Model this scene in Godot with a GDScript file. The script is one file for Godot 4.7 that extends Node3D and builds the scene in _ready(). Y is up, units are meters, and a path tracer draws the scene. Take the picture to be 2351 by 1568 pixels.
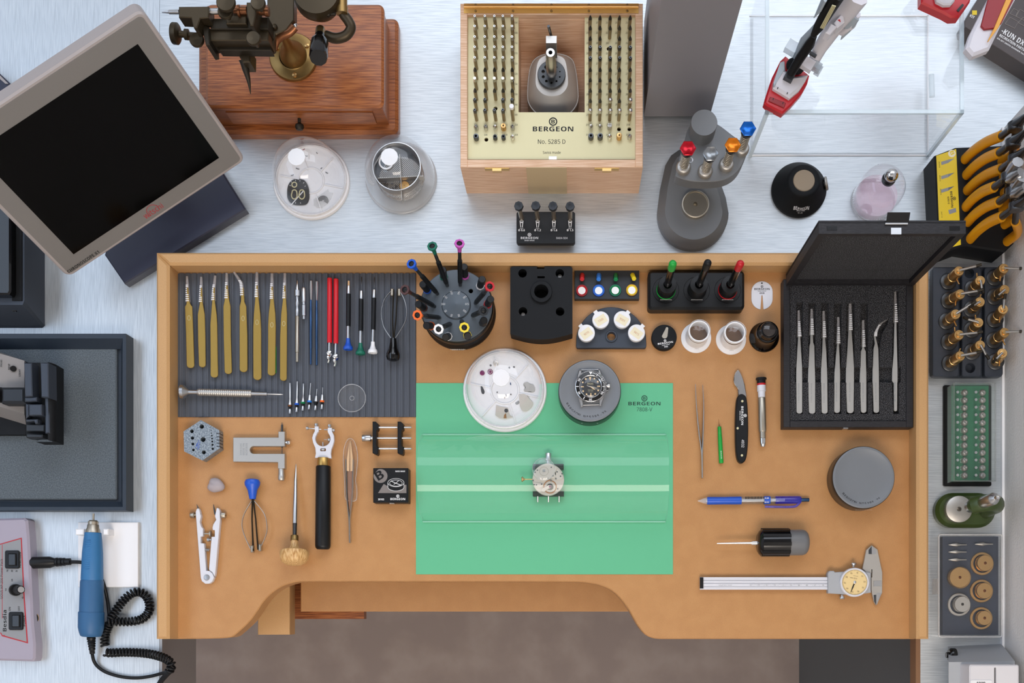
extends Node3D
# A watchmaker's bench seen from above. Tray floor is y = 0, metres; heights in the helpers are millimetres,
# places are written in units of the tray plan (0.5424 mm each at tray level) and turned into points by P().
const S0 := 0.0005424
const EYE := 1.4
const NX := 1308.0
const NY := 1405.0
const TT := -32.0      # worktop height, mm
const ROOM_FLOOR := -800.0
const CEIL := 1900.0

class Sh:
	var v := PackedVector3Array()
	var n := PackedVector3Array()
	func t(a: Vector3, b: Vector3, c: Vector3, na: Vector3, nb: Vector3, nc: Vector3) -> void:
		if (c - a).cross(b - a).dot(na + nb + nc) < 0.0:
			v.append(a); v.append(c); v.append(b)
			n.append(na); n.append(nc); n.append(nb)
		else:
			v.append(a); v.append(b); v.append(c)
			n.append(na); n.append(nb); n.append(nc)
	func q(a: Vector3, b: Vector3, c: Vector3, d: Vector3, na: Vector3, nb: Vector3, nc: Vector3, nd: Vector3) -> void:
		t(a, b, c, na, nb, nc)
		t(a, c, d, na, nc, nd)
	func f(a: Vector3, b: Vector3, c: Vector3, d: Vector3, toward: Vector3) -> void:
		var m := (b - a).cross(c - a)
		if m.length_squared() < 1e-20:
			m = (c - a).cross(d - a)
		m = m.normalized()
		if m.dot(toward) < 0.0:
			m = -m
		q(a, b, c, d, m, m, m, m)
	func hexa(c: Array) -> void:   # eight corners: bottom 0-3 round, top 4-7 round
		var mid := Vector3.ZERO
		for p in c: mid += p
		mid /= 8.0
		for s in [[0, 1, 2, 3], [4, 5, 6, 7], [0, 1, 5, 4], [1, 2, 6, 5], [2, 3, 7, 6], [3, 0, 4, 7]]:
			var ctr: Vector3 = (c[s[0]] + c[s[1]] + c[s[2]] + c[s[3]]) / 4.0
			f(c[s[0]], c[s[1]], c[s[2]], c[s[3]], ctr - mid)
	func box(c: Vector3, s: Vector3, b := Basis()) -> void:
		var h := s / 2.0
		var k := []
		for y in [-1, 1]:
			for p in [[-1, -1], [1, -1], [1, 1], [-1, 1]]:
				k.append(c + b * Vector3(h.x * p[0], h.y * y, h.z * p[1]))
		hexa(k)
	func cap(pl: PackedVector2Array, y: float, up: float, holes := []) -> void:
		var o := pl
		var idx := PackedInt32Array()
		if holes.is_empty():
			idx = Geometry2D.triangulate_polygon(o)
		else:
			var step := 0.0
			for i in pl.size(): step += pl[i].distance_to(pl[(i + 1) % pl.size()])
			step /= 90.0
			o = PackedVector2Array()
			for i in pl.size():
				var e := pl[(i + 1) % pl.size()]
				var k := maxi(1, int(pl[i].distance_to(e) / step))
				for j in k: o.append(pl[i].lerp(e, float(j) / k))
			for h in holes:
				for i in h.size():
					var e: Vector2 = h[(i + 1) % h.size()]
					var k := maxi(1, int(h[i].distance_to(e) / step))
					for j in k: o.append(h[i].lerp(e, float(j) / k))
			var all := Geometry2D.triangulate_delaunay(o)
			for i in range(0, all.size(), 3):
				var c := (o[all[i]] + o[all[i + 1]] + o[all[i + 2]]) / 3.0
				if not Geometry2D.is_point_in_polygon(c, pl): continue
				var out := true
				for h in holes:
					if Geometry2D.is_point_in_polygon(c, h): out = false
				if out:
					for j in 3: idx.append(all[i + j])
		var nn := Vector3(0, up, 0)
		if idx.is_empty():
			print("cap failed ", o)
		for i in range(0, idx.size(), 3):
			t(Vector3(o[idx[i]].x, y, o[idx[i]].y), Vector3(o[idx[i + 1]].x, y, o[idx[i + 1]].y), Vector3(o[idx[i + 2]].x, y, o[idx[i + 2]].y), nn, nn, nn)
	static func rim(pl: PackedVector2Array, inner := false) -> Array:   # outward normals: per edge, then miter per vertex
		var s := 1.0 if Geometry2D.is_polygon_clockwise(pl) else -1.0
		if inner: s = -s
		var e := []
		var k := pl.size()
		for i in k:
			var d := (pl[(i + 1) % k] - pl[i]).normalized()
			e.append(Vector2(-d.y, d.x) * s)
		var m := []
		for i in k:
			var a: Vector2 = e[(i + k - 1) % k]
			var b: Vector2 = e[i]
			var x := (a + b)
			m.append(x / maxf(0.35, x.length_squared() / 2.0))
		return [e, m]
	func side(pl: PackedVector2Array, y0: float, y1: float, inner := false, tilt := 0.0, pl1 := PackedVector2Array()) -> void:
		var top := pl1 if pl1.size() else pl
		var rm := rim(pl, inner)
		var k := pl.size()
		for i in k:
			var j := (i + 1) % k
			var a: Vector2 = rm[0][i]
			var na := a
			var nb := a
			var pe: Vector2 = rm[0][(i + k - 1) % k]
			var ne: Vector2 = rm[0][j]
			if pe.dot(a) > 0.8: na = (pe + a).normalized()
			if ne.dot(a) > 0.8: nb = (ne + a).normalized()
			var va := Vector3(na.x, tilt, na.y).normalized()
			var vb := Vector3(nb.x, tilt, nb.y).normalized()
			q(Vector3(pl[i].x, y0, pl[i].y), Vector3(pl[j].x, y0, pl[j].y), Vector3(top[j].x, y1, top[j].y), Vector3(top[i].x, y1, top[i].y), va, vb, vb, va)
	static func inset(pl: PackedVector2Array, d: float, inner := false) -> PackedVector2Array:
		var rm := rim(pl, inner)
		var r := PackedVector2Array()
		for i in pl.size():
			var m: Vector2 = rm[1][i]
			r.append(pl[i] - m * d)
		return r
	func prism(pl: PackedVector2Array, y0: float, y1: float, bev := 0.0, holes := [], floor_too := true) -> void:
		var top := pl
		if bev > 0.0:
			top = inset(pl, bev)
			side(pl, y0, y1 - bev)
			side(pl, y1 - bev, y1, false, 1.0, top)
		else:
			side(pl, y0, y1)
		for h in holes:
			side(h, y0, y1, true)
		cap(top, y1, 1.0, holes)
		if floor_too: cap(pl, y0, -1.0, holes)
	func lathe(prof: Array, xf := Transform3D(), seg := 24) -> void:   # Vector2(r, y) points; outward = right of the walk up
		var k := prof.size()
		var sn := []
		for i in k - 1:
			var d: Vector2 = (prof[i + 1] - prof[i])
			sn.append(Vector2(d.y, -d.x).normalized())
		for i in k - 1:
			var a: Vector2 = prof[i]
			var b: Vector2 = prof[i + 1]
			if a.distance_squared_to(b) < 1e-16: continue
			var na: Vector2 = sn[i]
			var nb: Vector2 = sn[i]
			if i > 0 and sn[i - 1].dot(sn[i]) > 0.75: na = (sn[i - 1] + sn[i]).normalized()
			if i < k - 2 and sn[i + 1].dot(sn[i]) > 0.75: nb = (sn[i + 1] + sn[i]).normalized()
			for j in seg:
				var c0 := Vector2.from_angle(TAU * j / seg)
				var c1 := Vector2.from_angle(TAU * (j + 1) / seg)
				var A := xf * Vector3(a.x * c0.x, a.y, a.x * c0.y)
				var B := xf * Vector3(a.x * c1.x, a.y, a.x * c1.y)
				var C := xf * Vector3(b.x * c1.x, b.y, b.x * c1.y)
				var D := xf * Vector3(b.x * c0.x, b.y, b.x * c0.y)
				var nA := (xf.basis * Vector3(na.x * c0.x, na.y, na.x * c0.y)).normalized()
				var nB := (xf.basis * Vector3(na.x * c1.x, na.y, na.x * c1.y)).normalized()
				var nC := (xf.basis * Vector3(nb.x * c1.x, nb.y, nb.x * c1.y)).normalized()
				var nD := (xf.basis * Vector3(nb.x * c0.x, nb.y, nb.x * c0.y)).normalized()
				if a.x < 1e-7: t(A, C, D, nA, nC, nD)
				elif b.x < 1e-7: t(A, B, C, nA, nB, nC)
				else: q(A, B, C, D, nA, nB, nC, nD)
	static func axis(a: Vector3, b: Vector3) -> Transform3D:
		var y := (b - a).normalized()
		var x := y.cross(Vector3.FORWARD if absf(y.z) < 0.9 else Vector3.RIGHT).normalized()
		return Transform3D(Basis(x, y, x.cross(y)), a)
	func cyl(a: Vector3, b: Vector3, r0: float, r1 := -1.0, seg := 20, ch := 0.0) -> void:
		var l := a.distance_to(b)
		var e := r0 if r1 < 0 else r1
		if ch > 0.0:
			lathe([Vector2(0, 0), Vector2(r0 - ch, 0), Vector2(r0, ch), Vector2(e, l - ch), Vector2(e - ch, l), Vector2(0, l)], axis(a, b), seg)
		else:
			lathe([Vector2(0, 0), Vector2(r0, 0), Vector2(e, l), Vector2(0, l)], axis(a, b), seg)
	func tube(p: Array, r, seg := 10, flat := Vector2.ONE) -> void:
		var k := p.size()
		var up := Vector3.UP
		var rings := []
		var nrm := []
		for i in k:
			var d: Vector3 = (p[mini(i + 1, k - 1)] - p[maxi(i - 1, 0)]).normalized()
			if i == 0 and absf(d.dot(up)) > 0.9: up = Vector3.RIGHT
			var x := up.cross(d).normalized()
			up = d.cross(x).normalized()
			var rr: float = r[i] if r is Array else r
			var ring := []
			var nn := []
			for j in seg:
				var c := Vector2.from_angle(TAU * j / seg)
				ring.append(p[i] + x * c.x * rr * flat.x + up * c.y * rr * flat.y)
				nn.append((x * c.x / flat.x + up * c.y / flat.y).normalized())
			rings.append(ring)
			nrm.append(nn)
		for i in k - 1:
			for j in seg:
				var m := (j + 1) % seg
				q(rings[i][j], rings[i][m], rings[i + 1][m], rings[i + 1][j], nrm[i][j], nrm[i][m], nrm[i + 1][m], nrm[i + 1][j])
		for e in [0, k - 1]:
			var d: Vector3 = (p[0] - p[1] if e == 0 else p[k - 1] - p[k - 2]).normalized()
			for j in range(1, seg - 1):
				t(rings[e][0], rings[e][j], rings[e][j + 1], d, d, d)
	func ball(c: Vector3, r: Vector3, seg := 20, rows := 10, xf := Basis()) -> void:
		for i in rows:
			for j in seg:
				var k := []
				var m := []
				for o in [[0, 0], [0, 1], [1, 1], [1, 0]]:
					var la: float = PI * (i + o[0]) / rows - PI / 2
					var lo: float = TAU * (j + o[1]) / seg
					var u := Vector3(cos(la) * cos(lo), sin(la), cos(la) * sin(lo))
					k.append(c + xf * (u * r))
					m.append((xf * (u / r)).normalized())
				q(k[0], k[1], k[2], k[3], m[0], m[1], m[2], m[3])
	func add(o: Sh, xf := Transform3D()) -> void:
		for i in o.v.size():
			v.append(xf * o.v[i])
			n.append((xf.basis * o.n[i]).normalized())
	func mesh() -> ArrayMesh:
		var a := []
		a.resize(Mesh.ARRAY_MAX)
		a[Mesh.ARRAY_VERTEX] = v
		a[Mesh.ARRAY_NORMAL] = n
		var m := ArrayMesh.new()
		m.add_surface_from_arrays(Mesh.PRIMITIVE_TRIANGLES, a)
		return m

var M := {}
var org := Vector3.ZERO
var taken := {}
var faces := {}

# ---- places and sizes
func P(px: float, py: float, h := 0.0) -> Vector3:
	var k := S0 * (EYE - h * 0.001) / EYE
	return Vector3((px - NX) * k, h * 0.001, (py - NY) * k)
func Q(px: float, py: float, h := 0.0) -> Vector3:
	return P(px, py, h) - org
func R(r: float, h := 0.0) -> float:
	return r * S0 * (EYE - h * 0.001) / EYE
func Y(h: float) -> float:
	return h * 0.001 - org.y
func pl(pts: Array, h := 0.0) -> PackedVector2Array:
	var r := PackedVector2Array()
	for i in range(0, pts.size(), 2):
		var p := Q(pts[i], pts[i + 1], h)
		r.append(Vector2(p.x, p.z))
	return r
func circ(px: float, py: float, r: float, h := 0.0, seg := 32) -> PackedVector2Array:
	var o := PackedVector2Array()
	var c := Q(px, py, h)
	for i in seg:
		o.append(Vector2(c.x, c.z) + Vector2.from_angle(TAU * i / seg) * R(r, h))
	return o
func rr(x0: float, y0: float, x1: float, y1: float, r: float, h := 0.0, seg := 5) -> PackedVector2Array:
	var pts := []
	for c in [[x1 - r, y1 - r, 0], [x0 + r, y1 - r, 1], [x0 + r, y0 + r, 2], [x1 - r, y0 + r, 3]]:
		for i in seg + 1:
			var a: float = PI / 2 * (c[2] + float(i) / seg)
			pts.append(c[0] + cos(a) * r)
			pts.append(c[1] + sin(a) * r)
	return pl(pts, h)

# ---- things and parts
func numbered(called: String) -> String:
	var k: int = taken.get(called, -1) + 1
	taken[called] = k
	return called if k == 0 else "%s_%03d" % [called, k]
func tag(o: Node3D, label: String, cat: String, group := "") -> Node3D:
	o.set_meta("label", label)
	o.set_meta("category", cat)
	if group: o.set_meta("group", group)
	return o
func thing(called: String, label: String, cat: String, px: float, py: float, h := 0.0, group := "") -> Node3D:
	org = P(px, py, h)
	var o := Node3D.new()
	o.name = numbered(called)
	add_child(o)
	o.position = org
	return tag(o, label, cat, group)
func part(parent: Node3D, called: String, sh: Sh, m, label := "") -> MeshInstance3D:
	var o := MeshInstance3D.new()
	o.name = called
	o.mesh = sh.mesh()
	o.material_override = null
	o.mesh.surface_set_material(0, M[m] if m is String else m)
	parent.add_child(o, true)
	if label: o.set_meta("label", label)
	return o
func struct(called: String, sh: Sh, m) -> MeshInstance3D:
	var o := part(self, called, sh, m)
	o.position = org
	o.set_meta("kind", "structure")
	return o
func copy(o: Node3D, to: Vector3, label := "", turn := 0.0) -> Node3D:
	var c := o.duplicate()
	var base := String(o.name)
	if base.length() > 4 and base[base.length() - 4] == "_" and base.right(3).is_valid_int(): base = base.left(base.length() - 4)
	c.name = numbered(base)
	add_child(c)
	c.position = to
	c.rotation.y = turn
	if label: c.set_meta("label", label)
	return c

# ---- shapes laid out on the plan
func ext(sh: Sh, pts, h0: float, h1: float, bev := 0.0, holes := []) -> void:
	var p: PackedVector2Array = pts if pts is PackedVector2Array else pl(pts, h1)
	sh.prism(p, Y(h0), Y(h1), bev * 0.001, holes)
func bx(sh: Sh, x0: float, y0: float, x1: float, y1: float, h0: float, h1: float, bev := 0.0) -> void:
	ext(sh, [x0, y0, x1, y0, x1, y1, x0, y1], h0, h1, bev)
func lat(sh: Sh, px: float, py: float, h: float, prof: Array, seg := 32) -> void:   # prof: [radius units, height mm]
	var c := Q(px, py, h)
	var pr := []
	for p in prof: pr.append(Vector2(R(p[0], h), Y(p[1])))
	sh.lathe(pr, Transform3D(Basis(), Vector3(c.x, 0, c.z)), seg)
func lay(sh: Sh, ax: float, ay: float, bx_: float, by: float, h: float, prof: Array, seg := 16, h2 := -999.0) -> void:   # prof: [distance units, radius units] along a lying axis
	var a := Q(ax, ay, h)
	var b := Q(bx_, by, h if h2 < -900 else h2)
	var pr := []
	for p in prof: pr.append(Vector2(R(p[1], h), R(p[0], h)))
	sh.lathe(pr, Sh.axis(a, b), seg)
func rod(sh: Sh, ax: float, ay: float, ah: float, bx_: float, by: float, bh: float, r0: float, r1 := -1.0, seg := 16) -> void:
	sh.cyl(Q(ax, ay, ah), Q(bx_, by, bh), R(r0, ah), R(r1, bh) if r1 >= 0 else R(r0, ah), seg)
func line(pts: Array) -> Array:   # [px, py, h, ...] to local points
	var r := []
	for i in range(0, pts.size(), 3): r.append(Q(pts[i], pts[i + 1], pts[i + 2]))
	return r
func smooth(pts: Array, per := 6) -> Array:
	var r := []
	for i in pts.size() - 1:
		var p0: Vector3 = pts[maxi(i - 1, 0)]
		var p3: Vector3 = pts[mini(i + 2, pts.size() - 1)]
		for j in per:
			r.append(pts[i].cubic_interpolate(pts[i + 1], p0, p3, float(j) / per))
	r.append(pts[pts.size() - 1])
	return r
func curve2(pts: Array, per := 6, closed := false) -> Array:   # smooth [x, y, ...]
	var v := []
	for i in range(0, pts.size(), 2): v.append(Vector2(pts[i], pts[i + 1]))
	var k := v.size()
	var r := []
	for i in (k if closed else k - 1):
		var a: Vector2 = v[(i + k - 1) % k] if closed else v[maxi(i - 1, 0)]
		var d: Vector2 = v[(i + 2) % k] if closed else v[mini(i + 2, k - 1)]
		for j in per:
			var p: Vector2 = v[i].cubic_interpolate(v[(i + 1) % k], a, d, float(j) / per)
			r.append(p.x); r.append(p.y)
	if not closed:
		r.append(v[k - 1].x); r.append(v[k - 1].y)
	return r

# ---- lettering
func glyphs(s: String, font: String) -> Array:
	var key := s + "|" + font
	if faces.has(key): return faces[key]
	var tm := TextMesh.new()
	var sf := SystemFont.new()
	sf.font_names = PackedStringArray(["Droid Serif" if font.begins_with("serif") else "Droid Sans"])
	if font.ends_with("bold"): sf.font_weight = 700
	tm.font = sf
	tm.text = s
	tm.font_size = 48
	tm.curve_step = 3.0
	tm.depth = 0.0
	tm.pixel_size = 0.01
	var a := tm.get_mesh_arrays()
	var vs: PackedVector3Array = a[Mesh.ARRAY_VERTEX]
	var idx: PackedInt32Array = a[Mesh.ARRAY_INDEX] if a[Mesh.ARRAY_INDEX] != null else PackedInt32Array(range(vs.size()))
	var lo := Vector2(1e9, 1e9)
	var hi := Vector2(-1e9, -1e9)
	for p in vs:
		lo = lo.min(Vector2(p.x, p.y))
		hi = hi.max(Vector2(p.x, p.y))
	faces[key] = [vs, idx, lo, hi]
	return faces[key]
func wr(sh: Sh, s: String, c: Vector3, right: Vector3, up: Vector3, w: float, hgt: float, font := "bold") -> void:   # lettering with its box centred on c
	var g := glyphs(s, font)
	var vs: PackedVector3Array = g[0]
	var idx: PackedInt32Array = g[1]
	var lo: Vector2 = g[2]
	var hi: Vector2 = g[3]
	var sx: float = w / maxf(hi.x - lo.x, 1e-6)
	var sy: float = hgt / maxf(hi.y - lo.y, 1e-6)
	if hgt <= 0: sy = sx
	if w <= 0: sx = sy
	var nn := right.cross(up).normalized()
	var mid := (lo + hi) / 2.0
	for i in range(0, idx.size(), 3):
		var k := []
		for j in 3:
			var p := vs[idx[i + j]]
			k.append(c + right * (p.x - mid.x) * sx + up * (p.y - mid.y) * sy)
		sh.t(k[0], k[1], k[2], nn, nn, nn)
func tx(sh: Sh, s: String, px: float, py: float, h: float, w: float, hgt: float, rot := 0.0, font := "bold") -> void:   # flat on a face at height h; rot turns clockwise on the plan
	var a := deg_to_rad(rot)
	wr(sh, s, Q(px, py, h + 0.12), Vector3(cos(a), 0, sin(a)), Vector3(sin(a), 0, -cos(a)), R(w, h), R(hgt, h), font)
func emblem(sh: Sh, px: float, py: float, h: float, r: float, rot := 0.0) -> void:   # a disc ring with the letter inside
	var a := deg_to_rad(rot)
	var o := circ(px, py, r, h, 20)
	var i_ := circ(px, py, r * 0.72, h, 20)
	for k in 20:
		var m := (k + 1) % 20
		sh.f(Vector3(o[k].x, Y(h + 0.12), o[k].y), Vector3(o[m].x, Y(h + 0.12), o[m].y), Vector3(i_[m].x, Y(h + 0.12), i_[m].y), Vector3(i_[k].x, Y(h + 0.12), i_[k].y), Vector3.UP)
	tx(sh, "B", px, py, h, r * 0.85, r * 0.9, rot)
func logo(sh: Sh, px: float, py: float, h: float, w: float, hgt: float, rot := 0.0, em := 0.0) -> void:   # word with the round emblem above it
	tx(sh, "BERGEON", px, py, h, w, hgt, rot)
	var a := deg_to_rad(rot)
	var r := em if em > 0 else hgt * 0.8
	var d := hgt * 0.5 + r * 1.15
	emblem(sh, px + sin(a) * d, py - cos(a) * d, h, r, rot)
func arc_text(sh: Sh, s: String, px: float, py: float, h: float, r: float, a0: float, a1: float, hgt: float, font := "") -> void:   # letters along a ring, angles in degrees from the right, downwards positive
	for i in s.length():
		if s[i] == " ": continue
		var a := deg_to_rad(lerpf(a0, a1, float(i) / (s.length() - 1)))
		var d := Vector3(cos(a), 0, sin(a))
		var up := -d if a1 < a0 else d
		var rt := Vector3(-up.z, 0, up.x)
		var c := Q(px, py, h + 0.12)
		var g := glyphs(s[i], font)
		var full: Array = glyphs("H", font)
		var sc: float = R(hgt, h) / (full[3].y - full[2].y)
		var gh: float = (g[3].y - g[2].y) * sc
		var oy: float = ((g[3].y + g[2].y) - (full[3].y + full[2].y)) / 2.0 * sc
		wr(sh, s[i], c + d * R(r, h) + up * oy, rt, up, (g[3].x - g[2].x) * sc, gh, font)

# ---- materials
func noise(freq: float, cols: Array, offs: Array, oct := 3, size := 512, kind := 0, sd := 1) -> NoiseTexture2D:
	var t := NoiseTexture2D.new()
	var f := FastNoiseLite.new()
	f.seed = sd
	f.noise_type = [FastNoiseLite.TYPE_SIMPLEX_SMOOTH, FastNoiseLite.TYPE_VALUE, FastNoiseLite.TYPE_CELLULAR][kind]
	f.frequency = freq
	f.fractal_octaves = oct
	t.noise = f
	t.width = size
	t.height = size
	t.seamless = true
	if cols.size():
		var g := Gradient.new()
		g.offsets = PackedFloat32Array(offs)
		g.colors = PackedColorArray(cols)
		t.color_ramp = g
	return t
func bumpy(freq: float, strength: float, oct := 3, size := 512, sd := 3) -> NoiseTexture2D:
	var t := noise(freq, [], [], oct, size, 0, sd)
	t.as_normal_map = true
	t.bump_strength = strength
	return t
func mat(called: String, c, rough := 0.5, metal := 0.0, more := {}) -> StandardMaterial3D:
	var m := StandardMaterial3D.new()
	m.resource_name = called
	m.albedo_color = Color(c) if c is String else c
	m.roughness = rough
	m.metallic = metal
	for k in more: m.set(k, more[k])
	M[called] = m
	return m
func tri(m: StandardMaterial3D, scale: Vector3, world := true) -> void:
	m.uv1_triplanar = true
	m.uv1_world_triplanar = world
	m.uv1_scale = scale
	m.uv1_triplanar_sharpness = 8.0
func glass(called: String, c: Color, rough := 0.03, spec := 0.5) -> void:
	mat(called, c, rough, 0.0, {"transparency": BaseMaterial3D.TRANSPARENCY_ALPHA, "metallic_specular": spec})
func cv(pts: Array, ox: float, oy: float, s: float) -> Array:   # plan traced at a larger scale
	var r := []
	for i in range(0, pts.size(), 2): r.append_array([ox + pts[i] / s, oy + pts[i + 1] / s])
	return r
func arc(cx: float, cy: float, r: float, a0: float, a1: float, n := 12) -> Array:
	var o := []
	for i in n + 1:
		var a := deg_to_rad(lerpf(a0, a1, float(i) / n))
		o.append_array([cx + cos(a) * r, cy + sin(a) * r])
	return o

func lamp(label: String, x: float, z: float, w: float, d: float, energy: float, c: Color) -> void:
	org = Vector3(x, CEIL * 0.001 - 0.03, z)
	var o := Node3D.new()
	o.name = numbered("ceiling_light")
	add_child(o)
	o.position = org
	tag(o, label, "light")
	var f := Sh.new()
	for s in [-1, 1]:
		f.box(Vector3(s * w / 2, 0, 0), Vector3(0.02, 0.04, d + 0.02))
		f.box(Vector3(0, 0, s * d / 2), Vector3(w + 0.02, 0.04, 0.02))
	part(o, "frame", f, "white_plastic")
	var e := Sh.new()
	e.box(Vector3(0, 0.012, 0), Vector3(w - 0.02, 0.006, d - 0.02))
	var gm := mat("lamp_diffuser_" + str(o.name), Color(0.9, 0.9, 0.9), 0.6)
	gm.emission_enabled = true
	gm.emission = c
	gm.emission_energy_multiplier = 1.0
	part(o, "lamp_diffuser", e, gm)
	var l := AreaLight3D.new()
	l.name = "panel_light"
	l.area_size = Vector2(w - 0.03, d - 0.03)
	l.area_normalize_energy = true
	l.light_energy = energy
	l.light_color = c
	l.area_range = 8.0
	l.shadow_enabled = true
	l.rotation_degrees = Vector3(-90, 0, 0)
	o.add_child(l)

func _ready() -> void:
	var cam := Camera3D.new()
	cam.name = "camera"
	cam.projection = Camera3D.PROJECTION_FRUSTUM
	cam.near = 0.05
	cam.far = 20.0
	cam.size = 1568.0 * S0 * 0.05 / EYE
	cam.frustum_offset = Vector2(1175.5 - NX, NY - 784.0) * S0 * 0.05 / EYE
	cam.position = Vector3(0, EYE, 0)
	cam.rotation_degrees = Vector3(-90, 0, 0)
	add_child(cam)
	cam.current = true
	var we := WorldEnvironment.new()
	var env := Environment.new()
	env.background_mode = Environment.BG_COLOR
	env.background_color = Color(0.5, 0.55, 0.6)
	env.tonemap_mode = Environment.TONE_MAPPER_LINEAR
	env.tonemap_exposure = 1.0
	env.sdfgi_enabled = true
	env.ssao_enabled = true
	env.ssil_enabled = true
	we.environment = env
	add_child(we)
	materials()
	lamp("large cool ceiling panel over the black instruments beside the wooden tray", -1.75, -0.5, 1.0, 2.6, 1.15, Color("cfe4ff"))
	lamp("wide ceiling panel over the display case and staking set", 0.35, -1.65, 2.3, 1.2, 1.95, Color("eaf2ff"))
	lamp("ceiling panel over the seat side of the bench by the white wall", 0.15, 1.05, 1.5, 0.8, 3.1, Color("fff3e6"))
	setting()
	bench()
	tray()
	tray_left()
	tray_low_left()
	tray_back()
	tray_middle()
	tray_right()
	back_left()
	back_middle()
	back_right()
	side_left()
	side_right()

func materials() -> void:
	var m: StandardMaterial3D
	mat("white_wall", "e6e4e2", 0.85)
	m = M.white_wall
	m.normal_enabled = true
	m.normal_texture = bumpy(0.05, 1.5, 3, 512, 9)
	tri(m, Vector3.ONE * 9.0)
	mat("ceiling_paint", "f2f0ee", 0.9)
	m = mat("floor_concrete", "ffffff", 0.6)
	m.albedo_texture = noise(0.008, [Color("90817b"), Color("968780"), Color("9d8f88")], [0.25, 0.5, 0.8], 5)
	tri(m, Vector3.ONE * 2.2)
	m = mat("mdf", "ffffff", 0.42)
	m.albedo_texture = noise(0.22, [Color("8f6236"), Color("b98652"), Color("c18f5b"), Color("ca9966")], [0.16, 0.3, 0.6, 0.92], 4, 1024)
	m.detail_enabled = true
	m.detail_blend_mode = BaseMaterial3D.BLEND_MODE_MUL
	m.detail_albedo = noise(0.012, [Color(0.975, 0.965, 0.955), Color(1, 1, 1)], [0.2, 0.8], 3, 512, 0, 5)
	tri(m, Vector3.ONE * 6.0)
	m.uv2_triplanar = true
	m.uv2_world_triplanar = true
	m.uv2_scale = Vector3.ONE * 2.3
	m = mat("mdf_pale", "ffffff", 0.5)  # paler tone of the tray fibreboard
	m.albedo_texture = noise(0.22, [Color("9a6f42"), Color("c39561"), Color("cba06c"), Color("d4ab79")], [0.16, 0.3, 0.6, 0.92], 4, 1024, 0, 7)
	tri(m, Vector3.ONE * 6.0)
	for k in [["brushed_along", Vector3(1.6, 1.6, 40)], ["brushed_across", Vector3(40, 1.6, 1.6)]]:
		m = mat(k[0], "ffffff", 0.48, 0.8)
		m.albedo_texture = noise(0.03, [Color("c2c8cc"), Color("ccd2d6"), Color("d6dbde")], [0.2, 0.5, 0.8], 4, 512, 0, 11)
		m.normal_enabled = true
		m.normal_texture = bumpy(0.03, 0.8, 4, 512, 12)
		m.normal_scale = 0.3
		tri(m, k[1])
	m = mat("steel_apron", "a9a7a6", 0.45, 0.7)
	m = mat("ply_edge", "8a6547", 0.7)
	# plain colours
	mat("black_plastic", "101113", 0.42, 0.0, {"metallic_specular": 0.4})
	mat("black_matte", "141619", 0.6, 0.0, {"metallic_specular": 0.35})
	mat("black_gloss", "08080a", 0.12)
	mat("black_anodised", "2a2e33", 0.45, 0.3)
	mat("slate", "59626a", 0.42, 0.35)
	mat("slate_blue", "3b424d", 0.5, 0.2)
	mat("navy_plate", "2b2f42", 0.45)
	mat("dark_grey", "33363a", 0.5)
	mat("grey_paint", "6f7072", 0.42)
	mat("column_grey", "8c8a8f", 0.48, 0.1)
	mat("cast_steel", "b5b1ac", 0.42, 0.4)
	mat("gunmetal", "4c4e50", 0.38, 0.75)
	mat("steel", "c9cacb", 0.28, 1.0)
	mat("bright_steel", "e2e3e4", 0.12, 1.0)
	mat("satin_steel", "c2bfb9", 0.42, 0.9)
	mat("blued_steel", "3d5a80", 0.35, 0.8)
	mat("dark_steel", "5b5d60", 0.3, 0.9)
	mat("nickel", "b9b1a2", 0.36, 0.9)
	mat("brass", "bf9a58", 0.32, 0.9)
	mat("gold_brass", "cda46a", 0.3, 0.9)
	mat("tweezer_brass", "a88a45", 0.42, 0.7)
	mat("pale_gold", "d4cca2", 0.42, 0.25)
	mat("old_bronze", "453b2b", 0.42, 0.65)
	mat("dark_bronze", "2e281e", 0.48, 0.55)
	mat("old_brass", "8a6f42", 0.34, 0.85)
	mat("copper_brass", "86573a", 0.32, 0.85)
	mat("white_plastic", "eeeef0", 0.38)
	mat("soft_white", "f4f4f6", 0.5)
	mat("white_metal", "dcdde4", 0.4, 0.1)
	mat("lilac_plastic", "a29aa8", 0.5)
	mat("press_grey", "787a7c", 0.45, 0.3)
	mat("spacer_brown", "8a6045", 0.5)
	mat("punch_steel", "9c8a70", 0.3, 0.9)
	mat("grey_housing", "8f8b89", 0.5)
	mat("bezel_grey", "7b7773", 0.5)
	mat("screen_black", "010101", 0.1, 0.0, {"metallic_specular": 0.28})
	mat("light_trim", "aaa19e", 0.45)
	mat("ink_black", "141414", 0.6)
	mat("ink_white", "e9e9e9", 0.6)
	mat("ink_grey", "8d8f92", 0.6)
	mat("ink_red", "b02c34", 0.6)
	mat("ink_orange", "c98a5a", 0.6)
	mat("ink_green_dark", "1c4a3a", 0.6)
	mat("red", "cc1222", 0.4)
	mat("scarlet", "bf1722", 0.35)
	mat("dark_red", "8e0f18", 0.4)
	mat("blue", "1a56c4", 0.38)
	mat("sky_blue", "2a78d0", 0.35)
	mat("green", "0f7a48", 0.4)
	mat("bright_green", "17a03a", 0.38)
	mat("teal_green", "0d6b55", 0.4)
	mat("yellow", "e8cf1e", 0.4)
	mat("label_yellow", "e3c51c", 0.5)
	mat("orange", "ee6a1c", 0.4)
	mat("amber", "dd9a26", 0.35)
	mat("grip_amber", "d9920c", 0.38)
	mat("pink", "c455b4", 0.4)
	mat("brown", "4a241c", 0.4)
	mat("tan_pad", "a8967f", 0.7)
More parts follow.
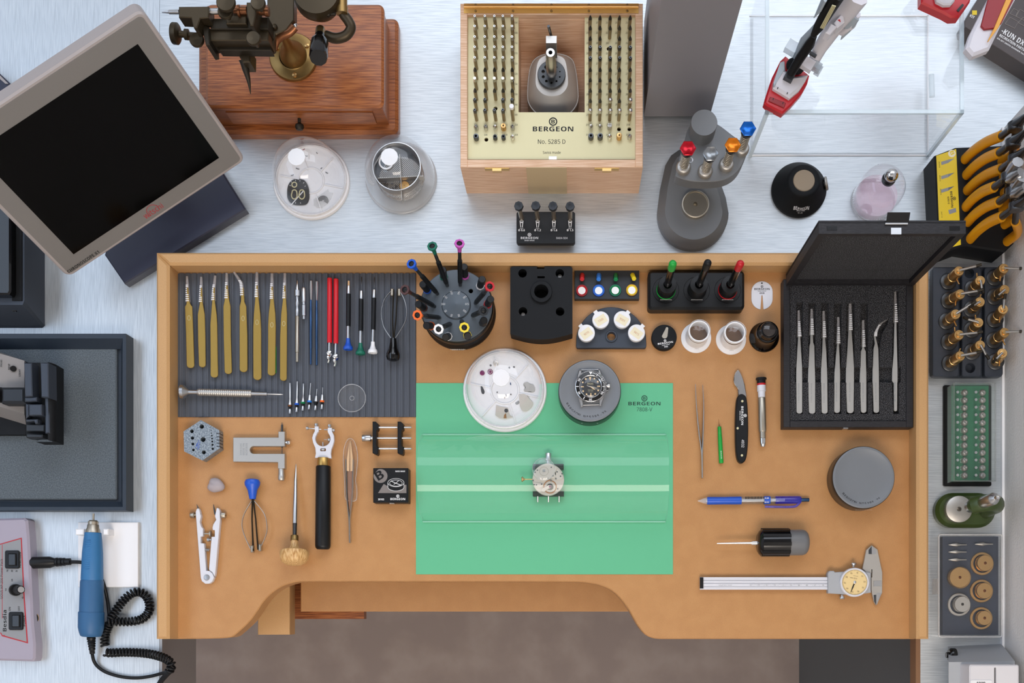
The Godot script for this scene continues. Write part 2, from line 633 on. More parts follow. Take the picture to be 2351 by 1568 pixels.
	mat("navy_foam", "343c4c", 0.85)
	mat("handpiece_blue", "2f6fa3", 0.5)
	mat("handpiece_dark", "2d5f8c", 0.5)
	mat("anodised_red", "c01426", 0.22, 0.6)
	mat("anodised_blue", "1466c4", 0.22, 0.6)
	mat("anodised_orange", "e07c12", 0.22, 0.6)
	mat("anodised_silver", "8f9294", 0.25, 0.8)
	mat("anodised_green", "12884e", 0.25, 0.5)
	mat("anodised_gold", "cf9a3a", 0.25, 0.7)
	mat("press_green", "3a4a22", 0.32)
	mat("mat_green", "5fb98c", 0.62)
	mat("rubber_grey", "4d525b", 0.62)
	mat("cushion_grey", "75797e", 0.42)
	mat("black_side", "101113", 0.3)
	mat("stone_grey", "8d93a0", 0.75)
	mat("putty", "aba1a4", 0.6)
	mat("cream_label", "efe6c8", 0.7)
	mat("cream_dial", "e8cd92", 0.55)
	mat("paper_tape", "cdb892", 0.7)
	mat("tan_wood", "d9b184", 0.55)
	mat("robot_white", "d9d6dc", 0.5)
	mat("robot_grey", "a7b2bb", 0.5)
	mat("kit_box", "4a4241", 0.5)
	mat("ink_card", "7d7672", 0.6)
	mat("device_grey", "a9acb0", 0.5)
	mat("device_white", "dcdadd", 0.5)
	mat("board_green", "1f6b48", 0.45)
	mat("jewel", "7a1a58", 0.2)
	mat("silver_plate", "dcd5cb", 0.34, 0.55)
	mat("rose_gold", "c98f62", 0.3, 0.9)
	mat("lume", "e6c48e", 0.6)
	mat("dial_black", "0c0c0d", 0.28)
	# woods
	for k in [["mahogany", [Color("77401f"), Color("8e5029"), Color("a26033"), Color("ad6b3b")], Vector3(2.2, 40, 40), 0.35],
			["beech", [Color("d6ab88"), Color("dfb795"), Color("e7c3a4"), Color("ebcbae")], Vector3(2, 36, 36), 0.5],
			["ash", [Color("a8763c"), Color("d0a266"), Color("dfb67c"), Color("e8c58f")], Vector3(70, 70, 9), 0.45],
			["black_wood", [Color("100f11"), Color("19171b"), Color("211f23"), Color("29272b")], Vector3(10, 80, 80), 0.55]]:
		m = mat(k[0], "ffffff", k[3])
		m.albedo_texture = noise(0.02, k[1], [0.2, 0.42, 0.6, 0.82], 5, 512, 0, 21)
		tri(m, k[2])
	m = mat("foam", "ffffff", 0.95)
	m.albedo_texture = noise(0.25, [Color("121214"), Color("242427"), Color("6c6c70")], [0.38, 0.52, 0.68], 2, 512, 0, 31)
	m.normal_enabled = true
	m.normal_texture = bumpy(0.25, 6.0, 2, 512, 32)
	tri(m, Vector3.ONE * 7.0)
	m = mat("suede", "ffffff", 0.9)
	m.albedo_texture = noise(0.12, [Color("4f585f"), Color("5c646a"), Color("697177")], [0.25, 0.5, 0.8], 5, 512, 0, 41)
	tri(m, Vector3.ONE * 8.0)
	mat("tray_leather", "26313e", 0.5)
	m = mat("stamped_steel", "ffffff", 0.45, 0.55)
	m.albedo_texture = noise(0.04, [Color("6d7780"), Color("8f989e"), Color("a9b0b4")], [0.2, 0.5, 0.8], 5, 512, 0, 51)
	tri(m, Vector3.ONE * 20.0)
	# see-through
	glass("clear", Color(0.95, 0.97, 0.98, 0.02), 0.02)
	glass("acrylic", Color(0.92, 0.96, 0.98, 0.03), 0.02, 0.36)
	glass("acrylic_edge", Color(0.86, 0.93, 0.96, 0.45), 0.12)
	glass("cover_glass", Color(0.75, 0.93, 0.84, 0.04), 0.02, 0.38)
	glass("dome", Color(0.5, 0.52, 0.58, 0.05), 0.02, 0.6)
	glass("cover_edge", Color(0.7, 0.93, 0.84, 0.6), 0.1)
	glass("sleeve", Color(0.92, 0.9, 0.9, 0.22), 0.12)
	glass("frosted", Color(0.9, 0.9, 0.9, 0.3), 0.2)
	glass("pink_liquid", Color(0.96, 0.6, 0.78, 0.2), 0.05)
	glass("pen_blue", Color(0.1, 0.15, 0.7, 0.55), 0.06)
	glass("smoke", Color(0.55, 0.57, 0.55, 0.22), 0.08)
	glass("lens", Color(0.8, 0.85, 0.9, 0.05), 0.02, 0.7)
	glass("robot_clear", Color(0.75, 0.8, 0.84, 0.5), 0.15)

func setting() -> void:
	org = Vector3.ZERO
	var f := ROOM_FLOOR * 0.001
	var c := CEIL * 0.001
	var wx := P(2302, 0, TT).x
	var wz := P(0, 297, TT).z
	var s := Sh.new()
	s.box(Vector3(-0.5, f - 0.05, -0.2), Vector3(4.4, 0.1, 5.0))
	struct("floor", s, "floor_concrete")
	s = Sh.new()
	s.box(Vector3(-0.5, c + 0.05, -0.2), Vector3(4.4, 0.1, 5.0))
	struct("ceiling", s, "ceiling_paint")
	s = Sh.new()
	s.box(Vector3(-2.65, (f + c) / 2, -0.2), Vector3(0.1, c - f, 5.0))
	struct("wall_left", s, "white_wall")
	s = Sh.new()
	s.box(Vector3(-0.5, (f + c) / 2, -2.65), Vector3(4.4, c - f, 0.1))
	struct("wall_back", s, "white_wall")
	s = Sh.new()
	s.box(Vector3(-0.5, (f + c) / 2, 2.25), Vector3(4.4, c - f, 0.1))
	struct("wall_front", s, "white_wall")
	s = Sh.new()
	s.box(Vector3(1.65, (f + c) / 2, -0.2), Vector3(0.1, c - f, 5.0))
	struct("wall_far_right", s, "white_wall")
	s = Sh.new()   # the return of wall that the bench runs into
	s.box(Vector3((wx + 1.6) / 2, (f + c) / 2, (wz + 2.2) / 2), Vector3(1.6 - wx, c - f, 2.2 - wz))
	struct("wall_right", s, "white_wall")
	s = Sh.new()
	s.box(Vector3(wx - 0.0015, TT * 0.001 + 0.003, (wz + 1.0) / 2), Vector3(0.003, 0.006, 1.0 - wz))
	struct("trim_1", s, "soft_white")

func bench() -> void:
	# brushed worktop in three sheets, with an apron on the knee side
	var o := thing("bench_worktop", "brushed aluminium worktop running round three sides of the wooden tray", "worktop", 100, 700, TT)
	var s := Sh.new()
	bx(s, -520, -560, 366, 1900, TT - 25, TT)
	part(o, "sheet", s, "brushed_across", "brushed metal sheet with grain running away from the seat")
	s = Sh.new()
	bx(s, 366.6, -560, 2298, 640, TT - 25, TT)
	var w := P(2298, 0, TT).x - org.x
	var z0 := P(0, -560, TT).z - org.z
	var z1 := P(0, 296, TT).z - org.z
	s.box(Vector3((w + 0.85 - org.x) / 2, -0.0125, (z0 + z1) / 2), Vector3(0.85 - org.x - w, 0.025, z1 - z0))
	part(o, "sheet", s, "brushed_along", "brushed metal sheet along the back")
	s = Sh.new()
	bx(s, 2113, 640.5, 2299, 1900, TT - 25, TT)
	part(o, "sheet", s, "brushed_along", "narrow brushed metal sheet by the wall")
	s = Sh.new()
	var a := P(367, 1000, TT)
	s.box(Vector3(a.x + 0.0012 - org.x, -0.0655, (0.5 + a.z) / 2 - org.z), Vector3(0.003, 0.13, 0.5 - a.z))
	part(o, "apron", s, "steel_apron", "dark brushed apron below the worktop edge")
	s = Sh.new()
	a = P(2108, 1000, TT)
	s.box(Vector3(a.x - org.x, -0.012, 0.12 - org.z), Vector3(0.006, 0.024, 0.5))
	part(o, "side_panel", s, "ply_edge", "plywood side of the knee space")
	o = thing("under_bench_cabinet", "dark grey cabinet side below the worktop by the wall", "cabinet", 2250, 1420, ROOM_FLOOR)
	s = Sh.new()
	var cx0 := P(2117, 0, TT).x
	var cx1 := P(2300, 0, TT).x - 0.002
	s.box(Vector3((cx0 + cx1) / 2 - org.x, (TT - 25 - ROOM_FLOOR) * 0.0005 - 0.0005, 0.0 - org.z), Vector3(cx1 - cx0, (TT - 26 - ROOM_FLOOR) * 0.001, 0.8))
	part(o, "carcass", s, mat("cabinet_grey", "5a6064", 0.5))
	# wooden rail and rests under the tray
	o = thing("drawer_rail", "wooden front rail under the curved edge of the tray", "rail", 1060, 1370, -150)
	s = Sh.new()
	bx(s, 690, 1250, 1900, 1404, -150, -75, 1.0)
	part(o, "board", s, "mdf")
	s = Sh.new()
	bx(s, 610, 1280, 836, 1421, -178, -160)
	part(o, "lower_board", s, "mahogany", "dark red board below")
	o = thing("arm_rest", "square wooden block sticking out below the tray beside the rail", "block", 635, 1400, -90)
	s = Sh.new()
	bx(s, 592, 1240, 665, 1457, -90, -62, 0.6)
	part(o, "block", s, "mdf_pale")

func tray() -> void:
	var o := thing("bench_tray", "golden brown fibreboard tray with raised rims and a curved seat cutout", "tray", 1240, 1000, TT)
	var s := Sh.new()
	var front := [406, 1467, 493, 1466, 529, 1463, 545, 1453, 570, 1430, 586, 1410, 603, 1384, 621, 1364, 646, 1347, 672, 1338, 697, 1335, 800, 1335, 1100, 1335, 1300, 1335.6, 1350, 1338, 1389, 1347.5, 1418, 1367, 1443, 1399, 1464, 1435, 1482, 1456.5, 1504, 1466, 1550, 1467]
	var pts := curve2(front, 4)
	pts.append_array([2100, 1467, 2100, 612, 392, 612, 392, 1467])
	ext(s, pts, TT, 0, 1.2)
	part(o, "tray_floor", s, "mdf")
	s = Sh.new()
	ext(s, [358, 1467, 358, 579, 388, 608, 388, 1467], TT, 32, 3.0)
	part(o, "rim", s, "mdf_pale")
	s = Sh.new()
	ext(s, [358.5, 579, 2133, 579, 2105, 608, 388.5, 608], TT, 32, 3.0)
	part(o, "rim", s, "mdf_pale")
	s = Sh.new()
	ext(s, [2133, 579.5, 2133, 1467, 2105, 1467, 2105, 608.5], TT, 32, 3.0)
	part(o, "rim", s, "mdf_pale")

# ---- the grey ribbed mat and what lies on it
func tweezer(called: String, label: String, group: String, sec: Array, k: int, arm_mat: String, h: float, tip: Array, ring := 0.0, sub := "") -> Node3D:
	# sec: [y, middle x, half width] down the arm; the first k of them lie inside the plastic sleeve
	var last: Array = sec[sec.size() - 1]
	var o := thing(called, label, "tweezers", last[1], last[0], h, group)
	for up in [1, 0]:
		var pts := []
		var back := []
		for s in sec:
			pts.append(s[1] + s[2]); pts.append(s[0])
			back.push_front(s[0]); back.push_front(s[1] - s[2])
		var e := last
		for i in range(1, 7):
			var a := PI * i / 7.0
			pts.append(e[1] + cos(a) * e[2]); pts.append(e[0] + sin(a) * e[2] * 0.8)
		pts.append_array(back)
		var s := Sh.new()
		ext(s, pts, h + (4.6 if up else 0.1), h + (6.0 if up else 1.5), 0.35)
		part(o, "arm", s, arm_mat)
	var j := Sh.new()
	bx(j, last[1] - last[2] * 0.8, last[0] - 14, last[1] + last[2] * 0.8, last[0] + 2, h + 1.4, h + 4.7)
	part(o, "joint", j, arm_mat)
	if ring > 0:
		var g := Sh.new()
		var i := 0
		while i < sec.size() - 2 and sec[i + 1][0] < ring: i += 1
		var f: float = (ring - sec[i][0]) / (sec[i + 1][0] - sec[i][0])
		var xc: float = lerpf(sec[i][1], sec[i + 1][1], f)
		var ov := []
		for a in 13: ov.append_array([xc + cos(TAU * a / 12) * 3.2, ring + sin(TAU * a / 12) * 5.4, h + 6.1])
		g.tube(line(ov), 0.00028, 5)
		part(o, "oval_stamp", g, "pale_gold")
	if tip.size():
		var pts := []
		var rads := []
		for t in tip:
			pts.append(Q(t[0], t[1], h + 3.0))
			rads.append(R(t[2], h))
		var s := Sh.new()
		s.tube(pts, rads, 12, Vector2(1, 0.9))
		var sl := part(o, "sleeve", s, "sleeve", "clear plastic tip sleeve")
		var b := Sh.new()
		var n: int = tip.size() - 1
		for i in 9:
			var f := 0.42 + 0.55 * i / 8.0
			var at := f * n
			var q := mini(int(at), n - 1)
			var p: Vector3 = pts[q].lerp(pts[q + 1], at - q)
			var r: float = lerpf(rads[q], rads[q + 1], at - q)
			b.box(p + Vector3(0, r * 0.9 + 0.0004, 0), Vector3(r * 1.3, 0.0006, 0.0011))
		part(sl, "ridge", b, "soft_white")
	return o

func bell_driver(label: String, c: String, ax: float, ay: float, bx_: float, by: float, needle: float, tan_tip := false) -> void:
	var o := thing("screwdriver", label, "screwdriver", bx_, by, 2, "")
	var l := Vector2(ax, ay).distance_to(Vector2(bx_, by))
	var h := 2.0 + 5.5
	var s := Sh.new()
	if tan_tip: lay(s, ax, ay, bx_, by, h, [[0, 0], [0, 2.2], [needle, 2.4]], 10)
	else: lay(s, ax, ay, bx_, by, h, [[0, 0], [2, 1.3], [needle, 1.3]], 8)
	part(o, "blade", s, "tan_wood" if tan_tip else "dark_steel")
	s = Sh.new()
	lay(s, ax, ay, bx_, by, h, [[needle, 0], [needle, 3.4], [needle + 1.5, 3.9], [needle + 19, 3.9], [needle + 19, 0]])
	part(o, "chuck", s, "steel")
	s = Sh.new()
	lay(s, ax, ay, bx_, by, h, [[l - 55, 0], [l - 55, 3.9], [l - 24, 3.9], [l - 24, 0]])
	part(o, "shank", s, "steel")
	s = Sh.new()
	lay(s, ax, ay, bx_, by, h, [[needle + 19, 0], [needle + 19, 5.2], [l - 54, 5.2], [l - 54, 0]])
	part(o, "grip", s, "black_plastic", "black knurled grip")
	s = Sh.new()
	lay(s, ax, ay, bx_, by, h, [[l - 26, 0], [l - 26, 4.4], [l - 18, 5], [l - 10, 7.6], [l - 7, 10.5], [l - 3, 11.4], [l, 10.6], [l, 6], [l - 5, 5.5], [l - 5, 0]], 8)
	var hd := part(o, "head", s, c, "flared swivel head")
	s = Sh.new()
	lay(s, ax, ay, bx_, by, h, [[l - 4.8, 5.6], [l - 2.4, 5.2], [l - 1.6, 3], [l - 1.4, 0]], 14)
	part(hd, "swivel_cap", s, "black_plastic")

func tray_left() -> void:
	var o := thing("ribbed_mat", "dark grey ribbed rubber mat in the corner of the wooden tray", "mat", 682, 792, 0)
	var s := Sh.new()
	var n := 38
	var z0 := Q(0, 627, 2).z
	var z1 := Q(0, 957, 2).z
	var prof := []
	for i in n:
		var x: float = 408 + 547.0 * i / n
		for d in [[0.0, 1.0], [0.06, 0.5], [0.2, 0.5], [0.26, 1.9], [0.4, 2.1], [0.55, 1.7], [0.62, 2.1], [0.86, 2.1], [0.94, 1.3]]:
			prof.append(Vector2(Q(x + 14.4 * d[0], 627, 2).x, Y(d[1])))
	prof.append(Vector2(Q(955, 627, 2).x, Y(1.0)))
	for i in prof.size() - 1:
		var a: Vector2 = prof[i]
		var b: Vector2 = prof[i + 1]
		s.f(Vector3(a.x, a.y, z0), Vector3(b.x, b.y, z0), Vector3(b.x, b.y, z1), Vector3(a.x, a.y, z1), Vector3.UP)
		s.f(Vector3(a.x, a.y, z1), Vector3(b.x, b.y, z1), Vector3(b.x, 0, z1), Vector3(a.x, 0, z1), Vector3(0, 0, 1))
	for i in [0, prof.size() - 1]:
		var a: Vector2 = prof[i]
		s.f(Vector3(a.x, a.y, z0), Vector3(a.x, a.y, z1), Vector3(a.x, 0, z1), Vector3(a.x, 0, z0), Vector3(1 if i else -1, 0, 0))
	part(o, "sheet", s, "rubber_grey")

	var g := "brass tweezers on the ribbed mat"
	tweezer("brass_tweezers", "brass tweezers with stepped square shoulders, at the end of the row beside the tray rim", g, [[660, 430.2, 1.5], [693, 431.9, 3.2], [699, 432.4, 5], [704, 432.8, 8.4], [760, 435, 8.4], [838, 437.2, 8.7]], 2, "tweezer_brass", 2, [[429.2, 634.5, 2.6], [430.6, 660, 4.0], [432, 694, 5.8]], 730)
	tweezer("brass_tweezers", "brass tweezers with sloping shoulders and plain shaft, second from the rim end", g, [[660, 462, 1.2], [695, 461.9, 3.2], [722, 461.9, 8], [780, 463, 8.4], [837, 464.2, 7.8]], 2, "tweezer_brass", 2, [[462.2, 636, 2.6], [462, 662, 3.8], [461.8, 695, 5.4]])
	tweezer("brass_tweezers", "shiny brass tweezers with long slender neck and round end, third from the rim end", g, [[660, 491.5, 1.2], [691, 490, 3], [722, 490.8, 6.4], [746, 490.6, 8], [828, 491.5, 8.2], [860, 491.8, 8.6]], 2, "tweezer_brass", 2, [[494.3, 633, 2.8], [491.4, 660, 4.0], [490.2, 691, 5.4]])
	tweezer("brass_tweezers", "brass tweezers with short shoulders beside the bent pair", g, [[655, 520.7, 1.6], [686, 520.8, 4.6], [703, 520.8, 8.2], [774, 521.6, 8.2], [852, 523.8, 8.3]], 2, "tweezer_brass", 2, [[520.6, 627, 2.8], [520.7, 655, 4.2], [520.8, 687, 6]])
	tweezer("brass_tweezers", "brass tweezers with tip bent sharply to one side in a curved sleeve", g, [[660, 556.6, 2], [679, 556.8, 3.4], [692, 556.8, 4], [703, 557.6, 7.6], [774, 558.8, 9], [847, 559, 9]], 2, "tweezer_brass", 2, [[537, 624.5, 2.4], [546, 637.5, 3.4], [554, 650, 4.4], [556, 664, 5.2], [556.6, 680, 5.4]], 731)
	tweezer("brass_tweezers", "longest brass tweezers with broad leaf shaped arms, beside the bent pair", g, [[655, 589.7, 1.4], [683, 589.7, 3.6], [720, 590, 7.4], [753, 590.2, 9.1], [828, 590.4, 9.2], [865, 590.7, 9.3]], 2, "tweezer_brass", 2, [[589.8, 625, 3], [589.7, 655, 4.2], [589.7, 684, 5.6]], 740)
	tweezer("brass_tweezers", "brass tweezers with broad waisted arms and a green edge, second from the pin vises", g, [[658, 624.5, 1.6], [687, 624.4, 3.8], [720, 624.3, 7.6], [748, 624.2, 8.9], [800, 623.8, 8.6], [855, 623.2, 9]], 2, "tweezer_brass", 2, [[624.5, 628, 3], [624.5, 658, 4.3], [624.4, 688, 5.8]], 746)
	s = Sh.new()
	bx(s, 632.5, 795, 633.8, 856, 2.2, 4.2)
	part(get_child(get_child_count() - 1), "green_edge", s, "bright_green")
	tweezer("brass_tweezers", "narrow dark gold brass tweezers next to the pin vises", g, [[655, 653.6, 1.2], [686, 653, 3.4], [720, 652, 6.7], [774, 650.8, 8], [868, 650.3, 7.8]], 2, "tweezer_brass", 2, [[654, 627.5, 2.8], [653.6, 656, 4], [653, 687, 5.4]], 743)

	o = thing("pin_vise", "long steel pin vise with knurled collar and twisted neck on ribbed mat", "pin vise", 682.5, 832, 2)
	s = Sh.new()
	lay(s, 682.5, 643, 682.5, 832, 7, [[0, 0], [1, 0.7], [12, 2.4], [17, 3.4], [23, 4.0], [24, 6.2], [37, 6.2], [38, 3.8], [46, 3.2], [54, 4.8], [62, 3.0], [70, 4.4], [83, 3.6]], 14)
	part(o, "nose", s, "steel")
	s = Sh.new()
	lay(s, 682.5, 643, 682.5, 832, 7, [[83, 0], [83, 4.2], [84, 4.8], [166, 4.8], [167, 3.7], [188, 3.6], [189, 0]], 6)
	part(o, "handle", s, "nickel")
	o = thing("pin_vise", "short steel pin vise with bare needle on ribbed mat", "pin vise", 698, 734, 2)
	s = Sh.new()
	lay(s, 697, 637, 698, 734, 7, [[0, 0], [1, 0.8], [23, 1.1], [23.5, 0]], 8)
	part(o, "needle", s, "dark_steel")
	s = Sh.new()
	lay(s, 697, 637, 698, 734, 7, [[23.5, 0], [23.5, 3.2], [27, 4.6], [56, 4.6], [57, 3.7], [63, 3.7], [64, 4.7], [88, 4.7], [89, 3.4], [96, 3.3], [97, 0]], 14)
	part(o, "handle", s, "steel")
	for k in [[713.7, 644, 713.7, 837, "blued steel spatula tool with knurled shaft beside the short pin vise"], [727, 645.4, 727.4, 838.5, "blued steel spatula tool with knurled shaft beside the red handles"]]:
		o = thing("spatula_tool", k[4], "tool", k[2], k[3], 2, "blued spatula tools")
		s = Sh.new()
		var w := curve2([k[0] - 2.5, k[1], k[0] - 2.9, k[1] + 20, k[0] - 1.6, k[1] + 46], 4)
		w.append_array(curve2([k[0] + 1.6, k[1] + 46, k[0] + 2.9, k[1] + 20, k[0] + 2.5, k[1]], 4))
		ext(s, w, 4.0, 5.6, 0.3)
		part(o, "blade", s, "bright_steel")
		s = Sh.new()
		lay(s, k[0], k[1], k[2], k[3], 5, [[44, 0], [44, 1.8], [50, 2.4], [66, 2.5], [67, 3.0], [155, 3.0], [156, 2.4], [162, 2.5], [165, 2.8], [168, 2.4], [193, 2.3], [193.4, 0]], 10)
		part(o, "shaft", s, "blued_steel")
	for k in [[757, 638.8, 785.8, 756, 805.7, "red handled lever tool with hooked steel end, beside the blued spatulas"], [771.5, 640.7, 789, 770.6, 813.5, "red handled lever tool with hooked steel end, beside the blue screwdriver"]]:
		o = thing("hand_lever", k[5], "lever", k[0], k[2], 2, "red handled levers")
		s = Sh.new()
		lay(s, k[0], k[1], k[0] - 0.3, k[2], 7.5, [[0, 0], [0, 5.2], [1, 5.7], [146, 5.7], [148, 5.3], [148, 0]])
		part(o, "handle", s, "red")
		s = Sh.new()
		rod(s, k[0] - 0.3, k[2] - 2, 7.5, k[3], k[4] + 4, 7.5, 3.1)
		var ze := [k[3] + 1, k[4], 8, k[3] - 2, k[4] + 5, 9, k[3] + 2.5, k[4] + 9, 7, k[3] - 1.5, k[4] + 14, 10, k[3] + 1, k[4] + 19, 8, k[3] - 0.5, k[4] + 27, 6]
		s.tube(smooth(line(ze), 4), 0.0018, 8, Vector2(1.5, 0.5))
		part(o, "hook", s, "bright_steel")
	bell_driver("screwdriver with blue flared head and tan tip lying on ribbed mat", "blue", 800.7, 645, 798.9, 803, 11, true)
	bell_driver("screwdriver with green flared head lying on ribbed mat", "teal_green", 830, 634.8, 827.3, 814, 33)
	bell_driver("screwdriver with white flared head lying on ribbed mat", "soft_white", 859.7, 635.5, 855.6, 811, 30)

	hand_remover("hand_puller", "black bulb handled hand puller with bowed steel springs on ribbed mat", "black_gloss", 903, 777, 902.4, 829, 2, [[898.4, 668], [882, 690], [876, 721], [882, 752], [899, 778]], [[917.8, 668], [929, 690], [933.8, 716], [929, 742], [907, 778]], 16)

	o = thing("large_screwdriver", "large all steel screwdriver with wide disc head lying across the ribbed mat", "screwdriver", 430, 900, 2)
	s = Sh.new()
	lay(s, 413.7, 899.5, 649, 905.6, 11, [[0, 0], [0, 14], [2, 16.5], [9, 16.5], [11, 14.5], [16, 9], [20, 5.2], [40, 5.0], [40, 0]], 28, 9)
	part(o, "head", s, "steel")
	s = Sh.new()
	lay(s, 413.7, 899.5, 649, 905.6, 10.6, [[40, 0], [40, 7.4], [41, 8.2], [162, 8.2], [163.5, 7.2], [163.5, 0]], 14, 9)
	for i in 26:
		lay(s, 413.7, 899.5, 649, 905.6, 10.6, [[43 + i * 4.6, 8.2], [44 + i * 4.6, 8.7], [46 + i * 4.6, 8.7], [47 + i * 4.6, 8.2]], 14, 9)
	part(o, "grip", s, "satin_steel", "knurled steel grip")
	s = Sh.new()
	lay(s, 413.7, 899.5, 649, 905.6, 10.6, [[163, 0], [163, 4.6], [199, 4.2], [200, 2.0], [230, 1.8], [235.5, 0.5], [235.6, 0]], 12, 9)
	part(o, "blade", s, "steel")

	for k in [[666, 879.7, 665.6, 949.8, 2.3, "copper_brass", "brown"], [682.8, 876, 680.9, 946, 2.3, "blue", "blue"], [697, 881, 695, 943, 2.0, "anodised_green", "green"], [713.4, 879.7, 709.2, 940, 1.6, "sky_blue", "cyan"], [727.6, 893, 723.8, 942, 1.3, "black_plastic", "black"], [741, 889.6, 738.7, 939.5, 1.1, "orange", "orange"]]:
		o = thing("hand_setter", "small steel tube bit with %s colour ring on ribbed mat" % k[6], "bit", k[2], k[3], 2, "colour ringed bits")
		var l := Vector2(k[0], k[1]).distance_to(Vector2(k[2], k[3]))
		s = Sh.new()
		lay(s, k[0], k[1], k[2], k[3], 5, [[0, 0], [0, k[4]], [l - 34, k[4]], [l - 33, 2.8], [l - 20, 4.6], [l - 20, 0]], 12)
		lay(s, k[0], k[1], k[2], k[3], 5, [[l - 11, 0], [l - 11, 2.6], [l - 10, 3.1], [l, 3.0], [l, 0]], 12)
		part(o, "tube", s, "steel")
		s = Sh.new()
		lay(s, k[0], k[1], k[2], k[3], 5, [[l - 20, 0], [l - 20, 5.1], [l - 16, 5.1], [l - 16, 0]], 14)
		part(o, "colour_ring", s, k[5])
		s = Sh.new()
		lay(s, k[0], k[1], k[2], k[3], 5, [[l - 16, 0], [l - 16, 3.4], [l - 11, 3.4], [l - 11, 0]], 12)
		part(o, "collar", s, "black_plastic")

	o = thing("glass_dish", "small round clear glass lid lying on ribbed mat", "dish", 808, 914, 2)
	s = Sh.new()
	lat(s, 808, 914, 8, [[0, 2.4], [31, 2.4], [32.3, 3.2], [32.3, 9], [31.4, 9.4], [30.2, 9], [30.2, 4], [5.5, 4], [5.3, 8.2], [4.4, 8.2], [4.2, 4], [0, 4]], 40)
	part(o, "disc", s, "clear")
	s = Sh.new()
	lat(s, 808, 914, 9, [[32.3, 8.8], [32.4, 9.6], [31, 9.7], [30.6, 8.9]], 40)
	lat(s, 808, 914, 9, [[5.5, 8], [5.5, 8.6], [4.3, 8.6], [4.3, 8]], 20)
	part(o, "edge", s, "frosted")

func hand_remover(called: String, label: String, hm: String, hx: float, hy: float, ex: float, ey: float, h: float, left: Array, right: Array, w: float) -> void:
	var o := thing(called, label, "hand puller", ex, ey, h)
	var s := Sh.new()
	var l := Vector2(hx, hy).distance_to(Vector2(ex, ey))
	lay(s, hx, hy, ex, ey, h + 8.6, [[0, 0], [0, w * 0.4], [l * 0.12, w * 0.46], [l * 0.45, w * 0.62], [l * 0.68, w * 0.96], [l * 0.82, w], [l * 0.94, w * 0.86], [l * 0.99, w * 0.5], [l, 0]], 24)
	part(o, "handle", s, hm)
	for side in [left, right]:
		var p := []
		for q in side: p.append(Q(q[0], q[1], h + 7))
		s = Sh.new()
		s.tube(smooth(p, 6), 0.0007, 8, Vector2(0.8, 2.2))
		part(o, "bow_spring", s, "steel")
		s = Sh.new()
		var e: Array = side[0]
		var dx: float = signf(hx - e[0])
		var sg := signf(hy - e[1])
		s.tube([Q(e[0] + dx * 5, e[1] - sg * 3, h + 7), Q(lerpf(e[0], hx, 0.6), lerpf(e[1], hy, 0.6), h + 7), Q(hx + (e[0] - hx) * 0.1, hy, h + 8)], [0.0012, 0.001, 0.0012], 8, Vector2(0.8, 2.0))
		part(o, "claw", s, "dark_bronze")
		s = Sh.new()
		bx(s, e[0] - 3.2 + dx * 1.5, minf(e[1] - sg * 6, e[1] + sg * 10), e[0] + 3.2 + dx * 1.5, maxf(e[1] - sg * 6, e[1] + sg * 10), h + 3, h + 9.5, 0.8)
		part(o, "clip", s, "nickel")

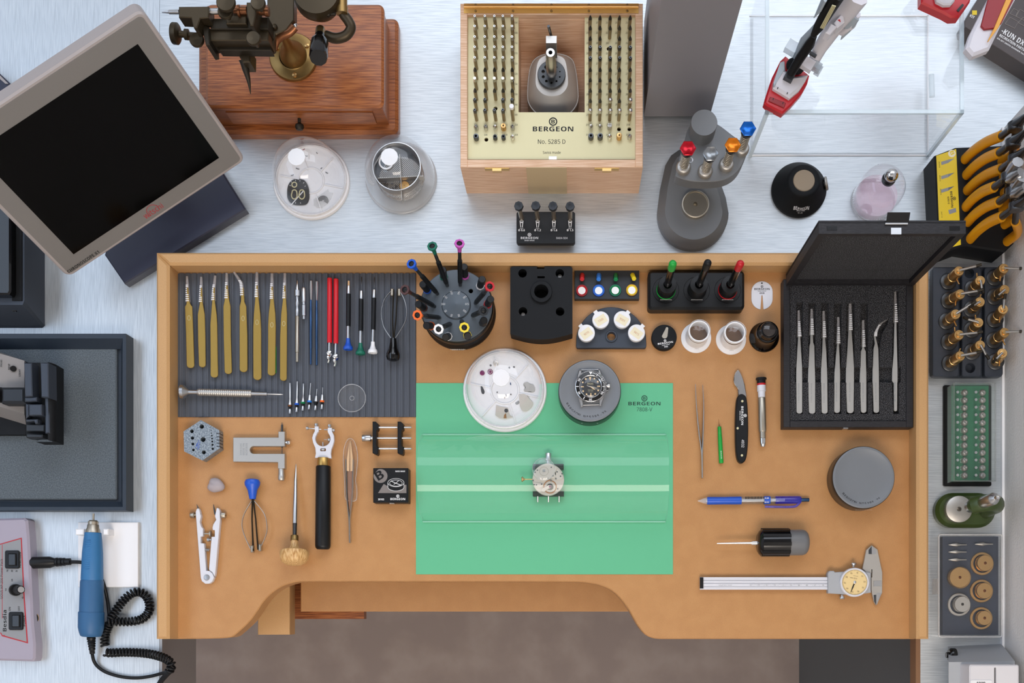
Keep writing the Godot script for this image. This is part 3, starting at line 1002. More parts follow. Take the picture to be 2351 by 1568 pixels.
# ---- loose tools on the wood below the ribbed mat
func tray_low_left() -> void:
	var o: Node3D
	var s: Sh
	var K := 3.8235
	# hexagonal staking block
	o = thing("hexagonal_bench_block", "grey steel hexagonal bench block drilled with holes of many sizes", "bench block", 463, 1014, 0)
	var pts := cv([272, 55, 433, 143], 390, 950, K)
	for y in [173, 202, 230, 257, 286]: pts.append_array(cv([435, y - 3, 408, y - 3, 408, y + 3, 435, y + 3], 390, 950, K))
	pts.append_array(cv([439, 302, 285, 410, 125, 330, 120, 155], 390, 950, K))
	var holes := []
	var hs := [[292, 226, 22], [280, 112, 20], [193, 153, 17], [198, 213, 15], [201, 265, 13], [206, 317, 12], [298, 338, 18], [362, 126, 3], [363, 146, 4], [365, 169, 5], [368, 192, 7], [370, 217, 8], [372, 243, 9], [374, 272, 10], [376, 307, 11]]
	for h in hs:
		var c := cv([h[0], h[1]], 390, 950, K)
		holes.append(circ(c[0], c[1], h[2] / K, 16, 10))
	s = Sh.new()
	ext(s, pts, 0.5, 16, 0, holes)
	part(o, "block", s, "stamped_steel")
	s = Sh.new()
	ext(s, cv([272, 60, 428, 147, 433, 298, 285, 404, 130, 326, 125, 158], 390, 950, K), 0, 0.5)
	part(o, "base", s, "stamped_steel")
	s = Sh.new()
	for l in [[235, 285, 255, 228], [243, 300, 265, 245], [225, 300, 240, 255], [240, 315, 262, 285]]:
		var a := cv(l, 390, 950, K)
		s.tube(line([a[0], a[1], 16.05, (a[0] + a[2]) / 2 + 0.6, (a[1] + a[3]) / 2, 16.05, a[2], a[3], 16.05]), 0.0003, 5)
	part(o, "pen_mark", s, "blue", "blue pen scribble")
	# grey putty
	o = thing("putty_lump", "small rounded lump of grey cleaning putty on the tray", "putty", 496, 1115, 0)
	s = Sh.new()
	s.ball(Q(495.5, 1114.5, 5), Vector3(R(19), 0.0065, R(17)), 18, 10)
	for i in s.v.size():
		var p := s.v[i]
		var a := atan2(p.z, p.x)
		s.v[i] = p * (1.0 + 0.09 * sin(a * 3 + 0.6) + 0.04 * sin(a * 5))
		s.v[i].y = maxf(s.v[i].y, 0.0)
	part(o, "lump", s, "putty")
	# U shaped gauge
	o = thing("throat_gauge", "satin steel U shaped gauge with a screw on its arm", "gauge", 595, 1035, 0)
	s = Sh.new()
	pts = cv([555, 207, 952, 207, 952, 155, 1008, 155, 1008, 285, 735, 285], 390, 950, K)
	pts.append_array(arc(582.2, 1032.9, 8.5, -100, -260, 10))
	pts.append_array(cv([735, 350, 1008, 350, 1008, 480, 948, 480, 948, 425, 555, 420], 390, 950, K))
	ext(s, pts, 0, 9, 0.4)
	part(o, "frame", s, "satin_steel")
	s = Sh.new()
	lay(s, 647.6, 969.6, 647.6, 1042, 5, [[0, 0], [1, 0.6], [5, 1.0], [6, 2.4], [21, 2.4]], 10)
	part(o, "spindle", s, "dark_steel")
	s = Sh.new()
	lay(s, 647.6, 1024, 647.6, 1042, 5, [[0, 2.2], [3, 2.2], [3.5, 0.8], [18, 0.8]], 8)
	part(o, "pin", s, "dark_steel")
	s = Sh.new()
	lay(s, 653, 1016, 668, 1016.6, 5, [[0, 2], [3, 2], [4, 4.4], [8, 5.2], [13, 4.6], [14.6, 2.6], [15, 0]], 14)
	part(o, "thumb_screw", s, "bright_steel")
	s = Sh.new()
	lay(s, 646, 1075, 646, 1103, 5, [[0, 6.6], [14, 6.8], [15, 7.4], [26, 7.4], [28, 6.2], [28, 0]], 18)
	part(o, "micrometer_knob", s, "satin_steel")
	s = Sh.new()
	tx(s, "BERGEON", 566, 1031.5, 9, 27, 4.5, 90, "")
	tx(s, "No 30200", 559.3, 1031.5, 9, 27, 4.5, 90, "")
	tx(s, "SWISS MADE", 553, 1031.5, 9, 27, 3.6, 90, "")
	part(o, "lettering", s, "ink_grey")
	# spring bar pliers
	o = thing("spring_bar_pliers", "white metal spring bar pliers lying open with two thumb screws", "pliers", 475, 1325, 0)
	s = Sh.new()
	ext(s, cv([225, 862, 234, 836, 248, 828, 258, 842, 272, 900, 262, 950, 274, 990, 290, 1010, 290, 1072, 270, 1080, 270, 1135, 300, 1137, 318, 1378, 345, 1378, 372, 1400, 387, 1436, 372, 1472, 345, 1491, 310, 1492, 280, 1470, 270, 1440], 390, 950, K), 1, 8, 0.5)
	part(o, "arm", s, "white_metal")
	s = Sh.new()
	ext(s, cv([437, 850, 425, 828, 410, 826, 400, 870, 395, 900, 405, 930, 380, 970, 373, 1000, 376, 1020, 393, 1022, 393, 1078, 365, 1080, 342, 1366, 352, 1378, 372, 1392, 392, 1428, 398, 1400, 440, 930], 390, 950, K), 1, 8, 0.5)
	part(o, "arm", s, "white_metal")
	for k in [[178, 890, 226, 888], [492, 892, 436, 886]]:
		var a := cv(k, 390, 950, K)
		s = Sh.new()
		lay(s, a[0], a[1], a[2], a[3], 5, [[0, 2], [0.5, 6.6], [1.5, 7.3], [9, 7.3], [10, 6.4], [10, 2.4], [16, 2.4]], 18)
		part(o, "thumb_screw", s, "nickel")
	for k in [[236, 795, 268, 884], [382, 795, 397, 884]]:
		var a := cv(k, 390, 950, K)
		s = Sh.new()
		s.tube(line([a[0], a[1], 5, (a[0] * 2 + a[2]) / 3, (a[1] * 2 + a[3]) / 3, 5, a[2], a[3], 5]), [0.0003, 0.0008, 0.0012], 8)
		part(o, "prong", s, "dark_steel")
	s = Sh.new()
	lay(s, 466, 1225.4, 486, 1225.4, 5, [[0, 2], [16, 2], [16, 7.4], [19, 7.4], [19.5, 0]], 16)
	part(o, "stop_screw", s, "nickel")
	s = Sh.new()
	lay(s, 476, 1239, 485, 1239, 5, [[0, 0], [0, 4.6], [5, 4.6], [5.5, 2.5], [9, 2.5]], 14)
	part(o, "set_screw", s, "steel")
	s = Sh.new()
	var sp := []
	for i in 41: sp.append(Q(469.5 + 11.5 * i / 40.0, 1262.5 + sin(i * TAU / 8) * 3.6, 5 + cos(i * TAU / 8) * 2.0))
	s.tube(sp, 0.00035, 6)
	part(o, "spring", s, "steel")
	s = Sh.new()
	lat(s, 475, 1325.8, 8, [[6.8, 7.5], [6.8, 9], [5.8, 9.6], [0, 9.7]], 20)
	part(o, "pivot", s, "steel")
	hand_remover("hand_puller", "blue bulb handled hand puller with bowed steel springs on the wooden tray", "blue", 580, 1146, 579.2, 1099, 0, [[576.5, 1262], [562.6, 1232], [556, 1206], [561, 1180], [578, 1150]], [[597.5, 1259], [609.7, 1232], [613.6, 1211], [607, 1180], [584, 1150]], 17.6)
	# graver
	o = thing("graver", "tapered steel graver with a mushroom shaped ash wood handle", "graver", 675, 1290, 0)
	s = Sh.new()
	lay(s, 679.5, 1064.4, 675, 1302, 3.6, [[0, 0], [2, 0.7], [40, 3.6], [110, 5.4], [140, 5.4], [140, 0]], 6, 22)
	part(o, "blade", s, "steel")
	s = Sh.new()
	lay(s, 679.5, 1064.4, 675, 1302, 3.6, [[139, 0], [140, 5.2], [150, 4.8], [169, 4.6]], 4, 22)
	part(o, "shank", s, "gunmetal")
	s = Sh.new()
	lay(s, 679.5, 1064.4, 675, 1302, 3.6, [[168, 0], [168, 8.4], [169, 9], [180, 9], [180, 0]], 20, 22)
	part(o, "ferrule", s, "old_brass")
	s = Sh.new()
	lay(s, 679.5, 1064.4, 675, 1302, 3.6, [[180, 0], [180, 7.6], [190, 8.6], [197, 11], [200, 15], [201.5, 26], [204, 31], [209, 33], [222, 31.5], [230, 27], [236, 17], [237.6, 0]], 30, 22)
	part(o, "handle", s, "ash")
	s = Sh.new()
	for k in [[667, 1258, 670, 1252], [670, 1252, 672, 1260], [676, 1260, 677, 1252], [679, 1260, 682, 1253]]:
		s.tube(line([k[0], k[1], 21.4, (k[0] + k[2]) / 2.0, (k[1] + k[3]) / 2.0, 22.2, k[2], k[3], 21.4]), 0.00035, 5)
	part(o, "pen_mark", s, "ink_black", "black pen mark")
	# truing callipers
	K = 4.238
	o = thing("poising_callipers", "silver horseshoe truing callipers with a long black handle and brass ferrule", "callipers", 742, 1240, 0)
	s = Sh.new()
	pts = [433, 122, 470, 122, 472, 168, 452, 195]
	pts.append_array(arc(513, 242, 74, 218, -38, 18))
	pts.append_array([560, 175, 562, 135, 600, 135, 602, 170, 620, 212, 623, 262, 612, 305, 596, 345, 590, 385, 596, 433, 437, 427, 445, 385, 440, 332, 418, 280, 409, 235, 418, 200, 435, 168])
	ext(s, cv(pts, 620, 950, K), 6.5, 11, 0.3, [rr(735.2, 1029, 748.2, 1036, 2, 11)])
	part(o, "frame", s, "white_metal")
	for k in [[352, 140, 512, 152], [630, 162, 512, 152]]:
		var a := cv(k, 620, 950, K)
		s = Sh.new()
		lay(s, a[0], a[1], a[2], a[3], 8.8, [[0, 0], [0, 3.8], [5.5, 3.8], [6, 1.4], [34, 1.2], [36, 0.2]] if k[0] < 500 else [[0, 0], [0, 3.6], [5, 3.6], [5.5, 1.4], [24, 1.2], [26, 0.2]], 12)
		part(o, "centre_screw", s, "steel")
	for k in [[450, 96, 450, 124], [580, 106, 580, 136]]:
		var a := cv(k, 620, 950, K)
		s = Sh.new()
		lay(s, a[0], a[1], a[2], a[3], 8.8, [[0, 0], [0, 4.4], [5, 4.4], [5.5, 2.4], [7, 2.4]], 14)
		part(o, "lock_screw", s, "steel")
	s = Sh.new()
	lay(s, 743.5, 1009, 768, 1010.5, 8.8, [[0, 0], [1, 0.6], [8, 0.9], [9, 2.6], [10, 4], [14, 4], [15, 1], [24, 0.7]], 12)
	part(o, "gauge_screw", s, "steel")
	s = Sh.new()
	lay(s, 741.5, 1014, 741.5, 1024, 8.8, [[0, 0], [1, 1.5], [10, 1.5]], 10)
	part(o, "stop_pin", s, "steel")
	s = Sh.new()
	lay(s, 738.5, 1032.5, 745.5, 1032.5, 10.6, [[0, 0], [0, 2.6], [7, 2.6], [7, 0]], 12)
	part(o, "slot_nut", s, "steel")
	s = Sh.new()
	lay(s, 742.7, 1051, 742.4, 1070, 9, [[0, 0], [0, 13.2], [1, 13.8], [19, 13.8], [19, 0]], 24)
	part(o, "ferrule", s, "brass")
	s = Sh.new()
	lay(s, 742.4, 1069, 741.2, 1261, 9.8, [[0, 0], [0.5, 15], [3, 17], [184, 17.6], [189, 16.4], [192, 13], [192, 0]], 30)
	part(o, "handle", s, "black_plastic")
	# wooden tipped tweezers in a clear pouch
	o = thing("wood_tip_tweezers", "steel tweezers with pale wooden tips inside a clear plastic pouch", "tweezers", 803, 1240, 0)
	for d in [-1, 1]:
		s = Sh.new()
		var ex: float = 776 + d * 36
		s.tube(smooth(line([ex / K + 620, 950 + 445 / K, 6, 620 + (776 + d * 33) / K, 950 + 600 / K, 6, 620 + (776 + d * 27) / K, 950 + 800 / K, 6, 620 + (775 + d * 8) / K, 950 + 980 / K, 6, 620 + (776 + d * 3) / K, 950 + 1060 / K, 6, 620 + (779 + d * 2) / K, 950 + 1255 / K, 6]), 5), 0.0009, 6, Vector2(0.9, 4.5))
		part(o, "arm", s, "satin_steel")
		s = Sh.new()
		ext(s, cv([776 + d * 4, 560, 776 + d * 30, 555, 776 + d * 31, 450, 779 + d * 5, 268, 778 + d * 2, 262], 620, 950, K), 3, 9)
		part(o, "wooden_tip", s, "tan_wood")
	s = Sh.new()
	ext(s, cv([757, 560, 798, 560, 796, 800, 782, 930, 772, 930, 758, 800], 620, 950, K), 3.5, 8)
	part(o, "spacer", s, "spacer_brown", "brown strip between the arms")
	s = Sh.new()
	var pouch := curve2([778, 240, 815, 262, 842, 340, 852, 440, 842, 560, 832, 650, 845, 740, 838, 835, 790, 850, 735, 830, 726, 720, 722, 600, 712, 450, 722, 330, 748, 262], 4, true)
	var pp := Sh.inset(pl(cv(pouch, 620, 950, K), 11), 0.0)
	s.prism(pp, Y(0.4), Y(11), 0.003)
	part(o, "pouch", s, "clear")
	s = Sh.new()
	var rim := line([])
	for i in range(0, pouch.size(), 2): rim.append(Q(620 + pouch[i] / K, 950 + pouch[i + 1] / K, 6))
	rim.append(rim[0])
	s.tube(rim, 0.0004, 5)
	part(o, "pouch_seam", s, "frosted")
	# movement holder
	movement_holder(Vector2(895, 1006), 0, "black movement holder clamp with three steel rods, lying empty on the tray", [[855.3, 867.8], [912.6, 925.6]], 967.7, 1044, [981.4, 1005.9, 1030.2], 832, 945)
	# small black box
	o = thing("compass_box", "small square black box with round compass printed on the lid", "box", 898, 1114, 0)
	s = Sh.new()
	ext(s, rr(856.7, 1074.6, 937.4, 1154, 1.2, 19), 0, 19, 0.5)
	part(o, "body", s, "black_plastic")
	s = Sh.new()
	bx(s, 893.7, 1151, 905.5, 1156.5, 8, 15, 0.5)
	part(o, "clasp", s, "steel")
	s = Sh.new()
	tx(s, "SWISS MADE", 918.8, 1082, 19, 22.5, 3.4)
	tx(s, "30103", 874.8, 1146.4, 19, 14, 4.4)
	logo(s, 913.3, 1145.6, 19, 34, 5, 0, 3.6)
	part(o, "lettering", s, "ink_white")
	s = Sh.new()
	for k in [[909, 1108, 18.5, 9.5], [909, 1109, 14.5, 7]]:
		var e := []
		for i in 25: e.append_array([k[0] + cos(TAU * i / 24) * k[2], k[1] + sin(TAU * i / 24) * k[3], 19.1])
		s.tube(line(e), 0.0003, 5)
	var e2 := []
	for i in 13: e2.append_array([909 + cos(PI * i / 12) * 18.5, 1118 + sin(PI * i / 12) * 9.2, 19.1])
	s.tube(line(e2), 0.0003, 5)
	for x in [890.5, 927.5]: s.tube(line([x, 1108, 19.1, x, 1113, 19.1, x, 1118, 19.1]), 0.0003, 5)
	s.tube(line([897, 1104, 19.1, 909, 1109.5, 19.1, 921, 1114, 19.1]), 0.0005, 5)
	s.tube(line([904, 1112, 19.1, 909, 1109, 19.1, 915, 1104, 19.1]), 0.0004, 5)
	part(o, "printed_compass", s, "ink_white")
	s = Sh.new()
	s.cap(pl([868, 1132, 881, 1111, 890, 1116, 892, 1122, 909, 1128, 926, 1122, 928, 1113, 933, 1113, 933, 1132], 19.1), Y(19.08), 1.0)
	var bb := arc(873.7, 1092.8, 16, -110, 195, 20)
	var cl := []
	for i in range(0, bb.size(), 2): cl.append_array([maxf(bb[i], 857.5), maxf(bb[i + 1], 1076)])
	s.cap(pl(cl, 19.1), Y(19.08), 1.0)
	part(o, "printed_panel", s, "ink_card")
	s = Sh.new()
	tx(s, "B", 871, 1091, 19.1, 17, 20, -32)
	part(o, "printed_letter", s, "black_plastic")

func movement_holder(c: Vector2, h: float, label: String, bars: Array, y0: float, y1: float, ys: Array, kx: float, ex: float) -> Node3D:
	var o := thing("movement_holder", label, "holder", c.x, c.y, h)
	var s: Sh
	for b in bars:
		s = Sh.new()
		ext(s, [b[0], y0, b[0] + 7, y0, b[1], y0 + 5, b[1], y0 + 17, b[0] + 9, y0 + 21, b[0] + 9, y1 - 21, b[1], y1 - 17, b[1], y1 - 3, b[1] - 3, y1, b[0], y1 - 4], h, h + 13, 0.5)
		part(o, "jaw", s, "black_plastic")
		for y in [ys[0], ys[2]]:
			s = Sh.new()
			lay(s, b[1] - 4, y, b[1] + 2.5, y, h + 7, [[0, 4.6], [5, 4.6], [6.5, 3.4], [6.5, 0]], 14)
			part(o, "bush", s, "black_plastic")
	for y in ys:
		s = Sh.new()
		lay(s, bars[0][1] - 6, y, ex, y, h + 7, [[0, 2.4], [ex - bars[0][1] + 5, 2.4], [ex - bars[0][1] + 6, 1.6], [ex - bars[0][1] + 6, 0]], 12)
		part(o, "rod", s, "steel")
	s = Sh.new()
	lay(s, kx, ys[1], bars[0][0] + 1, ys[1], h + 8, [[0, 0], [0, 7.6], [0.8, 8.2], [19, 8.2], [20, 7.4], [20, 4.4], [24, 4.4]], 22)
	part(o, "screw_knob", s, "steel")
	return o

# ---- along the back rim of the tray
func front_text(sh: Sh, t: String, px: float, py: float, h: float, w: float, hgt: float) -> void:   # lettering on a face that looks towards the seat
	wr(sh, t, Q(px, py, h) + Vector3(0, 0, 0.00012), Vector3.RIGHT, Vector3.UP, R(w, h), hgt * 0.001, "bold")

func tray_back() -> void:
	var o: Node3D
	var s: Sh
	var K := 5.2265
	# carousel
	o = thing("screwdriver_carousel", "round grey topped carousel stand full of coloured screwdrivers", "stand", 1052, 720, 0)
	s = Sh.new()
	lat(s, 1047.5, 701, 40, [[0, 0], [84, 0], [86, 1], [86, 8], [84.5, 9], [84.5, 20], [83, 21], [83, 23], [84.5, 24], [84.5, 35], [83, 37]], 64)
	part(o, "base", s, "black_plastic")
	s = Sh.new()
	var hp := cv([1155, 722], 860, 530, K)
	ext(s, circ(1047.5, 701, 82.5, 40.5, 64), 37, 40.5, 1.0, [circ(hp[0], hp[1], 5.2, 40.5, 18)])
	var top := part(o, "top_plate", s, "slate", "grey anodised top")
	s = Sh.new()
	lat(s, 1047.5, 701, 40, [[34, 40.4], [31, 43], [0, 45]], 48)
	part(top, "centre_cone", s, "slate")
	s = Sh.new()
	var nums := ["200", "160", "140", "120", "100", "80", "60", "50", "300", "250"]
	for i in 10:
		var a := deg_to_rad(-108 + 36.0 * i)
		var d := Vector3(cos(a), 0, sin(a))
		var c := Q(1045, 698, 44) + d * R(27.5, 44)
		c.y = Y(43.9)
		wr(s, nums[i], c, -d, (-d).cross(Vector3.DOWN), R(9 if nums[i].length() > 2 else 6, 44), R(4.6, 44), "")
	part(top, "lettering", s, "ink_white")
	s = Sh.new()
	front_text(s, "BERGEON", 1051, 802, 27, 34, 4)
	front_text(s, "6899-S10", 1051, 803, 15, 26, 4)
	part(o, "lettering", s, "ink_white")
	for k in [["teal_green", "green", 690, 180, 872, 655], ["pink", "pink", 1018, 148, 1028, 650], ["blue", "blue", 440, 393, 755, 755], ["brown", "brown", 360, 705, 720, 905], ["orange", "orange", 512, 1012, 780, 1040], ["soft_white", "white", 767, 1180, 910, 1115], ["yellow", "yellow", 1077, 1160, 1045, 1085], ["black_anodised", "dark grey", 1308, 958, 1175, 1015], ["scarlet", "red", 1383, 665, 1210, 865]]:
		var a := cv([k[4], k[5]], 860, 530, K)
		var b := cv([k[2], k[3]], 860, 530, K)
		o = thing("carousel_screwdriver", "slim black screwdriver with %s head standing in the carousel" % k[1], "screwdriver", a[0], a[1], 41, "screwdrivers in the carousel")
		var A := Q(a[0], a[1], 41)
		var B := Q(b[0], b[1], 116)
		var xf := Sh.axis(A, B)
		var l := A.distance_to(B)
		s = Sh.new()
		s.lathe([Vector2(0, 0), Vector2(0.0022, 0), Vector2(0.0024, 0.006), Vector2(0, 0.006)], xf, 14)
		part(o, "chuck", s, "dark_steel")
		s = Sh.new()
		s.lathe([Vector2(0.0, 0.006), Vector2(0.0027, 0.006), Vector2(0.0029, 0.007), Vector2(0.0029, l * 0.6), Vector2(0, l * 0.6)], xf, 16)
		part(o, "grip", s, "black_plastic")
		s = Sh.new()
		s.lathe([Vector2(0.0021, l * 0.6), Vector2(0.0021, l * 0.85), Vector2(0, l * 0.85)], xf, 14)
		part(o, "shank", s, "dark_steel")
		s = Sh.new()
		s.lathe([Vector2(0, l * 0.82), Vector2(0.0023, l * 0.82), Vector2(0.0026, l * 0.9), Vector2(0.0055, l * 0.965), Vector2(0.0061, l * 0.985), Vector2(0.0059, l), Vector2(0.0035, l), Vector2(0.0033, l - 0.0008), Vector2(0, l - 0.0008)], xf, 8)
		var hd := part(o, "head", s, k[0])
		s = Sh.new()
		s.lathe([Vector2(0.0034, l - 0.0006), Vector2(0.0026, l + 0.0004), Vector2(0.0012, l + 0.0009), Vector2(0, l + 0.001)], xf, 16)
		part(hd, "swivel_cap", s, "black_plastic")
	for k in [["teal_green", "green", 830, 552, 818, 470], ["pink", "pink", 1085, 545, 1073, 428], ["soft_white", "white", 1265, 665, 1292, 580], ["scarlet", "red", 1355, 885, 1393, 818], ["black_anodised", "dark grey", 1300, 1105, 1312, 1075], ["yellow", "yellow", 1113, 1250, 1117, 1265], ["soft_white", "white", 885, 1265, 853, 1278], ["orange", "orange", 680, 1140, 622, 1138], ["brown", "brown", 590, 925, 525, 878], ["blue", "blue", 635, 712, 578, 640]]:
		var a := cv([k[2], k[3]], 860, 530, K)
		var b := cv([k[4], k[5]], 860, 530, K)
		o = thing("blade_vial", "small black capped blade vial with %s collar at the carousel edge%s" % [k[1], ("" if k[1] != "white" else (" beside the red screwdriver" if k[2] > 1000 else " beside the white screwdriver"))], "vial", a[0], a[1], 40, "blade vials in the carousel")
		var A := Q(a[0], a[1], 40)
		var B := Q(b[0], b[1], 62)
		var xf := Sh.axis(A, B)
		var l := A.distance_to(B)
		s = Sh.new()
		s.lathe([Vector2(0, 0), Vector2(0.0052, 0), Vector2(0.0052, 0.003), Vector2(0, 0.003)], xf, 8)
		part(o, "collar", s, k[0])
		s = Sh.new()
		s.lathe([Vector2(0.0044, 0.003), Vector2(0.0044, l - 0.0006), Vector2(0.0038, l), Vector2(0, l)], xf, 20)
		part(o, "cap", s, "black_plastic")
	# black fixture with four screw holes
	K = 6.2714
	o = thing("fixture_base", "black moulded fixture base with raised centre ring and four screw wells", "base", 1243, 700, 0)
	s = Sh.new()
	var pts := arc(1171.5 + 5, 612 + 5, 5, 180, 270, 5)
	pts.append_array([1233, 612, 1233, 617, 1250, 617, 1250, 612])
	pts.append_array(arc(1314.3 - 6, 612 + 6, 6, -90, 0, 5))
	pts.append_array([1314.3, 765.8])
	for i in range(1, 10): pts.append_array([1314.3 - 142.8 * i / 10.0, 765.8 + 13.5 * sin(PI * i / 10.0)])
	pts.append_array([1171.5, 765.8])
	var holes := []
	for h in [[312, 297, 9.9], [848, 297, 9.9], [318, 845, 9.9], [852, 848, 9.9], [580, 552, 16.2]]:
		var c := cv([h[0], h[1]], 1150, 580, K)
		holes.append(circ(c[0], c[1], h[2], 28, 24))
	holes.append(pl(cv([526, 338, 632, 338, 632, 368, 526, 368], 1150, 580, K), 28))
	ext(s, pts, 4, 28, 0, holes)
	part(o, "body", s, "black_matte")
	s = Sh.new()
	s.prism(Sh.inset(pl(pts, 28), 0.0006), Y(0.5), Y(4))
	part(o, "bottom_plate", s, "black_matte")
	s = Sh.new()
	lat(s, 1242.7, 669.3, 32, [[24.6, 27.5], [24.6, 31.6], [24, 32], [16.6, 32], [16.2, 31.5], [16.2, 10]], 40)
	part(o, "centre_ring", s, "black_matte")
	for c in [[1285.3, 634.5], [1200.8, 722]]:
		s = Sh.new()
		lat(s, c[0], c[1], 14, [[5.6, 4], [5.6, 13], [4.6, 14], [0, 14.2]], 18)
		for a in [0, PI / 2]: s.box(Q(c[0], c[1], 14.2), Vector3(0.0042, 0.0005, 0.0007), Basis(Vector3.UP, a + 0.5))
		part(o, "screw", s, "steel")
	# black block with coloured cups
	o = thing("oil_cup_stand", "flat black block stand with four colour ringed cups and pegs", "stand", 1394, 650, 0)
	s = Sh.new()
	bx(s, 1319.3, 615, 1467.5, 686.5, 0, 9, 0.3)
	part(o, "block", s, "black_anodised")
	s = Sh.new()
	front_text(s, "BERGEON SWISS MADE", 1355, 687, 4.5, 46, 2.2)
	front_text(s, "No 5680-04", 1446, 687, 4.5, 22, 2.2)
	part(o, "lettering", s, "ink_grey")
	for k in [["scarlet", "red", 1170, 1165, 545, 1168, 385, "dark_red"], ["sky_blue", "blue", 1412, 1408, 545, 1408, 387, "blue"], ["anodised_green", "green", 1655, 1647, 543, 1655, 388, "teal_green"], ["yellow", "yellow", 1895, 1885, 540, 1918, 378, "anodised_gold"]]:
		var p := cv([k[2], 318, k[5], k[6]], 1150, 580, K)
		o = thing("hexagon_peg", "short %s hexagonal peg leaning out of the black cup stand" % k[1], "peg", p[0], p[1], 9, "coloured pegs")
		s = Sh.new()
		s.cyl(Q(p[0], p[1], 8.6), Q(p[2], p[3], 17), R(5.8, 9), R(5.6, 17), 6, 0.0004)
		part(o, "rod", s, k[0])
		var c := cv([k[3], k[4]], 1150, 580, K)
		o = thing("oil_cup", "small round %s rimmed cup with white agate bottom in the black stand" % ("gold" if k[1] == "yellow" else k[1]), "cup", c[0], c[1], 9, "colour ringed cups")
		s = Sh.new()
		lat(s, c[0], c[1], 10, [[13.6, 9], [13.6, 10.6], [13, 11], [11.6, 11], [11.0, 10.6]], 32)
		part(o, "outer_ring", s, k[7])
		s = Sh.new()
		lat(s, c[0], c[1], 10, [[11.2, 10.8], [10.2, 10.4], [8.4, 9.6]], 32)
		part(o, "inner_ring", s, k[0])
		s = Sh.new()
		lat(s, c[0], c[1], 10, [[9.2, 9.2], [8.6, 9.7], [0, 9.8]], 28)
		part(o, "agate", s, "soft_white")
	# half round stand with white pots
	o = thing("oil_pot_stand", "dark blue grey half round stand holding four white oil pots", "stand", 1403, 770, 0)
	s = Sh.new()
	pts = arc(1403.3, 786, 81.2, 190, 350, 28)
	pts.append_array(arc(1479, 794, 5, 0, 90, 5))
	pts.append_array(arc(1327.5, 794, 5, 90, 180, 5))
	ext(s, pts, 0, 7, 0.6, [circ(1403.5, 772.6, 9.4, 7, 24)])
	part(o, "plate", s, "slate_blue")
	s = Sh.new()
	lat(s, 1403.5, 772.6, 7, [[13.8, 6.9], [13.8, 8.2], [12.8, 8.8], [10.2, 8.8], [9.3, 8], [9.3, 0]], 32)
	part(o, "centre_ring", s, "slate_blue")
	for k in [["9010", 1232, 1155, -36, -130, "end pot beside the fixture base"], ["1300", 1438, 965, -32, -125, "inner pot nearer the fixture base"], ["9501", 1747, 960, 30, -50, "inner pot nearer the oiler stand"], ["9415", 1953, 1153, 36, -48, "end pot nearest the black lettered disc"]]:
		var c := cv([k[1], k[2]], 1150, 580, K)
		o = thing("oil_pot", "white lidded oil pot with cream sticker, %s" % k[5], "pot", c[0], c[1] + 3, 7, "white oil pots")
		s = Sh.new()
		lat(s, c[0], c[1], 17, [[18, 7], [18, 12], [18.6, 12.5], [18.6, 13], [0, 13]], 36)
		part(o, "body", s, "soft_white")
		s = Sh.new()
		lat(s, c[0], c[1], 17, [[19.2, 13], [19.6, 13.6], [19.6, 16], [19, 16.8], [17, 17], [0, 17]], 36)
		var lid := part(o, "lid", s, "white_plastic")
		s = Sh.new()
		var a := deg_to_rad(k[4])
		s.box(Q(c[0] + cos(a) * 20.5, c[1] + sin(a) * 20.5, 15.4), Vector3(R(6.5), 0.0022, R(9)), Basis(Vector3.UP, -a))
		part(lid, "tab", s, "white_plastic")
		s = Sh.new()
		s.box(Q(c[0], c[1] + 1, 17.05), Vector3(R(26), 0.0002, R(19)), Basis(Vector3.UP, -deg_to_rad(k[3])))
		var lb := part(lid, "sticker", s, "cream_label", "cream paper sticker")
		s = Sh.new()
		tx(s, k[0], c[0], c[1] + 1, 17.15, 13, 5, k[3], "")
		part(lid, "lettering", s, "ink_orange")
	# automatic oilers
	K = 6.2706
	o = thing("oiler_stand", "long black block stand holding three automatic oilers", "stand", 1599, 670, 0)
	s = Sh.new()
	ext(s, rr(1488, 621, 1709.6, 710, 9, 20), 0, 20, 3.0)
	part(o, "block", s, "black_plastic")
	s = Sh.new()
	front_text(s, "BERGEON", 1597, 711, 6, 34, 3)
	part(o, "lettering", s, "ink_white")
	for i in 3:
		s = Sh.new()
		lat(s, 1528.6 + 70.9 * i, 666, 20, [[30.6, 20], [30.4, 20.25], [29.6, 20.25], [29.4, 20]], 48)
		part(o, "ring_mark", s, "black_gloss")
	for k in [["bright_green", "green", 1529, 666, 1545.3, 598], ["black_plastic", "black", 1600, 666, 1626, 596], ["scarlet", "red", 1670.5, 666, 1701, 598]]:
		o = thing("automatic_oiler", "pen like automatic oiler with %s rounded button standing in the black block" % k[1], "oiler", k[2], k[3], 20, "automatic oilers")
		s = Sh.new()
		lat(s, k[2], k[3], 20, [[0, 20.1], [22, 20.1], [22, 21], [20.5, 22]], 36)
		part(o, "colour_ring", s, k[0])
		s = Sh.new()
		lat(s, k[2], k[3], 20, [[21, 22], [20.6, 42], [19.8, 43.5], [9.5, 44], [9, 42]], 36)
		part(o, "cup_base", s, "black_plastic")
		s = Sh.new()
		front_text(s, "BERGEON", k[2], k[3] + 22, 32, 26, 3)
		part(o, "lettering", s, "ink_white")
		s = Sh.new()
		var A := Q(k[2], k[3], 20)
		var B := Q(k[4], k[5] + 5, 126)
		var xf := Sh.axis(A, B)
		var l := A.distance_to(B)
		var r := 0.0042
		s.lathe([Vector2(0, 0.02), Vector2(r, 0.02), Vector2(r, l * 0.8), Vector2(0, l * 0.8)], xf, 20)
		part(o, "barrel", s, "black_gloss")
		s = Sh.new()
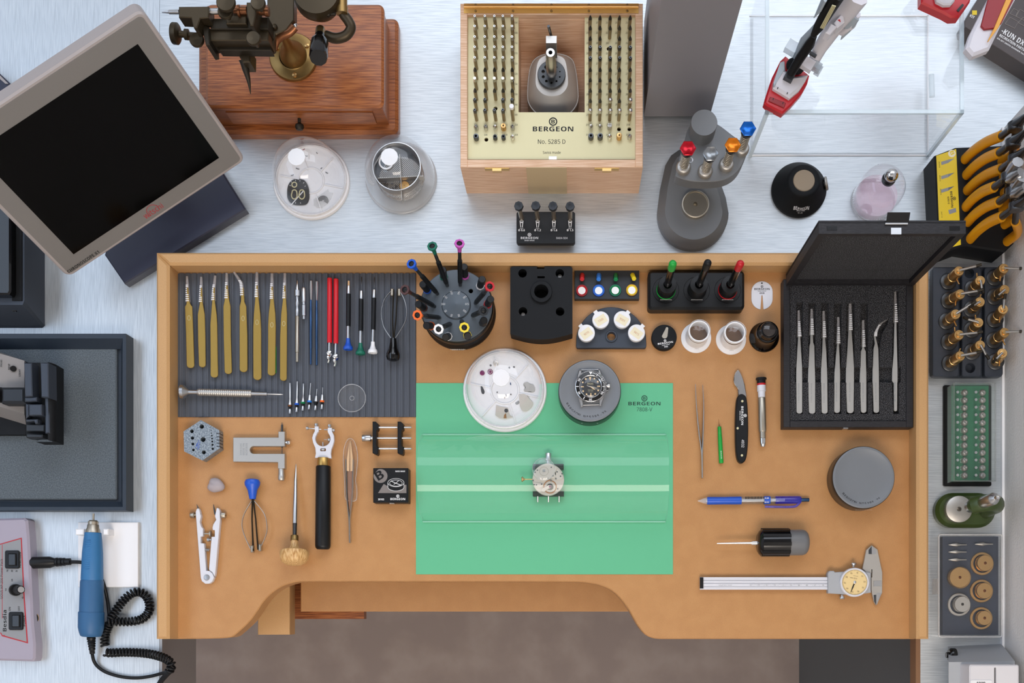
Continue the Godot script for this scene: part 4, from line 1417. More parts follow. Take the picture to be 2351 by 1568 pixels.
		s.lathe([Vector2(0, l * 0.8), Vector2(r * 1.06, l * 0.8), Vector2(r * 1.06, l - 0.004), Vector2(r * 0.85, l - 0.0015), Vector2(r * 0.45, l), Vector2(0, l + 0.0002)], xf, 20)
		part(o, "button", s, k[0])
		s = Sh.new()
		var side := (A.lerp(B, 0.28)) + Vector3(-0.0005, 0, r)
		s.cyl(side, side + (B - A).normalized() * 0.007, 0.0011, 0.0011, 10)
		part(o, "screw", s, "bright_steel")
	# white tag
	o = thing("slotted_tag", "white rounded metal tag with tapered slot and printed lettering", "tag", 1749, 680, 0)
	s = Sh.new()
	pts = arc(1749.5, 670, 24.5, 180, 360, 14)
	pts.append_array(arc(1749.5, 686, 24.5, 0, 82, 8))
	pts.append_array([1753, 710.2, 1750.6, 678, 1748.4, 678, 1746, 710.2])
	pts.append_array(arc(1749.5, 686, 24.5, 98, 180, 8))
	ext(s, pts, 0, 1.0, 0.2)
	part(o, "plate", s, "white_metal")
	s = Sh.new()
	logo(s, 1749.5, 663.5, 1, 35, 4.4, 0, 3.0)
	tx(s, "SWISS MADE", 1749.5, 668.3, 1, 19, 1.8)
	tx(s, "6938", 1749.5, 673, 1, 11, 4)
	lat(s, 1749.3, 650, 1.2, [[1.8, 1.15], [0, 1.15]], 12)
	part(o, "lettering", s, "ink_black")
	# black disc
	o = thing("hand_tool_disc", "flat black disc with tapered nickel blade symbol and white lettering", "disc", 1525, 774.6, 0)
	s = Sh.new()
	lat(s, 1525, 774, 9, [[0, 0], [29, 0], [29, 8], [28, 9], [27, 9.2], [0, 9.2]], 48)
	part(o, "disc", s, "black_matte")
	s = Sh.new()
	pts = arc(1531.3, 754, 3, 170, 370, 8)
	pts.append_array(arc(1526, 770.5, 6.5, 10, 170, 8))
	ext(s, pts, 9.2, 10)
	part(o, "blade", s, "nickel")
	s = Sh.new()
	logo(s, 1527.6, 787.2, 9.2, 35, 4.2, -8, 2.9)
	tx(s, "SWISS MADE", 1528.5, 791.8, 9.2, 18, 1.9, -8)
	tx(s, "7980", 1529, 796, 9.2, 9, 3.4, -8)
	part(o, "lettering", s, "ink_white")
	# loupes
	for k in [[1598.3, 775.4, 1605.2, 760.2, "white eye loupe with clear lens standing beside the black lettered disc"], [1678.5, 779.3, 1687.3, 763.4, "white eye loupe with clear lens standing beside the black loupe"]]:
		o = thing("white_loupe", k[4], "loupe", k[0], k[1], 0, "white loupes")
		s = Sh.new()
		lat(s, k[0], k[1], 2, [[34.6, 0], [34.6, 1.6], [33.5, 2.2], [28, 3.2], [25.5, 5]], 48)
		part(o, "eye_flange", s, "soft_white")
		s = Sh.new()
		lat(s, k[0], k[1], 2, [[25.5, 5], [24.2, 26], [24.2, 28]], 40)
		part(o, "body", s, "soft_white")
		s = Sh.new()
		for i in 60:
			var a := TAU * i / 60
			s.box(Q(k[2], k[3], 31) + Vector3(cos(a), 0, sin(a)) * R(25.2, 31), Vector3(0.0006, 0.0056, 0.0007), Basis(Vector3.UP, -a))
		lat(s, k[2], k[3], 33, [[24.8, 28], [24.8, 33], [24, 34], [21.6, 34], [21, 33], [21, 24]], 48)
		part(o, "lens_ring", s, "white_plastic", "ridged lens ring")
		s = Sh.new()
		lat(s, k[2], k[3], 31, [[21, 29], [14, 30.6], [7, 31.4], [0, 31.7]], 36)
		part(o, "lens", s, "lens")
		s = Sh.new()
		front_text(s, "10x", k[0] + 1, k[1] + 25, 18, 10, 3)
		part(o, "lettering", s, "ink_grey")
	o = thing("black_loupe", "glossy black eye loupe with stepped barrel and dark lens by the tweezers case", "loupe", 1754.6, 773.8, 0)
	s = Sh.new()
	lat(s, 1754.6, 773.8, 2, [[34.4, 0], [34.4, 1.6], [33, 2.6], [27, 6], [23.5, 11], [22.5, 18]], 48)
	part(o, "eye_flange", s, "black_gloss")
	s = Sh.new()
	lat(s, 1754.6, 773.8, 2, [[22.5, 18], [25.2, 19], [25.2, 26], [24, 28], [21, 29], [20.4, 33], [19, 34.5], [18.5, 37], [16, 38], [14.6, 37.4]], 40)
	part(o, "barrel", s, "black_gloss")
	s = Sh.new()
	lat(s, 1754.6, 773.8, 2, [[15, 36.6], [8, 38.2], [0, 38.8]], 30)
	part(o, "lens", s, mat("dark_lens", "3b3634", 0.05))

# ---- the green mat and what stands on it
func parts_tray(label: String, bx_: float, by: float, r: float, h: float, dome_r: float, kx: float, ky: float, kh: float, knob: bool) -> Node3D:
	var o := thing("dust_cover_tray", label, "parts tray", bx_, by, h)
	var s := Sh.new()
	lat(s, bx_, by, h, [[0, h], [r, h], [r, h + 2.5], [r - 2, h + 4], [r - 5, h + 4.2], [r - 6, h + 6], [r - 8, h + 7], [r - 10, h + 7], [r - 11, h + 5]], 64)
	part(o, "base", s, "white_plastic")
	s = Sh.new()
	lat(s, bx_, by, h, [[r - 11, h + 5], [r - 13, h + 4.2], [r * 0.36, h + 4.2], [r * 0.345, h + 5.6], [r * 0.32, h + 5.6], [r * 0.3, h + 3.6], [0, h + 3.6]], 56)
	var well := part(o, "compartment_dish", s, "white_plastic")
	for i in 6:
		var a := TAU * i / 6 + 0.2
		s = Sh.new()
		var d := Vector3(cos(a), 0, sin(a))
		s.box(Q(bx_, by, h + 5) + d * R(r * 0.58, h), Vector3(R(r * 0.5, h), 0.0022, 0.0012), Basis(Vector3.UP, -a))
		part(well, "divider", s, "white_plastic")
	# dome over it
	s = Sh.new()
	var c := Q(bx_, by, h)
	var dr := R(dome_r, h)
	var pr := [Vector2(dr * 1.0, 0.005)]
	var top := (kh - h) * 0.001 - 0.004
	for i in range(0, 15):
		var t := float(i) / 14 * PI / 2
		pr.append(Vector2(dr * pow(cos(t), 0.75) if i < 14 else 0.0, 0.012 + (top - 0.012) * sin(t)))
	s.lathe(pr, Transform3D(Basis(), c), 64)
	var dome := part(o, "dome_cover", s, "dome", "clear plastic dome")
	s = Sh.new()
	s.lathe([Vector2(dr * 1.0, 0.0055), Vector2(dr * 1.025, 0.006), Vector2(dr * 1.025, 0.0085), Vector2(dr, 0.009)], Transform3D(Basis(), c), 64)
	part(dome, "rim", s, "frosted")
	s = Sh.new()
	lat(s, kx, ky, kh, [[6, kh - 5], [8, kh - 1.5], [20, kh - 0.5], [20.6, kh], [20, kh + 0.6], [0, kh + 1.4]], 12)
	part(dome, "knob", s, "white_plastic")
	return o

func plate(called: String, label: String, cat: String, m: String, pts: Array, h0: float, h1: float, group := "") -> Node3D:   # a small flat piece
	var o := thing(called, label, cat, pts[0], pts[1], h0, group)
	var s := Sh.new()
	ext(s, pts, h0, h1, 0.15)
	part(o, "plate", s, m)
	return o

func tray_middle() -> void:
	var o: Node3D
	var s: Sh
	o = thing("green_mat", "green bench mat with printed maker lettering, under the glass cover", "mat", 1250, 1100, 0)
	s = Sh.new()
	bx(s, 955, 879.5, 1545, 1318.5, 0, 0.8)
	part(o, "sheet", s, "mat_green")
	s = Sh.new()
	logo(s, 1479.5, 926.5, 0.8, 74, 8, 0, 7)
	tx(s, "7808-V", 1479.5, 940, 0.8, 36, 9, 0, "")
	part(o, "lettering", s, "ink_green_dark")
	# dome tray on the mat
	var K := 4.521
	parts_tray("white parts tray with clear dome standing on the green mat", 1159.4, 896.6, 96, 0.8, 87, 1150.5, 867, 75, true)
	for k in [[443, 245, 6.3, "silver_plate", "round silver wheel"], [304, 345, 5.6, "jewel", "round purple jewel"], [386, 332, 6.2, "jewel", "ringed purple jewel"]]:
		var c := cv([k[0], k[1]], 1040, 780, K)
		o = thing("geared_disc" if k[3] != "jewel" else "purple_jewel", "%s lying inside the dome tray on the green mat" % k[4], "watch part", c[0], c[1], 5, "")
		s = Sh.new()
		lat(s, c[0], c[1], 6, [[k[2], 5.2], [k[2], 6], [k[2] * 0.7, 6.4], [k[2] * 0.3, 6.4], [k[2] * 0.25, 7], [0, 7]], 20)
		part(o, "disc", s, k[3])
		if k[0] == 386:
			s = Sh.new()
			lat(s, c[0], c[1], 6, [[k[2] * 0.7, 6.45], [k[2] * 0.7, 6.7], [k[2] * 0.55, 6.7], [k[2] * 0.55, 6.45]], 20)
			part(o, "ring", s, "silver_plate")
	for k in [[585, 290, 2.0], [633, 284, 2.0], [391, 267, 2.2], [459, 545, 1.4], [601, 568, 1.6], [537, 602, 1.4]]:
		var c := cv([k[0], k[1]], 1040, 780, K)
		o = thing("jewel_ring", "tiny metal ring lying in the dome tray on the green mat", "watch part", c[0], c[1], 4.6, "tiny rings in the dome tray")
		s = Sh.new()
		lat(s, c[0], c[1], 5, [[k[2], 4.8], [k[2], 5.6], [k[2] * 0.45, 5.6], [k[2] * 0.45, 4.8]], 12)
		part(o, "ring", s, "dark_steel")
	for k in [[597, 457, 4], [551, 577, 4]]:
		var c := cv([k[0], k[1]], 1040, 780, K)
		o = thing("watch_screw", "tiny blued screw lying in the dome tray on the green mat", "watch part", c[0], c[1], 4.6, "tiny screws in the dome tray")
		s = Sh.new()
		rod(s, c[0] - 0.5, c[1] - 2.5, 5.4, c[0] + 0.5, c[1] + 2.5, 5.4, 1.1)
		part(o, "shank", s, "blued_steel")
	plate("watch_lever", "grey drop shaped lever lying in the dome tray on the green mat", "watch part", "dark_steel", cv(curve2([290, 470, 315, 505, 328, 540, 318, 562, 300, 555, 290, 520], 4, true), 1040, 780, K), 5, 6)
	plate("watch_bridge", "grey curved bridge with screw holes in the dome tray on the green mat", "watch part", "satin_steel", cv(curve2([740, 445, 775, 440, 800, 460, 830, 465, 848, 500, 845, 535, 815, 545, 790, 530, 750, 535, 735, 520, 755, 490, 730, 470], 4, true), 1040, 780, K), 5, 6.5)
	plate("watch_bridge", "pale gold engraved bridge in the dome tray on the green mat", "watch part", "silver_plate", cv(curve2([690, 580, 730, 560, 770, 580, 800, 620, 830, 650, 820, 690, 780, 730, 730, 740, 700, 700, 690, 640], 4, true), 1040, 780, K), 5, 7)
	plate("watch_clip", "small steel clip beside the engraved bridge in the dome tray", "watch part", "steel", cv([645, 655, 680, 630, 690, 650, 676, 668, 655, 672], 1040, 780, K), 5, 6)
	o = plate("watch_barrel_bridge", "wedge shaped silver bridge with gold wheel in the dome tray on the green mat", "watch part", "silver_plate", cv([448, 678, 480, 690, 540, 700, 570, 705, 590, 780, 620, 800, 560, 815, 480, 810, 440, 780], 1040, 780, K), 5, 7)
	s = Sh.new()
	var cc := cv([553, 735], 1040, 780, K)
	lat(s, cc[0], cc[1], 7, [[4.5, 6.9], [4.5, 7.4], [0, 7.4]], 16)
	part(o, "recess", s, "dark_steel")
	s = Sh.new()
	ext(s, cv([525, 815, 530, 780, 550, 762, 556, 815], 1040, 780, K), 6.9, 7.6)
	part(o, "gold_spring", s, "rose_gold")
	# cushions
	for k in [[1354, 897, 1.0], [1983, 1096, 0.4]]:
		o = thing("casing_cushion", "round grey gel cushion in black ring %s" % ("carrying the diver watch on the green mat" if k[2] > 0.6 else "empty on the wooden tray by the rim"), "cushion", k[0], k[1] + 8, k[2])
		var h: float = 30.0
		s = Sh.new()
		lat(s, k[0], k[1], h, [[0, k[2]], [71, k[2]], [72.5, k[2] + 1.5], [72.5, k[2] + 20], [72, h - 2], [71, h - 1]], 72)
		part(o, "ring", s, "black_side")
		s = Sh.new()
		lat(s, k[0], k[1], h, [[71.4, h - 2.5], [70.6, h - 0.6], [68, h], [65, h - 0.3], [60, h - 1.6], [40, h - 2.6], [0, h - 3]], 72)
		var pad := part(o, "gel_pad", s, "cushion_grey")
		s = Sh.new()
		arc_text(s, "BERGEON N°5395-75", k[0], k[1], h - 1.4, 60.5, 150 if k[2] > 0.6 else 141, 53, 6.2, "")
		part(pad, "lettering", s, "ink_black")
		s = Sh.new()
		front_text(s, "BERGEON", k[0], k[1] + 74.5, h - 13, 38, 4)
		part(o, "lettering", s, "ink_white")
	watch()
	# half cylinder glass cover
	o = thing("glass_cover", "clear half round glass cover lying over the watch movement on the green mat", "glass cover", 1248, 1097, 0.8)
	# arched section across z, running along x
	var z0 := Q(0, 998, 1).z
	var z1 := Q(0, 1198, 1).z
	var xl := Q(971, 1097, 1).x
	var xr := Q(1527.5, 1097, 1).x
	var rise := 0.056
	var th := 0.005
	var n := 40
	s = Sh.new()
	var e := Sh.new()
	var prof := []
	for i in n + 1:
		var t := PI * i / n
		prof.append([Vector3(0, sin(t) * rise, (z0 + z1) / 2 - cos(t) * (z1 - z0) / 2), Vector3(0, sin(t), -cos(t)).normalized()])
	for i in n:
		var a: Vector3 = prof[i][0]
		var b: Vector3 = prof[i + 1][0]
		var na: Vector3 = prof[i][1]
		var nb: Vector3 = prof[i + 1][1]
		var L := Vector3(xl, 0, 0)
		var Rr := Vector3(xr, 0, 0)
		s.q(a + L, a + Rr, b + Rr, b + L, na, na, nb, nb)
		for X in [L, Rr]:
			e.f(a + X, b + X, b - nb * th + X, a - na * th + X, Vector3(-1 if X == L else 1, 0, 0))
	part(o, "shell", s, "cover_glass")
	part(o, "edge", e, "cover_edge", "greenish cut glass ends")
	s = Sh.new()
	for z in [z0, z1]: s.box(Vector3((xl + xr) / 2, 0.001, z), Vector3(xr - xl, 0.0022, 0.0016))
	part(o, "bottom_edge", s, "cover_edge")
	movement()

func watch() -> void:
	var K := 9.8
	var h := 33.0
	var o := thing("diver_watch", "black dial diver watch head with rotating bezel and no strap, on the grey cushion", "watch", 1356, 890, 28)
	var s := Sh.new()
	var c := cv([745, 610], 1280, 825, K)
	var cx: float = c[0]
	var cy: float = c[1]
	# lugs and case
	for k in [[480, 240, 540, 235, 545, 330, 480, 420, 425, 440], [915, 235, 965, 235, 1010, 360, 1060, 440, 1000, 430, 915, 330], [470, 840, 560, 910, 580, 990, 570, 1060, 525, 1065], [935, 900, 1060, 790, 1010, 960, 985, 1055, 945, 1040]]:
		s = Sh.new()
		ext(s, cv(k, 1280, 825, K), 27.5, 33, 0.8)
		part(o, "lug", s, "steel")
	s = Sh.new()
	lat(s, cx, cy, h, [[34, 27], [36, 28], [36.3, 33], [35, 34]], 56)
	part(o, "case", s, "steel")
	s = Sh.new()
	for i in 72:
		var a := TAU * i / 72
		s.box(Q(cx, cy, 35) + Vector3(cos(a), 0, sin(a)) * R(36, 35), Vector3(0.001, 0.0022, 0.0008), Basis(Vector3.UP, -a))
	lat(s, cx, cy, 35, [[35.2, 34], [35.8, 35], [35, 36.2], [34.2, 36.4]], 60)
	var bez := part(o, "bezel", s, "bright_steel", "coin edged bezel")
	s = Sh.new()
	lat(s, cx, cy, 36, [[34.4, 36.2], [34, 36.5], [26.4, 37.2], [26, 37]], 60)
	var ins := part(o, "bezel_insert", s, "dial_black")
	s = Sh.new()
	for i in 60:
		var mark := i % 5 == 0 or i < 20
		if not mark or i % 15 == 10 or i == 0 or (i % 10 == 0): continue
		var a := TAU * i / 60 - PI / 2
		var l := 0.0032 if i % 5 == 0 else 0.0018
		s.box(Q(cx, cy, 37.05) + Vector3(cos(a), 0, sin(a)) * R(30.4 if i % 5 == 0 else 31.6, 37), Vector3(l, 0.0003, 0.0009 if i % 5 == 0 else 0.0006), Basis(Vector3.UP, -a))
	for k in [[10, "10"], [20, "20"], [30, "30"], [40, "40"], [50, "50"]]:
		var a: float = TAU * k[0] / 60 - PI / 2
		var d := Vector3(cos(a), 0, sin(a))
		var up := d
		wr(s, k[1], Q(cx, cy, 37.2) + d * R(30.2, 37), Vector3(-up.z, 0, up.x), up, R(7, 37), R(5, 37), "bold")
	s.cap(pl([cx - 4, cy - 33.6, cx + 4, cy - 33.6, cx, cy - 27.5], 37), Y(37.15), 1.0)
	part(ins, "marking", s, "ink_white")
	s = Sh.new()
	lat(s, cx, cy, 37, [[26.6, 36.8], [26, 37.6], [24.6, 37.2], [24, 36.2]], 56)
	part(o, "inner_ring", s, "bright_steel")
	s = Sh.new()
	lat(s, cx, cy, 36, [[24.6, 36.2], [0, 36.2]], 48)
	var dial := part(o, "dial", s, "dial_black")
	s = Sh.new()
	for k in [[733, 440, 0], [830, 435, 1], [905, 503, 1], [925, 605, 2], [915, 700, 1], [848, 777, 1], [750, 793, 3], [653, 783, 1], [577, 715, 1], [558, 617, 2], [568, 518, 1], [635, 442, 1]]:
		var p := cv([k[0], k[1]], 1280, 825, K)
		match k[2]:
			0: s.cap(pl([p[0] - 2.6, p[1] - 4.5, p[0] + 2.6, p[1] - 4.5, p[0], p[1] + 4.5], 36.4), Y(36.42), 1.0)
			1: s.cap(circ(p[0], p[1], 2.0, 36.4, 14), Y(36.42), 1.0)
			2: s.cap(pl([p[0] - 3.4, p[1] - 1.2, p[0] + 3.4, p[1] - 1.2, p[0] + 3.4, p[1] + 1.2, p[0] - 3.4, p[1] + 1.2], 36.4), Y(36.42), 1.0)
			3: s.cap(pl([p[0] - 1.3, p[1] - 3.4, p[0] + 1.3, p[1] - 3.4, p[0] + 1.3, p[1] + 3.4, p[0] - 1.3, p[1] + 3.4], 36.4), Y(36.42), 1.0)
	part(dial, "hour_marker", s, "lume")
	s = Sh.new()
	tx(s, "ROLEX", cx - 0.8, cy - 6.8, 36.2, 13.5, 2.6, 2, "serif_bold")
	tx(s, "OYSTER PERPETUAL", cx - 0.8, cy - 4.2, 36.2, 16, 1.0, 2, "")
	tx(s, "SUBMARINER", cx, cy + 7.8, 36.2, 13, 1.6, 2, "")
	tx(s, "200m = 660ft", cx, cy + 10.2, 36.2, 12, 1.2, 2, "")
	tx(s, "OFFICIALLY CERTIFIED", cx, cy + 12.5, 36.2, 13, 1.0, 2, "")
	part(dial, "lettering", s, "pale_gold")
	for k in [[735, 610, 850, 690, 1.3, "hour_hand"], [660, 590, 955, 690, 0.8, "minute_hand"], [690, 600, 935, 645, 0.5, "second_hand"]]:
		var p := cv([k[0], k[1], k[2], k[3]], 1280, 825, K)
		s = Sh.new()
		s.tube(line([p[0], p[1], 36.9, (p[0] + p[2]) / 2, (p[1] + p[3]) / 2, 36.9, p[2], p[3], 36.9]), [R(k[4] * 0.5), R(k[4]), R(k[4] * 0.3)], 6, Vector2(1, 0.35))
		part(o, k[5], s, "lume" if k[5] == "hour_hand" else "silver_plate")
	s = Sh.new()
	lat(s, cx, cy, 38, [[25, 37], [20, 38.4], [10, 39.2], [0, 39.5]], 48)
	part(o, "crystal", s, "lens")
	s = Sh.new()
	var p := cv([1095, 600, 1165, 598], 1280, 825, K)
	lay(s, p[0], p[1], p[0] + 10, p[1], 31, [[0, 3], [3, 3], [3, 5.6], [8, 5.6], [9, 4.6], [9, 0]], 18)
	part(o, "crown", s, "steel")
	for k in [[1090, 500, 1120, 520, 1110, 545, 1085, 540], [1090, 690, 1140, 675, 1150, 690, 1090, 725]]:
		s = Sh.new()
		ext(s, cv(k, 1280, 825, K), 28, 32, 0.4)
		part(o, "crown_guard", s, "steel")
	for y in [[535, 240, 920, 228], [570, 1030, 950, 1020]]:
		p = cv(y, 1280, 825, K)
		s = Sh.new()
		rod(s, p[0], p[1], 29.5, p[2], p[3], 29.5, 0.9)
		part(o, "spring_bar", s, "steel")

func movement() -> void:
	var K := 10.4556
	var ox := 1170.0
	var oy := 1020.0
	# holder under the movement, turned a quarter
	var o := thing("movement_clamp", "black movement holder gripping the watch movement under the glass cover", "holder", 1259, 1100, 0.8)
	var s: Sh
	for k in [[555, 470, 1297, 592], [557, 1125, 1303, 1238]]:
		var p := cv(k, ox, oy, K)
		s = Sh.new()
		bx(s, p[0], p[1], p[2], p[3], 0.8, 13, 0.6)
		part(o, "jaw", s, "black_plastic")
	for x in [675, 932, 1187]:
		var p := cv([x, 590, x, 1392], ox, oy, K)
		s = Sh.new()
		lay(s, p[0], p[1], p[2], p[3], 6, [[0, 1.9], [76, 1.9], [76.6, 1.4], [76.6, 0]], 12)
		part(o, "rod", s, "steel")
	s = Sh.new()
	var q := cv([928, 215, 928, 480], ox, oy, K)
	lay(s, q[0], q[1], q[2], q[3], 8, [[0, 0], [0, 7], [0.7, 7.4], [17, 7.4], [17.6, 6.8], [17.6, 4.2], [25, 4.2]], 22)
	part(o, "screw_knob", s, "steel")
	o = thing("watch_movement", "round silver watch movement with balance wheel showing, gripped in the clamp under glass", "watch movement", 1258, 1100, 13)
	var c := cv([928, 850], ox, oy, K)
	var cx: float = c[0]
	var cy: float = c[1]
	s = Sh.new()
	lat(s, cx, cy, 17, [[0, 13], [35.5, 13], [36.6, 13.6], [36.6, 16.4], [36, 17], [0, 17]], 56)
	part(o, "main_plate", s, "silver_plate")
	s = Sh.new()
	var br := curve2([575, 700, 620, 610, 720, 520, 850, 465, 960, 460, 1060, 500, 1140, 570, 1090, 690, 1120, 790, 980, 830, 860, 880, 740, 870, 640, 800], 4, true)
	ext(s, cv(br, ox, oy, K), 17, 18.6, 0.25)
	part(o, "barrel_bridge", s, "silver_plate")
	s = Sh.new()
	br = curve2([1150, 585, 1250, 690, 1290, 800, 1200, 850, 1120, 850, 1110, 700], 4, true)
	ext(s, cv(br, ox, oy, K), 17, 18.5, 0.25)
	part(o, "train_bridge", s, "silver_plate")
	s = Sh.new()
	br = curve2([560, 920, 640, 915, 720, 930, 790, 920, 800, 1000, 740, 1040, 640, 1040, 590, 990], 4, true)
	ext(s, cv(br, ox, oy, K), 17, 18.4, 0.25)
	part(o, "small_bridge", s, "silver_plate")
	var b := cv([970, 1020], ox, oy, K)
	s = Sh.new()
	for k in 40:
		var a0 := TAU * k / 40
		var a1 := TAU * (k + 1) / 40
		var p0 := Vector3(cos(a0), 0, sin(a0))
		var p1 := Vector3(cos(a1), 0, sin(a1))
		var m := Q(b[0], b[1], 18)
		s.f(m + p0 * R(15.2), m + p1 * R(15.2), m + p1 * R(13), m + p0 * R(13), Vector3.UP)
		s.f(m + p0 * R(15.2), m + p1 * R(15.2), m + p1 * R(15.2) - Vector3(0, 0.001, 0), m + p0 * R(15.2) - Vector3(0, 0.001, 0), p0)
	part(o, "balance_wheel", s, "rose_gold", "rose gold balance wheel")
	s = Sh.new()
	lat(s, b[0], b[1], 18, [[8, 17.2], [7.6, 17.8], [0, 17.8]], 24)
	part(o, "hairspring", s, "gunmetal")
	s = Sh.new()
	br = [780, 1060, 830, 1040, 930, 985, 985, 985, 1000, 1030, 960, 1060, 890, 1080, 830, 1150, 770, 1140, 755, 1100]
	ext(s, cv(br, ox, oy, K), 18.6, 20, 0.2)
	part(o, "balance_cock", s, "silver_plate")
	for k in [[1000, 552], [1140, 662], [1222, 768], [1112, 828], [1040, 755], [915, 815], [767, 955], [642, 975], [590, 970], [565, 868], [612, 672], [668, 622], [1155, 1068], [788, 1110], [995, 870], [1258, 705], [785, 830]]:
		var p := cv(k, ox, oy, K)
		s = Sh.new()
		lat(s, p[0], p[1], 18.6, [[1.7, 18], [1.7, 18.9], [1.2, 19.1], [0, 19.1]], 12)
		part(o, "screw", s, "dark_steel")
	for k in [[825, 640, 1.0, "steel"], [970, 1020, 0.8, "jewel"]]:
		var p := cv([k[0], k[1]], ox, oy, K)
		s = Sh.new()
		lat(s, p[0], p[1], 18.6, [[3.4 * k[2], 18], [3.4 * k[2], 20.2], [0, 20.4]], 16)
		part(o, "jewel_setting", s, k[3])
	s = Sh.new()
	lat(s, 1248.9, 1082, 18.8, [[10.5, 18.6], [10.5, 18.9], [9.6, 18.9], [9.6, 18.6]], 30)
	part(o, "ratchet_wheel", s, "nickel")
	s = Sh.new()
	var w := cv([285, 840, 560, 840], ox, oy, K)
	lay(s, w[0], w[1], w[2], w[3], 15, [[0, 0], [0, 5.2], [1, 6], [3.5, 6], [4.2, 4], [7, 3], [7.5, 1.2], [27, 1.0]], 14)
	part(o, "winding_crown", s, "gold_brass", "gold winding crown on its stem")
	o = thing("watch_crystal", "small clear round watch crystal lying over the movement under the glass cover", "crystal", 1249, 1077, 20)
	s = Sh.new()
	c = cv([815, 600], ox, oy, K)
	lat(s, c[0], c[1], 22, [[26, 20.6], [26.2, 21.4], [24, 22.2], [12, 23], [0, 23.2]], 44)
	part(o, "disc", s, "lens")
	s = Sh.new()
	lat(s, c[0], c[1], 22, [[26, 20.5], [26.4, 21.2], [25.6, 21.8], [25, 21.4]], 44)
	part(o, "edge", s, "frosted")

